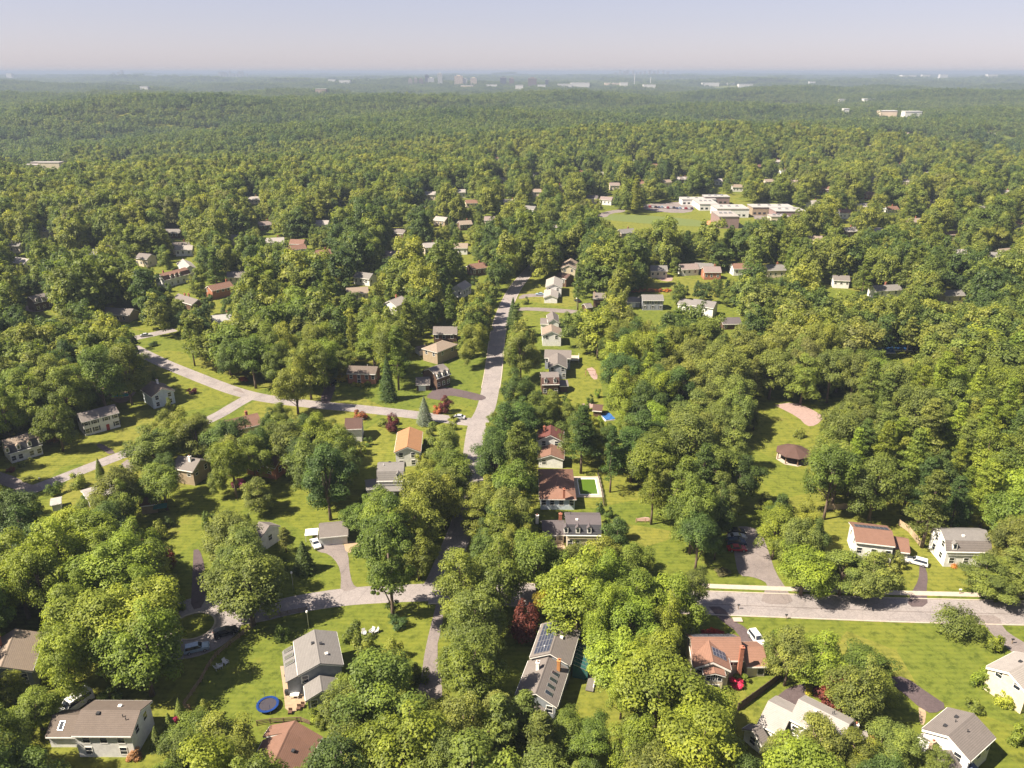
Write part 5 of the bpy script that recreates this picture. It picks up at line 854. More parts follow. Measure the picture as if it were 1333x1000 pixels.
        mb.box(x0 - 3, x1, yy - 4.62, yy - 4.52, 1.35, 1.43); mb.build('railing', TRIM, root)
    if 'bay' in h:
        f, u = h['bay']; p, a = on_face(f, u, 0, lw, W)
        b = MB().prism([(-1.9, 0), (1.9, 0), (1.2, -1.3), (-1.2, -1.3)], -.2, 2.7, 'z').build('bay_window', TRIM, root); b.matrix_basis = Matrix.Translation(p) @ Matrix.Rotation(a, 4, 'Z')
        MB().prism([(-2.1, .05), (2.1, .05), (1.35, -1.5), (-1.35, -1.5)], 2.7, 2.85, 'z').build('bay_roof', flat('blue_metal', (.10,.13,.22), .4), b)
        for k, (xx, yy, r) in enumerate(((-1.58, -.66, -1.08), (-.55, -1.32, 0), (.55, -1.32, 0), (1.58, -.66, 1.08))):
            q = MB().box(-.38, .38, -.04, .02, .7, 2.3).build('pane', GLASS, b); q.location = (xx, yy, 0); q.rotation_euler = (0, 0, r)
    if h.get('awning'):
        q = MB().prism([(-1.9, 2.3), (-.2, 2.8), (-.2, 2.9), (-1.9, 2.4)], -1.7, 1.7).build('awning', flat('teal_canvas', (.03,.14,.12), .8), root); q.location = (3, -W / 2, -.2)
    if h.get('leanto'):
        c = inv @ at(406, 696, 1.2); mb = MB(); mb.box(c.x - 1.6, c.x + 1.6, c.y - 1.5, c.y + 1.5, 1.9, 2.05); o = mb.build('side_canopy', TRIM, root)
        mb = MB()
        for sx in (-1, 1):
            for sy in (-1, 1): mb.box(c.x + sx * 1.45 - .06, c.x + sx * 1.45 + .06, c.y + sy * 1.35 - .06, c.y + sy * 1.35 + .06, -.2, 1.9)
        mb.build('canopy_post', TRIM, root)
    if h.get('deck'):
        c = inv @ at(746, 466, 1); mb = MB(); mb.box(c.x - 2.4, c.x + 2.4, c.y - 3, c.y + 3, .9, 1.05).box(c.x - 2.4, c.x - 2.3, c.y - 3, c.y - 2.9, -.2, .9).box(c.x + 2.3, c.x + 2.4, c.y - 3, c.y - 2.9, -.2, .9); mb.build('deck', surf('plank', (.42,.36,.32)), root)
        MB().box(c.x + 2.3, c.x + 2.38, c.y - 2.9, c.y + 3, 1.05, 2).box(c.x - 2.4, c.x + 2.4, c.y - 3, c.y - 2.92, 1.05, 2).build('railing', TRIM, root)
    return root
for h in HOUSES: build_house(h)
FH_ROOT = []
for i, (px, py, rf, wl_, rot) in enumerate(FAR_HOUSES):
    random.seed(i + 50); p = at(px, py, 5); dd = p.length
    if dd > 650:
        for _ in range(6): p = at(px, py, 5.5 + hill(p.x, p.y))
    zr = random.uniform(6, 7.4); g = hill(p.x, p.y)
    root = empty('house', (p.x, p.y, g), math.radians(rot))
    block(root, 0, 0, 0, random.uniform(9.5, 12.5), random.uniform(6.6, 8), zr - 2.1, zr, 'gable', wl_, rf, dict(win=dict(F=[(-3.6, 2.4), (-.6, 2.4), (3, 2.4)], L=[(1.4, 2.4)], R=[(-1.4, 2.4)]) if dd < 900 else {}, chim=[(2, 1, 'red')] if i % 3 == 0 else []))
    rn = dict(pale='pale grey', greybrown='grey brown', pinkgrey='pinkish grey', rust='rust red', whiteroof='white', slate='slate').get(rf, rf)
    later(root, 'house', f'{wl_} house with {rn} roof among trees', 'house', 'houses among the trees')
for i, (px, py) in enumerate(FAR_HOUSES_OUT):
    random.seed(i + 900); p = at(px, py, 6)
    for _ in range(8): p = at(px, py, 6.5 + hill(p.x, p.y))
    rf = ('pale', 'whiteroof', 'rust', 'tan', 'pinkgrey')[i % 5]; wl_ = ('white', 'cream', 'tan')[i % 3]; zr = random.uniform(7, 9)
    root = empty('house', (p.x, p.y, hill(p.x, p.y)), math.radians(random.uniform(-30, 30))); block(root, 0, 0, 0, random.uniform(13, 19), random.uniform(8, 10), zr - 2.2, zr, 'gable', wl_, rf, {})
    FH_ROOT.append((p.x, p.y)); later(root, 'house', f'tiny {wl_} far house with {dict(pale="pale grey", whiteroof="white", rust="rust red", pinkgrey="pinkish").get(rf, rf)} roof', 'house', 'far houses in the forest')
# ------------------------------------------------------------------ school and far buildings
sp = at(950, 280); root = empty('school', (sp.x, sp.y, hill(sp.x, sp.y))); tag(root, 'sprawling school with flat white roofs and mauve brick walls beyond the playing field', 'school'); LAND.append((sp.x, sp.y, 'the white-roofed school'))
for k, (pc, w, d, hgt, wl_, rf) in enumerate(SCHOOL):
    p = at(*pc, hgt); x, y = p.x - sp.x, p.y - sp.y; hgt += k * .06
    MB().box(x - w/2, x + w/2, y - d/2, y + d/2, -6, hgt).build('wall', wallm(wl_), root)
    r = MB().box(x - w/2 - .3, x + w/2 + .3, y - d/2 - .3, y + d/2 + .3, hgt + .004, hgt + .6).build('roof', roofm(rf), root)
    for j in range(3): MB().box(x - w/2 + w * (j + .7) / 4, x - w/2 + w * (j + .7) / 4 + 2, y - 1, y + 1, hgt + .61, hgt + 1.7).build('roof_unit', SFRAME, r)
    for j in range(int(w // 4)): link('window', MB().box(-1.1, 1.1, -.05, .02, 1, 2.6).mesh('window', GLASS), root, (x - w/2 + 2 + j * 4, y - d/2, 0))
random.seed(5)
def row_height(py, D):
    k = (CY - py) / FOC; return CAM_H + D * (k * math.cos(PITCH) - math.sin(PITCH)) / (math.cos(PITCH) + k * math.sin(PITCH))
def far_block(px, py, wpx, hpx, D, col, label, cat='building', dark=False, depth=None, steps=1):
    """a far building: D metres off, its top where the photograph shows it, standing on the land"""
    D = 1500                                     # as far off as the land has to be for its foot to show on that row
    while D < 9500 and row_height(py, D) > hill((px - CX) / FOC * D * .93, D) + 21: D += 50
    y = D; x = (px - CX) / FOC * D * .93
    for _ in range(3): zt = row_height(py - hpx, D); x = (px - CX) * (y * math.cos(PITCH) - (zt - CAM_H) * math.sin(PITCH)) / FOC
    w = wpx * D * .93 / FOC; g = hill(x, y) - 3
    root = empty('tower_block' if hpx > 4 else 'long_building', (x, y, g)); zt = max(zt - g, 14)
    wm = surf('concrete', col); d = depth or max(14, w * .5)
    MB().box(-w/2, w/2, -d/2, d/2, -10, zt).build('wall', wm, root)
    MB().box(-w/2 - .6, w/2 + .6, -d/2 - .6, d/2 + .6, zt + .01, zt + 1.4).build('roof', flat('flat_roof', (.55,.53,.51)), root)
    if hpx > 4:
        mb = MB(); n = max(2, int(zt / 5))
        for k in range(n): mb.box(-w/2 - .15, w/2 + .15, -d/2 - .3, -d/2 + .1, 3 + k * zt / n, 3 + k * zt / n + 1.7)
        mb.build('window_band', flat('band_glass', (.10,.12,.15), .3), root); MB().box(-w/5, w/5, -d/5, d/5, zt + 1.41, zt + 6).build('plant_room', wm, root)
    tag(root, label, 'tower block' if hpx > 4 else 'low building'); return root
SK = [(534,109,5,6,'tan','short tan'),(541,108,4,6,'tan','slim tan'),(548,108,5,5,'brown','squat brown'),(555.5,107,5,9,'dark','dark grey'),(561,108,8,6,'white','broad white'),(572.5,108,6,12,'white','tallest white'),(597,109,11,10,'cream','broad cream'),
 (605,110,6,7,'white','pale narrow'),(616.5,109,8,7,'cream','cream square'),(655,109,8,8,'dark','dark square'),(666,109,6,7,'brown','brown narrow'),(693,111,11,9,'brown','broad brown'),(676,115,10,4,'white','domed white'),(712,109,4,5,'dark','small dark')]
CC = dict(tan=(.40,.31,.24), brown=(.22,.13,.10), dark=(.07,.07,.09), white=(.66,.64,.61), cream=(.74,.58,.44))
for px, py, w, hh, c, wd in SK: tag(far_block(px, py, w, hh, 6800 + (px * 37) % 500, CC[c], f'{wd} tower block of the far town on the horizon'), group='towers of the far town')
LOWB = [(735,112,18,2.5,'a pale low row right of the brown tower'),(755,110.5,24,2.5,'a long white roof right of the far towers'),(797,111,20,3,'cream low blocks under the thin masts'),(812,111,10,3.5,'white block under the thin masts'),(845,112,16,1.6,'thin white roof right of the masts'),
 (924,111,22,3,'long white roof above the school'),(951,110,9,2,'small white roof above the school'),(970,112,18,2.2,'slanting pale row above the school'),(1057,108.5,8,2,'small white box right of the far row'),(1096,132,8,2.4,'white box amid the right woods'),(1131,131,15,2,'thin white roof amid the right woods'),
 (1101,144,7,2,'white cube amid the right woods'),(1155,147,22,2.5,'long cream store among the right woods'),(1187,148,22,2.6,'pale flat store among the right woods'),(1182,101,18,3,'long white building on the right horizon'),(1205,100.5,10,3,'small white building on the right horizon'),(1228,101,10,4,'white square building on the right horizon'),
 (1291,101,13,6,'large white slab on the far right horizon'),(1150,106,7,2,'small pale roof under the right horizon'),(188,115,10,2.5,'pale roof in the left woods'),(418,120,14,4,'tan block in the left woods'),(432,106,9,2.5,'white roof above the left woods'),(449,107,14,2.5,'bright white row above the left woods'),(12,98,7,2.4,'tiny pale row at the left horizon'),
 (480,105,8,1.5,'tiny white roof left of the towers'),(608,113,16,1.6,'white roof in front of the cream tower'),(640,112,14,1.6,'pale roof left of the dark square tower'),(705,112.5,10,2,'pale roof beside the broad brown tower')]
for px, py, w, hh, l in LOWB:
    D = 0
    tag(far_block(px, py, w, min(hh, 3.9), D, CC['tan'] if 'tan' in l else CC['cream'] if 'cream' in l else CC['white'], l[2:] if l.startswith('a ') else l), group='far low buildings')
for k, (px, py, wd) in enumerate(((826,101,'left'),(847,105.5,'right'))):
    D = 6500; x = (px - CX) / FOC * D * .93; g = hill(x, D); o = empty('radio_mast', (x, D, g)); tag(o, f'thin pale radio mast on the horizon, the {"taller" if k == 0 else "shorter"} of the two', 'mast', 'radio masts')
    hgt = row_height(py - 5, D) - g
    MB().lathe([(2.6, -4), (1.6, hgt)], 6).build('pole', flat('mast_paint', (.7,.68,.68)), o)
    for j in range(3): MB().lathe([(4, hgt * (.55 + .2 * j)), (4, hgt * (.55 + .2 * j) + 2)], 6).build('platform', flat('mast_paint', (.7,.68,.68)), o)
for grp, x0, x1, n, ytop, l in (('left', 287, 322, 9, 92.5, 'hazy grey tower on the left horizon'), ('mid', 800, 868, 13, 91, 'faint grey tower of the distant city skyline'), ('spire', 150, 160, 3, 91, 'faint grey tower far left on the horizon')):
    for k in range(n):
        px = x0 + (x1 - x0) * (k + random.uniform(-.2, .2)) / max(1, n - 1); D = 11500; hh = random.uniform(.5, 4.2)
        x = (px - CX) / FOC * D * .93; g = hill(x, D); zt = row_height(ytop + 4.5 - hh, D); w = random.uniform(18, 42)
        o = empty('tower_block', (x, D, g)); MB().box(-w/2, w/2, -15, 15, -8, zt - g).build('wall', surf('concrete', (.30,.29,.31)), o); MB().box(-w/2-1, w/2+1, -16, 16, zt - g + .1, zt - g + 3).build('roof', surf('concrete', (.30,.29,.31)), o)
        tag(o, l, 'tower block', f'hazy towers {grp}')
# left school-like building
p = at(55, 213, 6 ); p = at(55, 213, 6 + hill(p.x, p.y)); root = empty('institution', (p.x, p.y, hill(p.x, p.y))); tag(root, 'large pale institution with flat roofs amid the far left woods', 'building'); LAND.append((p.x, p.y, 'the pale institution on the left'))
for k, (x, y, w, d, hh) in enumerate(((-14,-2,22,16,13),(12,2,30,14,16),(-2,14,40,12,15),(30,6,12,18,11))):
    MB().box(x-w/2, x+w/2, y-d/2, y+d/2, -6, hh).build('wall', wallm('cream'), root); MB().box(x-w/2-.3, x+w/2+.3, y-d/2-.3, y+d/2+.3, hh+.01, hh+.7).build('roof', roofm('pale'), root)
    for j in range(4): link('window', MB().box(-1.2, 1.2, -.05, .02, 2, 4).mesh('window', GLASS), root, (x - w/2 + w * (j + .6) / 4.4, y - d/2, 0))
# ------------------------------------------------------------------ vehicles
TYRE = flat('tyre_rubber', (.02,.02,.02), .8); RIM = flat('alloy', (.5,.5,.5), .3, .8); LAMP = flat('lamp_lens', (.8,.78,.7), .15); TAIL = flat('tail_lens', (.35,.02,.02), .2)
def car_paint(n, c):
    m = flat(n, c, .25, .1, .6); return m
_cm = {}
def car(px, py, ang, paint, label, kind='sedan', short=None, z=.04):
    key = (kind, paint)
    L, Wd, prof, glass = dict(
     sedan=(4.7, 1.82, [(-2.35,.35),(-2.3,.78),(-1.7,.92),(-1.0,1.42),(.35,1.44),(1.1,.98),(2.1,.84),(2.35,.62),(2.35,.3)], [(-1.55,.95),(-.98,1.39),(.33,1.41),(.98,.99)]),
     suv=(4.8, 1.9, [(-2.4,.4),(-2.4,1.0),(-2.15,1.68),(.3,1.74),(1.05,1.12),(2.2,1.0),(2.4,.75),(2.4,.35)], [(-2.2,1.08),(-2.05,1.62),(.26,1.68),(.92,1.12)]),
     van=(6.0, 2.1, [(-3,.4),(-3,2.45),(-2.8,2.6),(1.3,2.6),(2.1,1.55),(2.85,1.25),(3,.9),(3,.35)], [(-2.6,1.6),(-2.6,2.3),(1.25,2.3),(1.9,1.6)]))[kind]
    p = at(px, py); root = empty('parked_van' if kind == 'van' else 'parked_car', (p.x, p.y, z + hill(p.x, p.y)), math.radians(ang)); tag(root, label, 'van' if kind == 'van' else 'car', 'parked vehicles')
    if key not in _cm:
        P = car_paint(paint[0], paint[1]); b = MB(); n = len(prof); hw = Wd / 2
        zmid = .95 if kind != 'van' else 1.5
        def hwz(zz): return hw * (1 if zz < zmid else 1 - .22 * (zz - zmid) / .6 if kind != 'van' else 1 - .05 * (zz - zmid))
        outline = prof; b.v = [(x, -hwz(zz), zz) for x, zz in outline] + [(x, hwz(zz), zz) for x, zz in outline]
        b.f = [tuple(range(n))[::-1], tuple(n + i for i in range(n))] + [(i, (i + 1) % n, n + (i + 1) % n, n + i) for i in range(n)]
        body = b.mesh('body', P)
        g = MB(); k = len(glass); g.v = [(x, -hwz(zz) - .012, zz) for x, zz in glass] + [(x, hwz(zz) + .012, zz) for x, zz in glass]; g.f = [tuple(range(k)), tuple(k + i for i in range(k))]
        def slab(a, c):
            (x0, z0), (x1, z1) = a, c; dx, dz = x1 - x0, z1 - z0; l = math.hypot(dx, dz); ox, oz = -dz / l * .014, dx / l * .014
            n0 = len(g.v); s0, s1 = hwz(z0) - .1, hwz(z1) - .1; q = .08
            g.v += [(x0 + dx * q + ox, -s0, z0 + dz * q + oz), (x0 + dx * q + ox, s0, z0 + dz * q + oz), (x0 + dx * (1 - q) + ox, s1, z0 + dz * (1 - q) + oz), (x0 + dx * (1 - q) + ox, -s1, z0 + dz * (1 - q) + oz)]; g.f.append((n0, n0 + 1, n0 + 2, n0 + 3))
        if kind == 'sedan': slab(prof[2], prof[3]); slab(prof[4], prof[5])
        elif kind == 'suv': slab(prof[1], prof[2]); slab(prof[3], prof[4])
        else: slab(prof[3], prof[4])
        R = .34 if kind != 'van' else .38
        ty = MB(); seg = 14
        def wheel(mb, r0, y0, y1):
            n0 = len(mb.v)
            for y in (y0, y1):
                for q in range(seg): t = 2 * math.pi * q / seg; mb.v.append((r0 * math.cos(t), y, r0 * math.sin(t)))
            mb.f += [tuple(n0 + q for q in range(seg)), tuple(n0 + seg + q for q in range(seg))] + [(n0 + q, n0 + (q + 1) % seg, n0 + seg + (q + 1) % seg, n0 + seg + q) for q in range(seg)]
            return mb
        _cm[key] = (body, g.mesh('windows', GLASS), wheel(MB(), R, -.12, .12).mesh('wheel', TYRE), wheel(MB(), R * .62, -.13, .13).mesh('rim', RIM), MB().box(-.05, .03, -.2, .2, -.08, .08).mesh('headlight', LAMP), MB().box(-.03, .04, -.16, .16, -.1, .1).mesh('tail_light', TAIL), R)
    body, gl, wh, rim, hl, tl, R = _cm[key]
    link('body', body, root); link('window_glass', gl, root)
    for sx in (-1, 1):
        for sy in (-1, 1): w = link('wheel', wh, root, (sx * L * .31, sy * (Wd / 2 - .06), R)); link('rim', rim, w)
    for sy in (-1, 1): link('headlight', hl, root, (L / 2 + .01, sy * Wd * .33, .68)); link('tail_light', tl, root, (-L / 2 - .01, sy * Wd * .36, .8))
    if short: LAND.append((p.x, p.y, short))
    return root
WHITE = ('white_paint', (.62,.62,.62)); BLACK = ('black_paint', (.015,.016,.02)); BLUE = ('pale_blue_paint', (.28,.36,.46)); RED = ('red_paint', (.30,.015,.025)); NAVY = ('navy_paint', (.03,.05,.11)); SILV = ('silver_paint', (.42,.43,.45))
car(411, 710, -62, WHITE, 'white saloon car parked beside the white double garage', short='the white car by the garage')
car(100, 921, 240, WHITE, 'long white van with dark roof glass parked behind the brown-roofed white house', 'van')
car(294, 826, 28, BLACK, 'black car parked in tree shade on the cul-de-sac ring', 'suv')
car(257, 847, 20, BLUE, 'pale blue pickup-sized car on the cul-de-sac ring in tree shade', 'suv')
car(959, 716.5, 0, RED, 'bright red car at the open end of the shaded row in the wide drive', 'sedan', short='the red car')
car(958, 708.5, 0, NAVY, 'navy car second from the open end of the shaded row, beside the red car', 'suv')
car(959, 701.5, 3, SILV, 'silver blue car between the navy car and the dark car under the trees', 'sedan')
car(958, 694.5, 0, BLACK, 'dark car deepest in the shaded row under the trees', 'sedan')
car(985, 835, -78, WHITE, 'white hatchback behind the right wing of the red-roofed house', 'suv')
car(1193, 734, 150, WHITE, 'white car half hidden by trees right of the rust roof', 'suv')
car(703, 384.5, 175, BLUE, 'pale blue car on the drive of the white house with the red deck', 'sedan')
car(597, 545, 170, SILV, 'silver car at the street corner beside a red maple', 'sedan')
car(432, 500, 80, BLACK, 'black car at the top of the dark drive by the brick house', 'suv')
car(190, 438, 20, SILV, 'silver car on the far left street bend', 'sedan')
car(752, 393, 120, BLACK, 'dark car beside the low garage with the tall chimney', 'sedan')
random.seed(3)
for k in range(16):
    px = 842 + k * 3.9; o = car(px, 270 + k * .18 + random.uniform(-.3, .3), 90, [WHITE, RED, SILV, BLACK, NAVY, BLUE][k * 7 % 6], '', 'suv' if k % 2 else 'sedan')
    later(o, 'car', 'small ' + ['white', 'red', 'silver', 'black', 'navy', 'pale blue'][k * 7 % 6] + ' car in the school car park', 'car', 'parked vehicles')
# ------------------------------------------------------------------ pools, trampoline, chairs, fences, lamps, boxes
def pool(key, c, L, W, rot, wat, label, short, deckm='tan', fence=False):
    root = empty('swimming_pool', (c.x, c.y, hill(c.x, c.y)), math.radians(rot)); tag(root, label, 'swimming pool'); LAND.append((c.x, c.y, short)); mb = MB(); b = 1.3
    mb.box(-L/2-b, L/2+b, -W/2-b, -W/2, -.2, .16).box(-L/2-b, L/2+b, W/2, W/2+b, -.2, .16).box(-L/2-b, -L/2, -W/2, W/2, -.2, .16).box(L/2, L/2+b, -W/2, W/2, -.2, .16)
    mb.build('paved_surround', DRIVEC[deckm] if deckm != 'white' else KERB, root)
    mb = MB(); e = .3; mb.box(-L/2, L/2, -W/2, -W/2+e, -.2, .2).box(-L/2, L/2, W/2-e, W/2, -.2, .2).box(-L/2, -L/2+e, -W/2+e, W/2-e, -.2, .2).box(L/2-e, L/2, -W/2+e, W/2-e, -.2, .2); mb.build('coping', TRIM, root)
    m, nt, bs = newmat('pool_water'); bs.inputs['Base Color'].default_value = (*wat, 1); bs.inputs['Roughness'].default_value = .12
    MB().box(-L/2+e, L/2-e, -W/2+e, W/2-e, -.2, .08).build('water', m, root); return root
pool('p', at(765, 634), 5.6, 9.2, 0, (.065,.115,.014), 'rectangular pool of green water in a pale walled surround', 'the green pool', 'white')
pool('q', at(157, 515), 6.5, 3.4, 8, (.02,.42,.48), 'small turquoise swimming pool on a pink terrace in the shade', 'the turquoise pool', 'pink')
def cover_(px, py, w, d, rot, col, label, short):
    c = at(px, py); root = empty('pool_cover', (c.x, c.y, hill(c.x, c.y)), math.radians(rot)); tag(root, label, 'pool cover'); mb = MB(); n = 8
    for j in range(n + 1):
        for i in range(n + 1): mb.v.append((-w/2 + w * i / n, -d/2 + d * j / n, .55 + .10 * math.sin(i * 1.3) * math.cos(j * 1.7)))
    mb.f = [(j * (n+1) + i, j * (n+1) + i + 1, (j+1) * (n+1) + i + 1, (j+1) * (n+1) + i) for j in range(n) for i in range(n)]
    mb.build('tarp', flat('blue_tarp', col, .5), root); MB().box(-w/2-.1, w/2+.1, -d/2-.1, d/2+.1, -.2, .4).build('rim', TRIM, root); LAND.append((c.x, c.y, short))
cover_(791, 544, 3.6, 5.4, 15, (.03,.10,.28), 'bright blue tarpaulin cover below the dark barn shed', 'the blue cover')
cover_(1148, 456, 9, 8, -10, (.05,.14,.34), 'blue pool cover showing through the right woods', 'the blue cover in the right woods')
cover_(1170, 454, 9, 6, 0, (.10,.15,.30), 'pale slate blue cover right of the other blue cover in the woods', 'the slate blue cover')
c = at(349, 921); root = empty('trampoline', (c.x, c.y, 0)); root.scale = (.84, .84, .9); tag(root, 'round trampoline with blue padded rim and black net on the lawn', 'trampoline'); LAND.append((c.x, c.y, 'the trampoline'))
MB().lathe([(1.95, .78), (1.95, .8)], 28).build('jumping_mat', flat('mat_fabric', (.035,.03,.04), .8), root)
mb = MB(); n = 28
for r, z in ((1.9, .83), (2.45, .83), (2.45, .92), (1.9, .92)):
    for k in range(n): t = 2 * math.pi * k / n; mb.v.append((r * math.cos(t), r * math.sin(t), z))
mb.f = [(a * n + k, a * n + (k + 1) % n, ((a + 1) % 4) * n + (k + 1) % n, ((a + 1) % 4) * n + k) for a in range(4) for k in range(n)]; mb.build('padded_rim', flat('blue_vinyl', (.007,.032,.15), .4), root)
for k in range(6):
    t = math.pi / 3 * k; link('leg', MB().tube([(0, 0, -.1), (0, 0, .85)], [.04, .04]).mesh('leg', SFRAME), root, (2.3 * math.cos(t), 2.3 * math.sin(t), 0)); link('net_pole', MB().tube([(0, 0, .9), (0, 0, 2.6)], [.035, .035]).mesh('net_pole', flat('blue_vinyl', (.007,.032,.15), .4)), root, (2.45 * math.cos(t), 2.45 * math.sin(t), 0))
def lawn_chair(px, py, rz, label, col=None):
    c = at(px, py); root = empty('garden_chair', (c.x, c.y, 0), math.radians(rz)); root.scale = (.82, .82, .82); tag(root, label, 'garden chair', 'white chairs on the lawns'); m = col or flat('chair_paint', (.42,.42,.42))
    MB().prism([(-.6, .42), (.45, .52), (.45, .58), (-.6, .48)], -.45, .45).build('seat', m, root); MB().prism([(.35, .5), (.8, 1.35), (.86, 1.33), (.42, .48)], -.45, .45).build('backrest', m, root)
    for s in (-1, 1):
        link('armrest', MB().box(-.08, .08, -.6, .5, .72, .77).mesh('armrest', m), root, (s * .55, 0, 0)); link('leg', MB().box(-.05, .05, -.55, -.45, -.05, .72).box(-.05, .05, .4, .5, -.05, .72).mesh('leg', m), root, (s * .55, 0, 0))
lawn_chair(474, 826, 20, 'white garden chair nearest the little yellow tree, left of a white pair'); lawn_chair(484.5, 823.5, -30, 'left one of two white garden chairs close together on the lawn'); lawn_chair(489.5, 823.5, -60, 'right one of two white garden chairs close together on the lawn')
lawn_chair(283, 871, 130, 'white garden lounger in dappled shade beside the rail fence'); lawn_chair(287, 869, 110, 'white garden lounger farther from the rail fence, next to another'); lawn_chair(294, 864, 60, 'single white garden chair beyond the two loungers')
def patio_thing(px, py, kind, label):
    c = at(px, py); root = empty(kind, (c.x, c.y, .06)); tag(root, label, kind.replace('_', ' '))
    if kind == 'patio_table':
        MB().box(-.8, .8, -.5, .5, .7, .76).build('tabletop', TRIM, root)
        for sx in (-1, 1):
            for sy in (-1, 1): link('leg', MB().box(-.04, .04, -.04, .04, 0, .7).mesh('leg', TRIM), root, (sx * .7, sy * .4, 0))
    elif kind == 'patio_chair':
        m = surf('plank', (.13,.07,.045)); MB().box(-.35, .35, -.35, .35, .38, .46).build('seat', m, root); MB().box(-.35, .35, .3, .38, .46, 1.0).build('backrest', m, root)
        for sx in (-1, 1): link('leg', MB().box(-.04, .04, -.33, .33, 0, .38).mesh('leg', m), root, (sx * .3, 0, 0))
    elif kind == 'grill':
        MB().box(-.5, .5, -.3, .3, .5, .95).build('cabinet', DARK, root); MB().prism([(-.3, .95), (.3, .95), (.2, 1.25), (-.2, 1.25)], -.5, .5).build('lid', DARK, root); MB().box(-.45, -.4, -.28, .28, 0, .5).box(.4, .45, -.28, .28, 0, .5).build('leg', SFRAME, root)
patio_thing(384, 908, 'patio_table', 'white table on the cream patio of the grey house'); patio_thing(378, 929, 'patio_chair', 'dark wooden chair at the near left corner of the cream patio'); patio_thing(389, 924, 'patio_chair', 'dark wooden chair in the middle of the cream patio'); patio_thing(394, 921, 'patio_chair', 'dark wooden chair nearest the house on the cream patio'); patio_thing(373, 880, 'patio_chair', 'brown chair against the wall at the far end of the cream patio'); patio_thing(375, 905, 'grill', 'dark barbecue grill on the cream patio edge')
def fence(pts, hgt, col, label, solid=True, short=None, step=2.4):
    P = [at(*p) for p in pts]; g = hill(P[0].x, P[0].y); root = empty('fence', (P[0].x, P[0].y, g)); tag(root, label, 'fence'); o = P[0]; m = surf('plank', col, .85); cnt = 0
    mb = MB()
    for a, b in zip(P[:-1], P[1:]):
        d = (b - a); L = d.length; d /= L; n = Vector((-d.y, d.x, 0)) * .04
        for z0, z1 in ([(.05, hgt)] if solid else [(.35, .5), (.7, .85), (1.05, 1.2)]):
            i = len(mb.v)
            for q in (a, b):
                for s in (-1, 1):
                    for z in (z0, z1): v = q - o + n * s; mb.v.append((v.x, v.y, z))
            mb.f += [tuple(i + k for k in f) for f in ((0,1,3,2),(4,6,7,5),(0,4,5,1),(2,3,7,6),(1,5,7,3),(0,2,6,4))]
        for k in range(int(L // step) + 1):
            q = a + d * min(L, k * step) - o; link('post', MB().box(-.08, .08, -.08, .08, -.2, hgt + .12).mesh('post', m), root, (q.x, q.y, 0), math.atan2(d.y, d.x))
    mb.build('boards' if solid else 'rails', m, root)
    if short: LAND.append((P[0].x, P[0].y, short))
fence([(328,818),(312,831),(296,843),(281,856),(270,872),(262,888),(250,905),(239,921)], 1.2, (.27,.19,.13), 'brown rail fence curving across the lawn beside the cul-de-sac', False, 'the curving rail fence')
fence([(351,806),(375,801),(400,796),(402,818)], 1.2, (.20,.15,.11), 'dark rail fence behind the grey house with skylights', False)
fence([(960,926),(978,913),(1001,896),(1018,882)], 1.9, (.075,.05,.04), 'dark plank fence between the red roof and the pale roof', True, 'the dark plank fence')
fence([(1170,684),(1182,692),(1198,712)], 1.7, (.44,.33,.22), 'tan plank fence running down the slope beside the rust roof', True)
fence([(1075,664),(1098,663),(1121,662)], 1.8, (.42,.32,.24), 'pale plank fence at the back of the yard behind the solar roof', True)
fence([(778,618),(783,640),(786,660)], 1.3, (.10,.08,.06), 'low dark fence on the right side of the green pool', False)
fence([(828,680),(848,680)], 1.2, (.48,.30,.20), 'short reddish fence between two lawns', False)
fence([(232,922),(248,924)], 1.3, (.26,.17,.11), 'short brown gate fence at the end of the rail fence', False)
fence([(335,945),(352,942),(392,940),(404,945)], 1.1, (.16,.10,.07), 'low brown fence between the trampoline and the rust roof', False)
def lamp(px, py, hgt, label, head=True):
    c = at(px, py); root = empty('street_lamp', (c.x, c.y, hill(c.x, c.y))); tag(root, label, 'lamp post')
    MB().tube([(0, 0, -.3), (0, 0, hgt)], [.09, .06], 8).build('pole', SFRAME, root); MB().lathe([(.12, hgt), (.26, hgt + .25), (.2, hgt + .55), (.05, hgt + .65)], 10).build('lamp_head', TRIM, root)
lamp(382, 767, 4.2, 'white headed lamp post on the shaded lawn left of the garage drive'); lamp(750, 410, 8, 'tall pale lamp post on the lawn right of the white house with the red deck'); lamp(402, 818, 4, 'lamp post beside the rail fence behind the grey house')
def mailbox(px, py, label, col=TRIM):
    c = at(px, py); root = empty('letter_box', (c.x, c.y, hill(c.x, c.y))); tag(root, label, 'letter box', 'kerbside letter boxes'); MB().box(-.06, .06, -.06, .06, -.2, 1.05).build('post', surf('plank', (.3,.22,.15)), root); MB().prism([(-.13, 1.05), (.13, 1.05), (.13, 1.22), (.07, 1.3), (-.07, 1.3), (-.13, 1.22)], -.28, .28).build('box', col, root)
mailbox(1249, 773, 'white marker post and letter box on the mown verge below the white gambrel house'); mailbox(1023, 806, 'dark letter box at the kerb behind the round yellow-green tree', DARK); mailbox(961, 793, 'small dark letter box at the mouth of the shaded drive', DARK); mailbox(1317, 838, 'dark letter box beside the right hand drive', DARK); mailbox(52, 627, 'white letter box at the mouth of the left drive')
c = at(960, 808); o = empty('stone_bench', (c.x, c.y, 0)); 
C_red = surf('brick', (.42,.20,.14)); tag(o, 'low pinkish brick drain box on the lawn beside the kerb', 'drain box'); MB().box(-.9, .9, -.6, .6, -.2, .25).build('wall', C_red, o); MB().box(-.98, .98, -.68, .68, .251, .33).build('lid', KERB, o); o.name = 'drain_box'
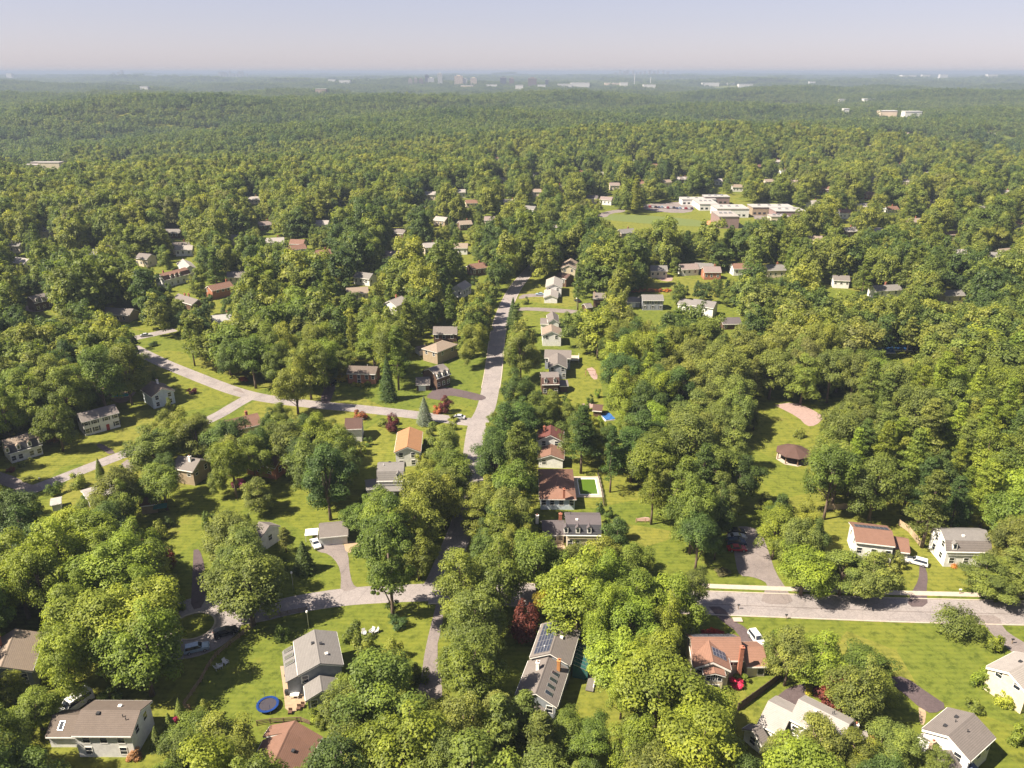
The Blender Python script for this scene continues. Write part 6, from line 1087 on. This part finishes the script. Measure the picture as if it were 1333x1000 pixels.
# play frame
c = at(769, 489); root = empty('swing_frame', (c.x, c.y, 0)); tag(root, 'small wooden swing frame on the lawn right of the brown dormer house', 'swing'); m = surf('plank', (.34,.18,.10))
mb = MB(); mb.tube([(-2, 0, 2.2), (2, 0, 2.2)], [.08, .08])
for s in (-1, 1):
    for q in (-1, 1): mb.tube([(s * 2, q * .9, -.1), (s * 2, 0, 2.2)], [.07, .07])
mb.build('frame', m, root)
for s in (-.9, .9): w = link('swing', MB().box(-.25, .25, -.1, .1, .5, .54).mesh('swing', DARK), root, (s, 0, 0)); link('rope', MB().box(-.24, -.21, -.015, .015, .54, 2.15).box(.21, .24, -.015, .015, .54, 2.15).mesh('rope', SFRAME), w)
# ------------------------------------------------------------------ leaves, crowns, trunks
def foliage_mat():
    m, nt, b = newmat('leaf_foliage'); L = nt.links
    oi = nt.nodes.new('ShaderNodeObjectInfo')
    def attr(n, t):
        a = nt.nodes.new('ShaderNodeAttribute'); a.attribute_name = n; a.attribute_type = t; return a.outputs['Fac']
    def mth(op, a, b_=None, clamp=False):
        n = nt.nodes.new('ShaderNodeMath'); n.operation = op; n.use_clamp = clamp
        for i, v in enumerate((a, b_)):
            if v is None: continue
            if hasattr(v, 'is_output'): L.new(v, n.inputs[i])
            else: n.inputs[i].default_value = v
        return n.outputs[0]
    wood = mth('ADD', attr('wood', 'INSTANCER'), attr('hue', 'GEOMETRY'))
    flag = mth('GREATER_THAN', wood, .4)
    geo = nt.nodes.new('ShaderNodeNewGeometry'); big = noise(nt, .0045, 3, .55, geo.outputs['Position'])       # stands of one kind of tree
    fr = mth('ADD', mth('MULTIPLY', mth('FRACT', wood), .8), mth('MULTIPLY', mth('SUBTRACT', big, .5), 1.5), True); fr = mth('ADD', fr, .08, True)
    wr = ramp(nt, fr, (0, (.044,.074,.026)), (.2, (.078,.112,.030)), (.5, (.130,.158,.034)), (.74, (.160,.176,.040)), (.9, (.188,.198,.038)), (1, (.128,.134,.050)))
    wr = mixc(nt, mth('GREATER_THAN', attr('hue', 'GEOMETRY'), .4), wr, mixc(nt, 1.0, wr, (.66,.76,.92), 'MULTIPLY'))      # denser forest farther out, its shade and distance haze put into the leaf colour
    c = mixc(nt, flag, oi.outputs['Color'], wr)
    t = attr('tint', 'GEOMETRY')
    c = mixc(nt, 1.0, c, ramp(nt, t, (0, (.62,.68,.6)), (.5, (1.25,1.25,1.1)), (1, (1.9,1.8,1.1))), 'MULTIPLY')
    L.new(c, b.inputs['Base Color']); b.inputs['Roughness'].default_value = .55; b.inputs['Specular IOR Level'].default_value = .25
    tr = nt.nodes.new('ShaderNodeBsdfTranslucent'); L.new(mixc(nt, 1.0, c, (1.45,1.5,.55), 'MULTIPLY'), tr.inputs['Color'])
    mx = nt.nodes.new('ShaderNodeMixShader'); mx.inputs[0].default_value = .4
    L.new(b.outputs[0], mx.inputs[1]); L.new(tr.outputs[0], mx.inputs[2]); L.new(mx.outputs[0], nt.nodes['Material Output'].inputs[0])
    return m
LEAF = foliage_mat(); BARK = surf('bark', (.13,.095,.07), .95); BARKG = surf('bark', (.34,.29,.26), .95)
def leaf_mesh(name, pos, nrm, size, tint, rng, aspect=.62, hue=None):
    """many small leaf sprays: one kite-shaped face each"""
    n = len(pos); nrm = nrm / np.linalg.norm(nrm, axis=1, keepdims=True)
    r = rng.normal(size=(n, 3)); a = np.cross(nrm, r); a /= np.linalg.norm(a, axis=1, keepdims=True); b = np.cross(nrm, a)
    s = size[:, None]; bend = nrm * s * .18
    V = np.stack([pos - a * s - bend, pos + b * s * aspect + a * s * .1, pos + a * s - bend, pos - b * s * aspect + a * s * .1], 1).reshape(-1, 3)
    me = bpy.data.meshes.new(name); me.vertices.add(4 * n); me.vertices.foreach_set('co', V.astype(np.float32).ravel())
    me.loops.add(4 * n); me.loops.foreach_set('vertex_index', np.arange(4 * n, dtype=np.int32)); me.polygons.add(n); me.polygons.foreach_set('loop_start', np.arange(0, 4 * n, 4, dtype=np.int32))
    me.update(calc_edges=True)
    at_ = me.attributes.new('tint', 'FLOAT', 'FACE'); at_.data.foreach_set('value', np.clip(tint, 0, 1).astype(np.float32))
    if hue is not None: h = me.attributes.new('hue', 'FLOAT', 'FACE'); h.data.foreach_set('value', hue.astype(np.float32))
    me.materials.append(LEAF); return me
def unit(rng, n):
    v = rng.normal(size=(n, 3)); return v / np.linalg.norm(v, axis=1, keepdims=True)
def crown_pts(rng, R, z0, z1, nc, nl, size, rough=.35, flatb=.45, rc=(.20, .36), dens=1.0):
    """boughs spread over an uneven crown, each bough a cushion of leaves"""
    cz = z0 + (z1 - z0) * flatb; u = unit(rng, nc * 3); u = u[u[:, 2] > -.75][:nc]
    az = np.arctan2(u[:, 1], u[:, 0]); ph = rng.uniform(0, 6.28, 4)
    lob = 1 + rough * .5 * (np.sin(az * 2 + ph[0]) * .6 + np.sin(az * 3 + ph[1] + u[:, 2] * 2) * .6 + rng.uniform(-.5, .5, len(u)))
    rad = rng.uniform(.50, .86, len(u)) * lob
    hz = np.where(u[:, 2] > 0, z1 - cz, cz - z0)
    cen = np.stack([u[:, 0] * R * rad, u[:, 1] * R * rad, cz + u[:, 2] * hz * rad], 1)
    cr = R * rng.uniform(*rc, len(u)); ct = rng.uniform(.15, .75, len(u))
    w = cr ** 2; k = rng.choice(len(u), nl, p=w / w.sum()); v = unit(rng, nl); v[:, 2] = np.where(v[:, 2] < -.35, -v[:, 2], v[:, 2])
    sh = rng.uniform(.55, 1.08, nl); pos = cen[k] + v * (cr[k] * sh)[:, None] * np.array([1, 1, .72])
    out = pos - np.array([0, 0, cz - (z1 - z0) * .15]); out /= np.linalg.norm(out, axis=1, keepdims=True) + 1e-6
    nrm = v * .9 + out * .35 + np.array([0, 0, .35]) + rng.normal(size=(nl, 3)) * .38
    q = np.quantile(np.hypot(pos[:, 0], pos[:, 1]), .965); pos[:, :2] *= R / q; cen[:, :2] *= R / q
    lo, hi = np.quantile(pos[:, 2], (.02, .995)); pos[:, 2] = z0 + (pos[:, 2] - lo) * (z1 - z0) / (hi - lo); cen[:, 2] = z0 + (cen[:, 2] - lo) * (z1 - z0) / (hi - lo)
    sz = size * rng.uniform(.65, 1.35, nl); tint = ct[k] + rng.normal(size=nl) * .17
    return pos, nrm, sz, tint, cen
def trunk_mesh(seed, zt, r0, ends, lean=.3, m=None, name='trunk'):
    rng = random.Random(seed); mb = MB(); pts = []; n = 5
    for i in range(n + 1): t = i / n; pts.append((lean * math.sin(t * 2 + seed) * t, lean * math.cos(t * 1.7 + seed) * t, -.3 + (zt + .3) * t))
    mb.tube(pts, [r0 * (1.25 - .25 * min(1, i * 2)) * (1 - .62 * i / n) for i in range(n + 1)], 7)
    for e in ends:
        t = rng.uniform(.35, .85); b = Vector(pts[int(t * n)]); e = Vector(e); mid = b.lerp(e, .5) + Vector((0, 0, rng.uniform(.1, .7)))
        mb.tube([b, mid, e], [r0 * .42, r0 * .26, r0 * .08], 5)
    return mb.mesh(name, m or BARK, True)
CAN = dict(b=(6, 18.5), t=(6.2, 23), p=(4.2, 19), s=(3.2, 16), h=(1.6, 2.6), w=(5.4, 7.5), r=(3.4, 7.0), u=(3.0, 10), d=(4.4, 11))
MESH = {}
def reg(kind, lod, crown, trunk): MESH.setdefault((kind, lod), []).append((crown, trunk))
for i in range(9):
    g = np.random.default_rng(100 + i); wide = (i % 3)
    z0, z1 = (5.0 + .8 * wide, 18.5); rough = .35 + .12 * (i % 4)
    p, n, s, t, cen = crown_pts(g, 6.15, z0, z1, 52 + 7 * (i % 4), 15000, .205, rough, .40 + .04 * (i % 3))
    reg('b', 0, leaf_mesh('crown', p, n, s, t, g), trunk_mesh(i, 13, .38, cen[::6]))
for i in range(6):
    g = np.random.default_rng(200 + i)
    p, n, s, t, cen = crown_pts(g, 6.15, 5.2, 18.5, 40 + 5 * (i % 3), 3600, .42, .4 + .08 * (i % 3), .42)
    reg('b', 1, leaf_mesh('crown', p, n, s, t, g), trunk_mesh(30 + i, 12, .36, cen[::9]))
g = np.random.default_rng(7); p, n, s, t, cen = crown_pts(g, 6.2, 9.2, 23, 44, 12000, .22, .6, .42, (.16, .30))
q, n2, s2, t2, c2 = crown_pts(g, 1.5, 6.4, 8.4, 8, 500, .24); q[:, 0] -= 3.2
reg('t', 0, leaf_mesh('crown', np.vstack([p, q]), np.vstack([n, n2]), np.r_[s, s2], np.r_[t, t2], g), trunk_mesh(77, 17, .42, list(cen[::5]) + [(-3.0, 0, 7.2)], .2))
for i in range(4):
    g = np.random.default_rng(300 + i); P = []; N = []; S = []; T = []; ends = []
    nb = 40
    for k in range(nb):                                    # pine: loose flat plates of needles round a tall stem
        f = (k + .5) / nb; z = 5.5 + 13.3 * f; a = k * 2.4 + g.uniform(-.4, .4); rr = 4.2 * (1 - f) ** .6 * g.uniform(.45, 1.05) * (.75 + .5 * math.sin(f * 9 + i))
        c = np.array([math.cos(a) * rr * .75, math.sin(a) * rr * .75, z]); m_ = 150; u = unit(g, m_)
        P.append(c + u * np.array([1.5, 1.5, .55]) * g.uniform(.5, 1.05, (m_, 1)) * (.7 + .5 * (1 - f))); N.append(u * .6 + np.array([0, 0, .7]) + g.normal(size=(m_, 3)) * .5); S.append(.30 * g.uniform(.6, 1.3, m_)); T.append(g.uniform(.2, .7) + g.normal(size=m_) * .15)
        if k % 4 == 0: ends.append(c)
    reg('p', 0, leaf_mesh('crown', np.vstack(P), np.vstack(N), np.concatenate(S), np.concatenate(T), g, .30), trunk_mesh(60 + i, 18, .30, ends, .25))
for i in range(3):
    g = np.random.default_rng(330 + i); P = []; N = []; S = []; T = []
    for k in range(26):
        f = (k + .5) / 26; z = 5.5 + 13.3 * f; a = k * 2.4 + g.uniform(-.4, .4); rr = 4.2 * (1 - f) ** .6 * g.uniform(.45, 1.05)
        c = np.array([math.cos(a) * rr * .75, math.sin(a) * rr * .75, z]); m_ = 75; u = unit(g, m_)
        P.append(c + u * np.array([1.7, 1.7, .7]) * g.uniform(.5, 1.05, (m_, 1)) * (.7 + .5 * (1 - f))); N.append(u * .6 + np.array([0, 0, .7]) + g.normal(size=(m_, 3)) * .5); S.append(.48 * g.uniform(.6, 1.3, m_)); T.append(g.uniform(.2, .7) + g.normal(size=m_) * .15)
    reg('p', 1, leaf_mesh('crown', np.vstack(P), np.vstack(N), np.concatenate(S), np.concatenate(T), g, .35), trunk_mesh(65 + i, 18, .30, [], .25))
for i in range(2):
    g = np.random.default_rng(350 + i); m_ = 7000; f = 1 - np.sqrt(g.uniform(0, 1, m_)); z = .6 + 15.4 * f; tier = (z * 1.1) % 1.0   # spruce: tiers of drooping sprays
    rr = 3.3 * (1 - f) ** .85 * (1.08 - .42 * tier) * g.uniform(.72, 1.04, m_); a = g.uniform(0, 6.283, m_); rr *= 1 + .12 * np.sin(a * 7 + np.floor(z * 1.1) * 2.3)
    P = np.stack([rr * np.cos(a), rr * np.sin(a), z - rr * .18 + .25], 1); N = np.stack([np.cos(a) * .7, np.sin(a) * .7, np.full(m_, .75)], 1) + g.normal(size=(m_, 3)) * .4
    reg('s', 0, leaf_mesh('crown', P, N, .24 * g.uniform(.6, 1.3, m_), .45 + .25 * np.sin(np.floor(z * 1.1) * 5 + np.floor(a * 2.2) * 3) * g.uniform(.3, 1, m_), g, .5), trunk_mesh(70 + i, 15, .24, [], .05))
    reg('u', 0, leaf_mesh('crown', P * np.array([.94, .94, .63]), N, .2 * g.uniform(.6, 1.3, m_), .5 + .3 * g.normal(size=m_) * .5, g, .4), trunk_mesh(73 + i, 9, .16, [], .05))
for i in range(5):
    g = np.random.default_rng(400 + i); p, n, s, t, cen = crown_pts(g, 1.6, .1, 2.6, 12, 1500, .14, .25, .35, (.3, .5))
    reg('h', 0, leaf_mesh('foliage', p, n, s, t, g), trunk_mesh(80 + i, 1.2, .06, cen[::3], .05, None, 'stem'))
for i in range(2):
    g = np.random.default_rng(430 + i); p, n, s, t, cen = crown_pts(g, 3.4, .9, 7.0, 26, 4200, .19, .3, .38, (.25, .42))
    reg('r', 0, leaf_mesh('crown', p, n, s, t, g), trunk_mesh(85 + i, 4.4, .14, cen[::4], .1))
g = np.random.default_rng(440); P = []; N = []; S = []; T = []; ends = []              # low arching tree with drooping boughs
for k in range(46):
    a = k * 2.4; L_ = 5.2 * g.uniform(.55, 1.05); tt = g.uniform(0, 1, 110) ** .8; tz = g.uniform(.5, .95)
    x = L_ * tt; z = 2.6 + 4.6 * tz * np.sin(tt * 2.3) * (1 - .2 * tt) - 1.5 * tt ** 3
    w = g.normal(size=(110, 3)) * np.array([.35, .35, .25])
    P.append(np.stack([x * math.cos(a), x * math.sin(a), z], 1) + w); N.append(np.stack([np.full(110, math.cos(a)) * .6, np.full(110, math.sin(a)) * .6, np.full(110, .8)], 1) + g.normal(size=(110, 3)) * .35); S.append(.22 * g.uniform(.7, 1.4, 110)); T.append(g.uniform(.3, .75) + g.normal(size=110) * .12)
    if k % 5 == 0: ends.append((L_ * .5 * math.cos(a), L_ * .5 * math.sin(a), 4.6 * tz + 1))
reg('w', 0, leaf_mesh('crown', np.vstack(P), np.vstack(N), np.concatenate(S), np.concatenate(T), g, .4), trunk_mesh(90, 4, .22, ends, .1))
mb = MB(); rr_ = random.Random(9)
def limb(p, d, L_, r, n):                                                              # the bare dead tree: forking limbs
    q = p + d * L_; mb.tube([p, (p + q) / 2 + Vector((rr_.uniform(-.2, .2),) * 3), q], [r, r * .8, r * .55], 5)
    if n > 0:
        for _ in range(3 if n > 1 else 4):
            dd = (d + Vector((rr_.uniform(-1, 1), rr_.uniform(-1, 1), rr_.uniform(-.15, .6))) * .75).normalized(); limb(q, dd, L_ * rr_.uniform(.55, .8), r * .5, n - 1)
limb(Vector((0, 0, -.2)), Vector((0, 0, 1)), 3.4, .26, 4); DEAD = mb.mesh('trunk', BARKG, True)
# ------------------------------------------------------------------ single trees and shrubs
COL = dict(m=[(.130,.160,.033),(.150,.172,.036),(.112,.150,.032),(.120,.142,.036)], d=[(.066,.102,.029),(.080,.115,.032),(.060,.094,.029)], y=[(.158,.196,.030),(.172,.206,.033),(.146,.188,.030)], o=[(.142,.166,.045),(.154,.172,.048),(.132,.158,.042)],
 g=[(.235,.185,.020)], r=[(.090,.022,.030),(.105,.030,.026)], k=[(.16,.085,.065)], b=[(.15,.17,.15)])
CW = dict(m='mid green', d='dark green', y='yellow green', o='olive green', g='golden yellow', r='dark purple red', k='pinkish brown', b='pale blue grey')
KW = dict(b='broadleaf tree', t='bare-stemmed tree', p='pine', s='spruce', h='shrub', w='weeping tree', r='maple', u='blue spruce', d='bare dead tree')
KN = dict(b='broadleaf_tree', t='broadleaf_tree', p='pine_tree', s='spruce_tree', h='shrub', w='weeping_tree', r='small_maple', u='blue_spruce', d='dead_tree')
SRC = {}
rnd = random.Random(21)
def plant(kind, colc, x, y, r, h, hue=None):
    g = hill(x, y); d = math.hypot(x, y); R0, H0 = CAN[kind]; root = empty(KN[kind], (x, y, g), rnd.uniform(0, 6.28)); root.scale = (r / R0, r / R0, h / H0)
    if kind == 'd': link('trunk', DEAD, root)
    else:
        lod = 1 if (d > 300 and (kind, 1) in MESH) else 0; cr, tr = rnd.choice(MESH[(kind, lod)])
        if kind == 't': root.rotation_euler.z = 0
        c = link('foliage' if kind == 'h' else 'crown', cr, root); link('stem' if kind == 'h' else 'trunk', tr, root)
        b = COL[colc][rnd.randrange(len(COL[colc]))] if colc in COL else colc; j = rnd.uniform(.86, 1.16)
        c.color = (b[0] * j * rnd.uniform(.92, 1.08), b[1] * j, b[2] * j, 1)
        SRC.setdefault((kind, lod), {}).setdefault(cr.name, c)
    sz = 'tall ' if h > 21 else 'small ' if kind in 'bp' and r < 3.6 else 'broad ' if kind == 'b' and r > 6.4 else ''
    later(root, {'h': 'shrub', 'p': 'pine', 's': 'spruce'}.get(kind, 'tree'), (sz + (CW.get(colc, '') + ' ' if kind != 'd' else '') + KW[kind]).strip(), KW[kind], {'b': 'broadleaf trees of the suburb', 'p': 'pines of the suburb', 's': 'spruces', 'h': 'shrubs'}.get(kind, 'garden trees'))
    return root
for (kind, colc), v in TREES.items():
    for i in range(0, len(v), 4): plant(kind, colc, *[q / 10 for q in v[i:i + 4]])
def bush(px, py, r, h, col, word, label=None):
    p = at(px, py); o = plant('h', col, p.x, p.y, r, h); A = AUTO.pop()
    if label: tag(o, label, 'shrub', 'garden shrubs')
    else: AUTO.append((o, 'shrub', word + ' shrub', 'shrub', 'garden shrubs'))
bush(1294, 845, 1.9, 3.6, 'y', '', 'clipped round green shrub beside the right hand drive'); bush(1277, 892, 2.1, 3.8, 'y', '', 'tall rounded shrub against the cream gable'); bush(1308, 917, 2.1, 2.6, 'y', '', 'low rounded shrub at the near corner of the cream gable'); bush(1265, 925, 1.8, 2.4, 'm', '', 'dark green shrub behind the grey roof in the bottom right corner')
PINK = (.42,.035,.12); REDF = (.36,.04,.03); ORG = (.42,.17,.05); YEL = (.30,.26,.03); MAG = (.30,.05,.20); RUST_ = (.26,.08,.04)
bush(231, 947, 1.3, 1.7, PINK, '', 'magenta flowering shrub among three narrow conifers, farther one'); bush(217, 969, 1.4, 1.6, REDF, '', 'crimson flowering shrub among three narrow conifers, nearer one'); bush(175, 985, 1.5, 1.8, (.30,.15,.08), '', 'pinkish tan shrub at the corner of the white house porch')
bush(311, 634, 2.0, 2.4, MAG, '', 'pink flowering shrub on the shaded lawn'); bush(445, 495, 2.9, 3.6, YEL, '', 'bright yellow shrub left of the brick house'); bush(463, 502, 1.6, 1.4, YEL, 'yellow'); bush(470, 503, 1.6, 1.3, YEL, 'yellow'); bush(478, 502, 1.4, 1.6, 'm', 'green')
for k, (px, py) in enumerate(((918,825),(925,824),(932,824.5),(937,825))): bush(px, py, 1.0, 1.0, REDF, 'red flowering')
bush(943, 822, 1.1, 1.5, 'y', 'yellow green'); bush(958, 893, 1.4, 1.7, PINK, '', 'pink flowering shrub under the bay of the red-roofed house'); bush(964, 890, 1.5, 1.9, 'y', 'bright green'); bush(1058, 903, 1.8, 2.0, YEL, '', 'yellow shrub between the asphalt drive and the purple maple'); bush(1067, 905, 1.6, 2.2, 'r', 'dark red')
bush(1240, 735, 1.6, 1.2, ORG, 'golden orange'); bush(1224, 712, 2.2, 2.2, 'y', 'bright green'); bush(413, 935, 1.6, 2.2, 'y', '', 'round shrub at the near gable of the grey house wing')
for k in range(9): bush(826 + k * 5.6 + rnd.uniform(-1, 1), 379.5 + rnd.uniform(-.6, .6), 2.0, 1.6, ORG if k % 2 else RUST_, 'orange red')
bush(855, 354, 2.4, 2.0, RUST_, 'rust red'); bush(570, 537, 2.0, 2.6, RUST_, 'rust red'); bush(470, 545, 2.4, 3.2, RUST_, 'rust red'); bush(500, 553, 2.6, 2.4, 'm', 'green'); bush(515, 551, 2.4, 2.2, 'y', 'yellow green'); bush(941, 746, 1.9, 1.1, (.14,.12,.06), '', 'low brownish shrub bed on the lawn beside the wide drive')
bush(14, 614, 1.2, 1.4, 'r', '', 'dark red shrub at the left end of the white dormer house'); bush(28, 607, 1.3, 1.5, 'm', 'green'); bush(38, 601, 1.2, 1.3, 'm', 'green'); bush(158, 613, 1.2, 2.0, 'd', 'dark green'); bush(35, 625, 1.6, .9, 'o', 'olive green'); bush(200, 450, 2.2, 2.0, 'd', 'dark green'); bush(251, 512, 1.8, 2.2, 'r', 'reddish'); bush(318, 496, 1.8, 2, RUST_, 'reddish brown'); bush(478, 508, .9, .8, 'm', 'green'); bush(655, 665, 2, 2.2, 'm', 'green')
bush(520, 815, 2.0, 2.4, 'd', '', 'dark green shrub at the foot of the tall bare-stemmed tree'); bush(513, 803, 1.7, 3.8, 'd', '', 'dark ivy shrub climbing the tall bare-stemmed tree'); bush(590, 548, 2, 2.2, 'm', 'green'); bush(1293, 779, 1.6, 1.2, 'm', 'green')
# ------------------------------------------------------------------ the wood: what nobody could count
def tiny_patch(seed, side=62, n=36, per=260):
    g = np.random.default_rng(seed); P = []; N = []; S = []; T = []; Hh = []; pts = []
    tries = 0
    while len(pts) < n and tries < 4000:
        tries += 1; q = g.uniform(-side/2, side/2, 2); r = g.uniform(3.6, 8.8)
        if all(math.hypot(q[0] - a[0], q[1] - a[1]) > .6 * (r + a[2]) for a in pts): pts.append((q[0], q[1], r))
    for x, y, r in pts:
        h = r * 1.5 + 7 + g.uniform(-3, 4.5); p, nn, s, t, c = crown_pts(g, r, h * .3, h, 14, per, .95, .4, .45, (.3, .48)); p[:, 0] += x; p[:, 1] += y
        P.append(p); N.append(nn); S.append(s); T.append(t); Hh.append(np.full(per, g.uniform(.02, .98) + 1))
    return leaf_mesh('foliage', np.vstack(P), np.vstack(N), np.concatenate(S), np.concatenate(T), g, .62, np.concatenate(Hh))
def gn_scatter(name, pts, sizes, sources, zrand=(.85, 1.2), label=None, keep_rot=False):
    me = bpy.data.meshes.new(name); me.vertices.add(len(pts)); me.vertices.foreach_set('co', np.asarray(pts, np.float32).ravel())
    a = me.attributes.new('size', 'FLOAT', 'POINT'); a.data.foreach_set('value', np.asarray(sizes, np.float32)); me.materials.append(LEAF)
    o = link(name, me); tag(o, kind='stuff'); ng = bpy.data.node_groups.new(name, 'GeometryNodeTree')
    ng.interface.new_socket('Geometry', in_out='INPUT', socket_type='NodeSocketGeometry'); ng.interface.new_socket('Geometry', in_out='OUTPUT', socket_type='NodeSocketGeometry')
    N, L = ng.nodes, ng.links; gi = N.new('NodeGroupInput'); go = N.new('NodeGroupOutput'); jn = N.new('GeometryNodeJoinGeometry')
    for s in sources:
        oi = N.new('GeometryNodeObjectInfo'); oi.transform_space = 'ORIGINAL'; oi.inputs['Object'].default_value = s; oi.inputs['As Instance'].default_value = True; L.new(oi.outputs['Geometry'], jn.inputs[0])
    ip = N.new('GeometryNodeInstanceOnPoints'); L.new(gi.outputs[0], ip.inputs['Points']); L.new(jn.outputs[0], ip.inputs['Instance']); ip.inputs['Pick Instance'].default_value = True
    def rv(lo, hi, seed, t='FLOAT'):
        r = N.new('FunctionNodeRandomValue'); r.data_type = t; r.inputs['Seed'].default_value = seed
        if t == 'FLOAT': r.inputs[2].default_value = lo; r.inputs[3].default_value = hi; return r.outputs[1]
        r.inputs[4].default_value = lo; r.inputs[5].default_value = hi; return r.outputs[2]
    L.new(rv(0, len(sources) - 1, 1, 'INT'), ip.inputs['Instance Index'])
    cr = N.new('ShaderNodeCombineXYZ'); L.new(rv(0, 6.283, 2), cr.inputs[2]); L.new(cr.outputs[0], ip.inputs['Rotation'])
    na = N.new('GeometryNodeInputNamedAttribute'); na.data_type = 'FLOAT'; na.inputs[0].default_value = 'size'; cs = N.new('ShaderNodeCombineXYZ'); mu = N.new('ShaderNodeMath'); mu.operation = 'MULTIPLY'
    L.new(na.outputs[0], cs.inputs[0]); L.new(na.outputs[0], cs.inputs[1]); L.new(na.outputs[0], mu.inputs[0]); L.new(rv(*zrand, 3), mu.inputs[1]); L.new(mu.outputs[0], cs.inputs[2]); L.new(cs.outputs[0], ip.inputs['Scale'])
    st = N.new('GeometryNodeStoreNamedAttribute'); st.data_type = 'FLOAT'; st.domain = 'INSTANCE'; st.inputs['Name'].default_value = 'wood'; L.new(ip.outputs[0], st.inputs['Geometry']); L.new(rv(1.02, 1.98, 4), st.inputs['Value'])
    L.new(st.outputs[0], go.inputs[0]); md = o.modifiers.new('scatter', 'NODES'); md.node_group = ng
    return o
def scramble(i, j, k):
    v = math.sin(i * 12.9898 + j * 78.233 + k * 37.719) * 43758.5453; return v - math.floor(v)
def y_far(j): return j > 38
wp = []; wr = []
for j, row in enumerate(WOOD_ROWS):
    i = row[0]
    for k in range(1, len(row), 2):
        for _ in range(row[k + 1]):
            if row[k]:
                if y_far(j) and row[k] == 1 and scramble(i, j, 5) < .3: i += 1; continue
                x = (i + .5 * (j % 2)) * 7.4 + (scramble(i, j, 1) - .5) * 4.2; y = 80 + j * 7.4 * .9 + (scramble(i, j, 2) - .5) * 3.6
                wp.append((x, y, hill(x, y) - (0 if row[k] == 1 else .5))); wr.append(((5.6 + 3.0 * scramble(i, j, 3) if y_far(j) else 5.2 + 1.7 * scramble(i, j, 3)) if row[k] == 1 else 3.0 + 1.2 * scramble(i, j, 3)) / 6)
            i += 1
for lod in (0, 1):
    sel = [i for i, q in enumerate(wp) if (math.hypot(q[0], q[1]) > 300) == (lod == 1)]
    gn_scatter('woods', [wp[i] for i in sel], [wr[i] for i in sel], list(SRC[('b', lod)].values())[:8] + list(SRC.get(('p', lod), {}).values())[:1])
patches = []
gx = np.random.default_rng(5)
for k in range(5):
    x, y = (-300 + 150 * k, 1280); o = link('distant_woods', tiny_patch(500 + k), None, (x, y, hill(x, y)), k); tag(o, kind='stuff'); patches.append(o)
pp = []; ps = []
y = 1240
while y < 6600:
    lim = y * .74 + 120; n = int(2 * lim / 56)
    for i in range(n):
        x = -lim + 2 * lim * (i + .5) / n + gx.uniform(-10, 10); yy = y + gx.uniform(-9, 9)
        if yy < 1330 and abs(x) < 345 and abs(((x + 300) / 150) - round((x + 300) / 150)) < .2: continue
        if any(abs(x - q[0]) < 38 and -78 < yy - q[1] < 30 for q in FH_ROOT): continue
        pp.append((x, yy, hill(x, yy) - 1)); ps.append(gx.uniform(.92, 1.12))
    y += 54
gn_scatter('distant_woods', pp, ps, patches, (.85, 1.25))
pp = []; ps = []; y = 6650
while y < 24000:
    lim = y * .74 + 300; n = int(2 * lim / 170)
    for i in range(n):
        x = -lim + 2 * lim * (i + .5) / n + gx.uniform(-40, 40); yy = y + gx.uniform(-30, 30); pp.append((x, yy, hill(x, yy) - 4)); ps.append(gx.uniform(2.8, 3.4))
    y += 165 if y < 12000 else 400
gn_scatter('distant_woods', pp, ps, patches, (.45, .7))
# ------------------------------------------------------------------ the air
hm = bpy.data.materials.new('haze_air'); hm.use_nodes = True; hn = hm.node_tree; hn.nodes.remove(hn.nodes['Principled BSDF'])
pv = hn.nodes.new('ShaderNodeVolumePrincipled'); pv.inputs['Color'].default_value = (.34,.41,.54,1); pv.inputs['Density'].default_value = HAZE; pv.inputs['Anisotropy'].default_value = .0
hn.links.new(pv.outputs[0], hn.nodes['Material Output'].inputs['Volume'])
tag(MB().box(-31000, 31000, -3100, 30000, -30, 132).build('haze', hm), kind='stuff')
# ------------------------------------------------------------------ labels of what has no landmark of its own: by the nearest landmark
ORD = ['', 'second ', 'third ', 'fourth ', 'fifth ', 'sixth ', 'seventh ', 'eighth ', 'ninth ', 'tenth ', 'eleventh ', 'twelfth ', 'thirteenth ', 'fourteenth ', 'fifteenth ', 'sixteenth ', 'seventeenth ', 'eighteenth ', 'nineteenth ', 'twentieth ']
bins = {}
for o, cat, desc, kw, grp in AUTO:
    x, y = o.location.x, o.location.y; l = min(LAND, key=lambda q: (q[0] - x) ** 2 + (q[1] - y) ** 2); d = math.hypot(l[0] - x, l[1] - y)
    a = proj(x, y, 0); b = proj(l[0], l[1], 0); dx, dy = a[0] - b[0], (a[1] - b[1]) * 1.7
    rel = ('right of ' if dx > 0 else 'left of ') if abs(dx) > abs(dy) else ('in front of ' if dy > 0 else 'behind ')
    bins.setdefault((desc, rel, l[2]), []).append((d, o, cat, grp))
for (desc, rel, l), v in bins.items():
    v.sort(key=lambda q: q[0])
    for i, (d, o, cat, grp) in enumerate(v):
        s = f"{desc} {rel}{l}" + ('' if len(v) == 1 else f", {ORD[min(i, 19)]}nearest")
        while len(s.split()) > 16: s = s.split(' ', 1)[1]
        tag(o, s, cat, grp)
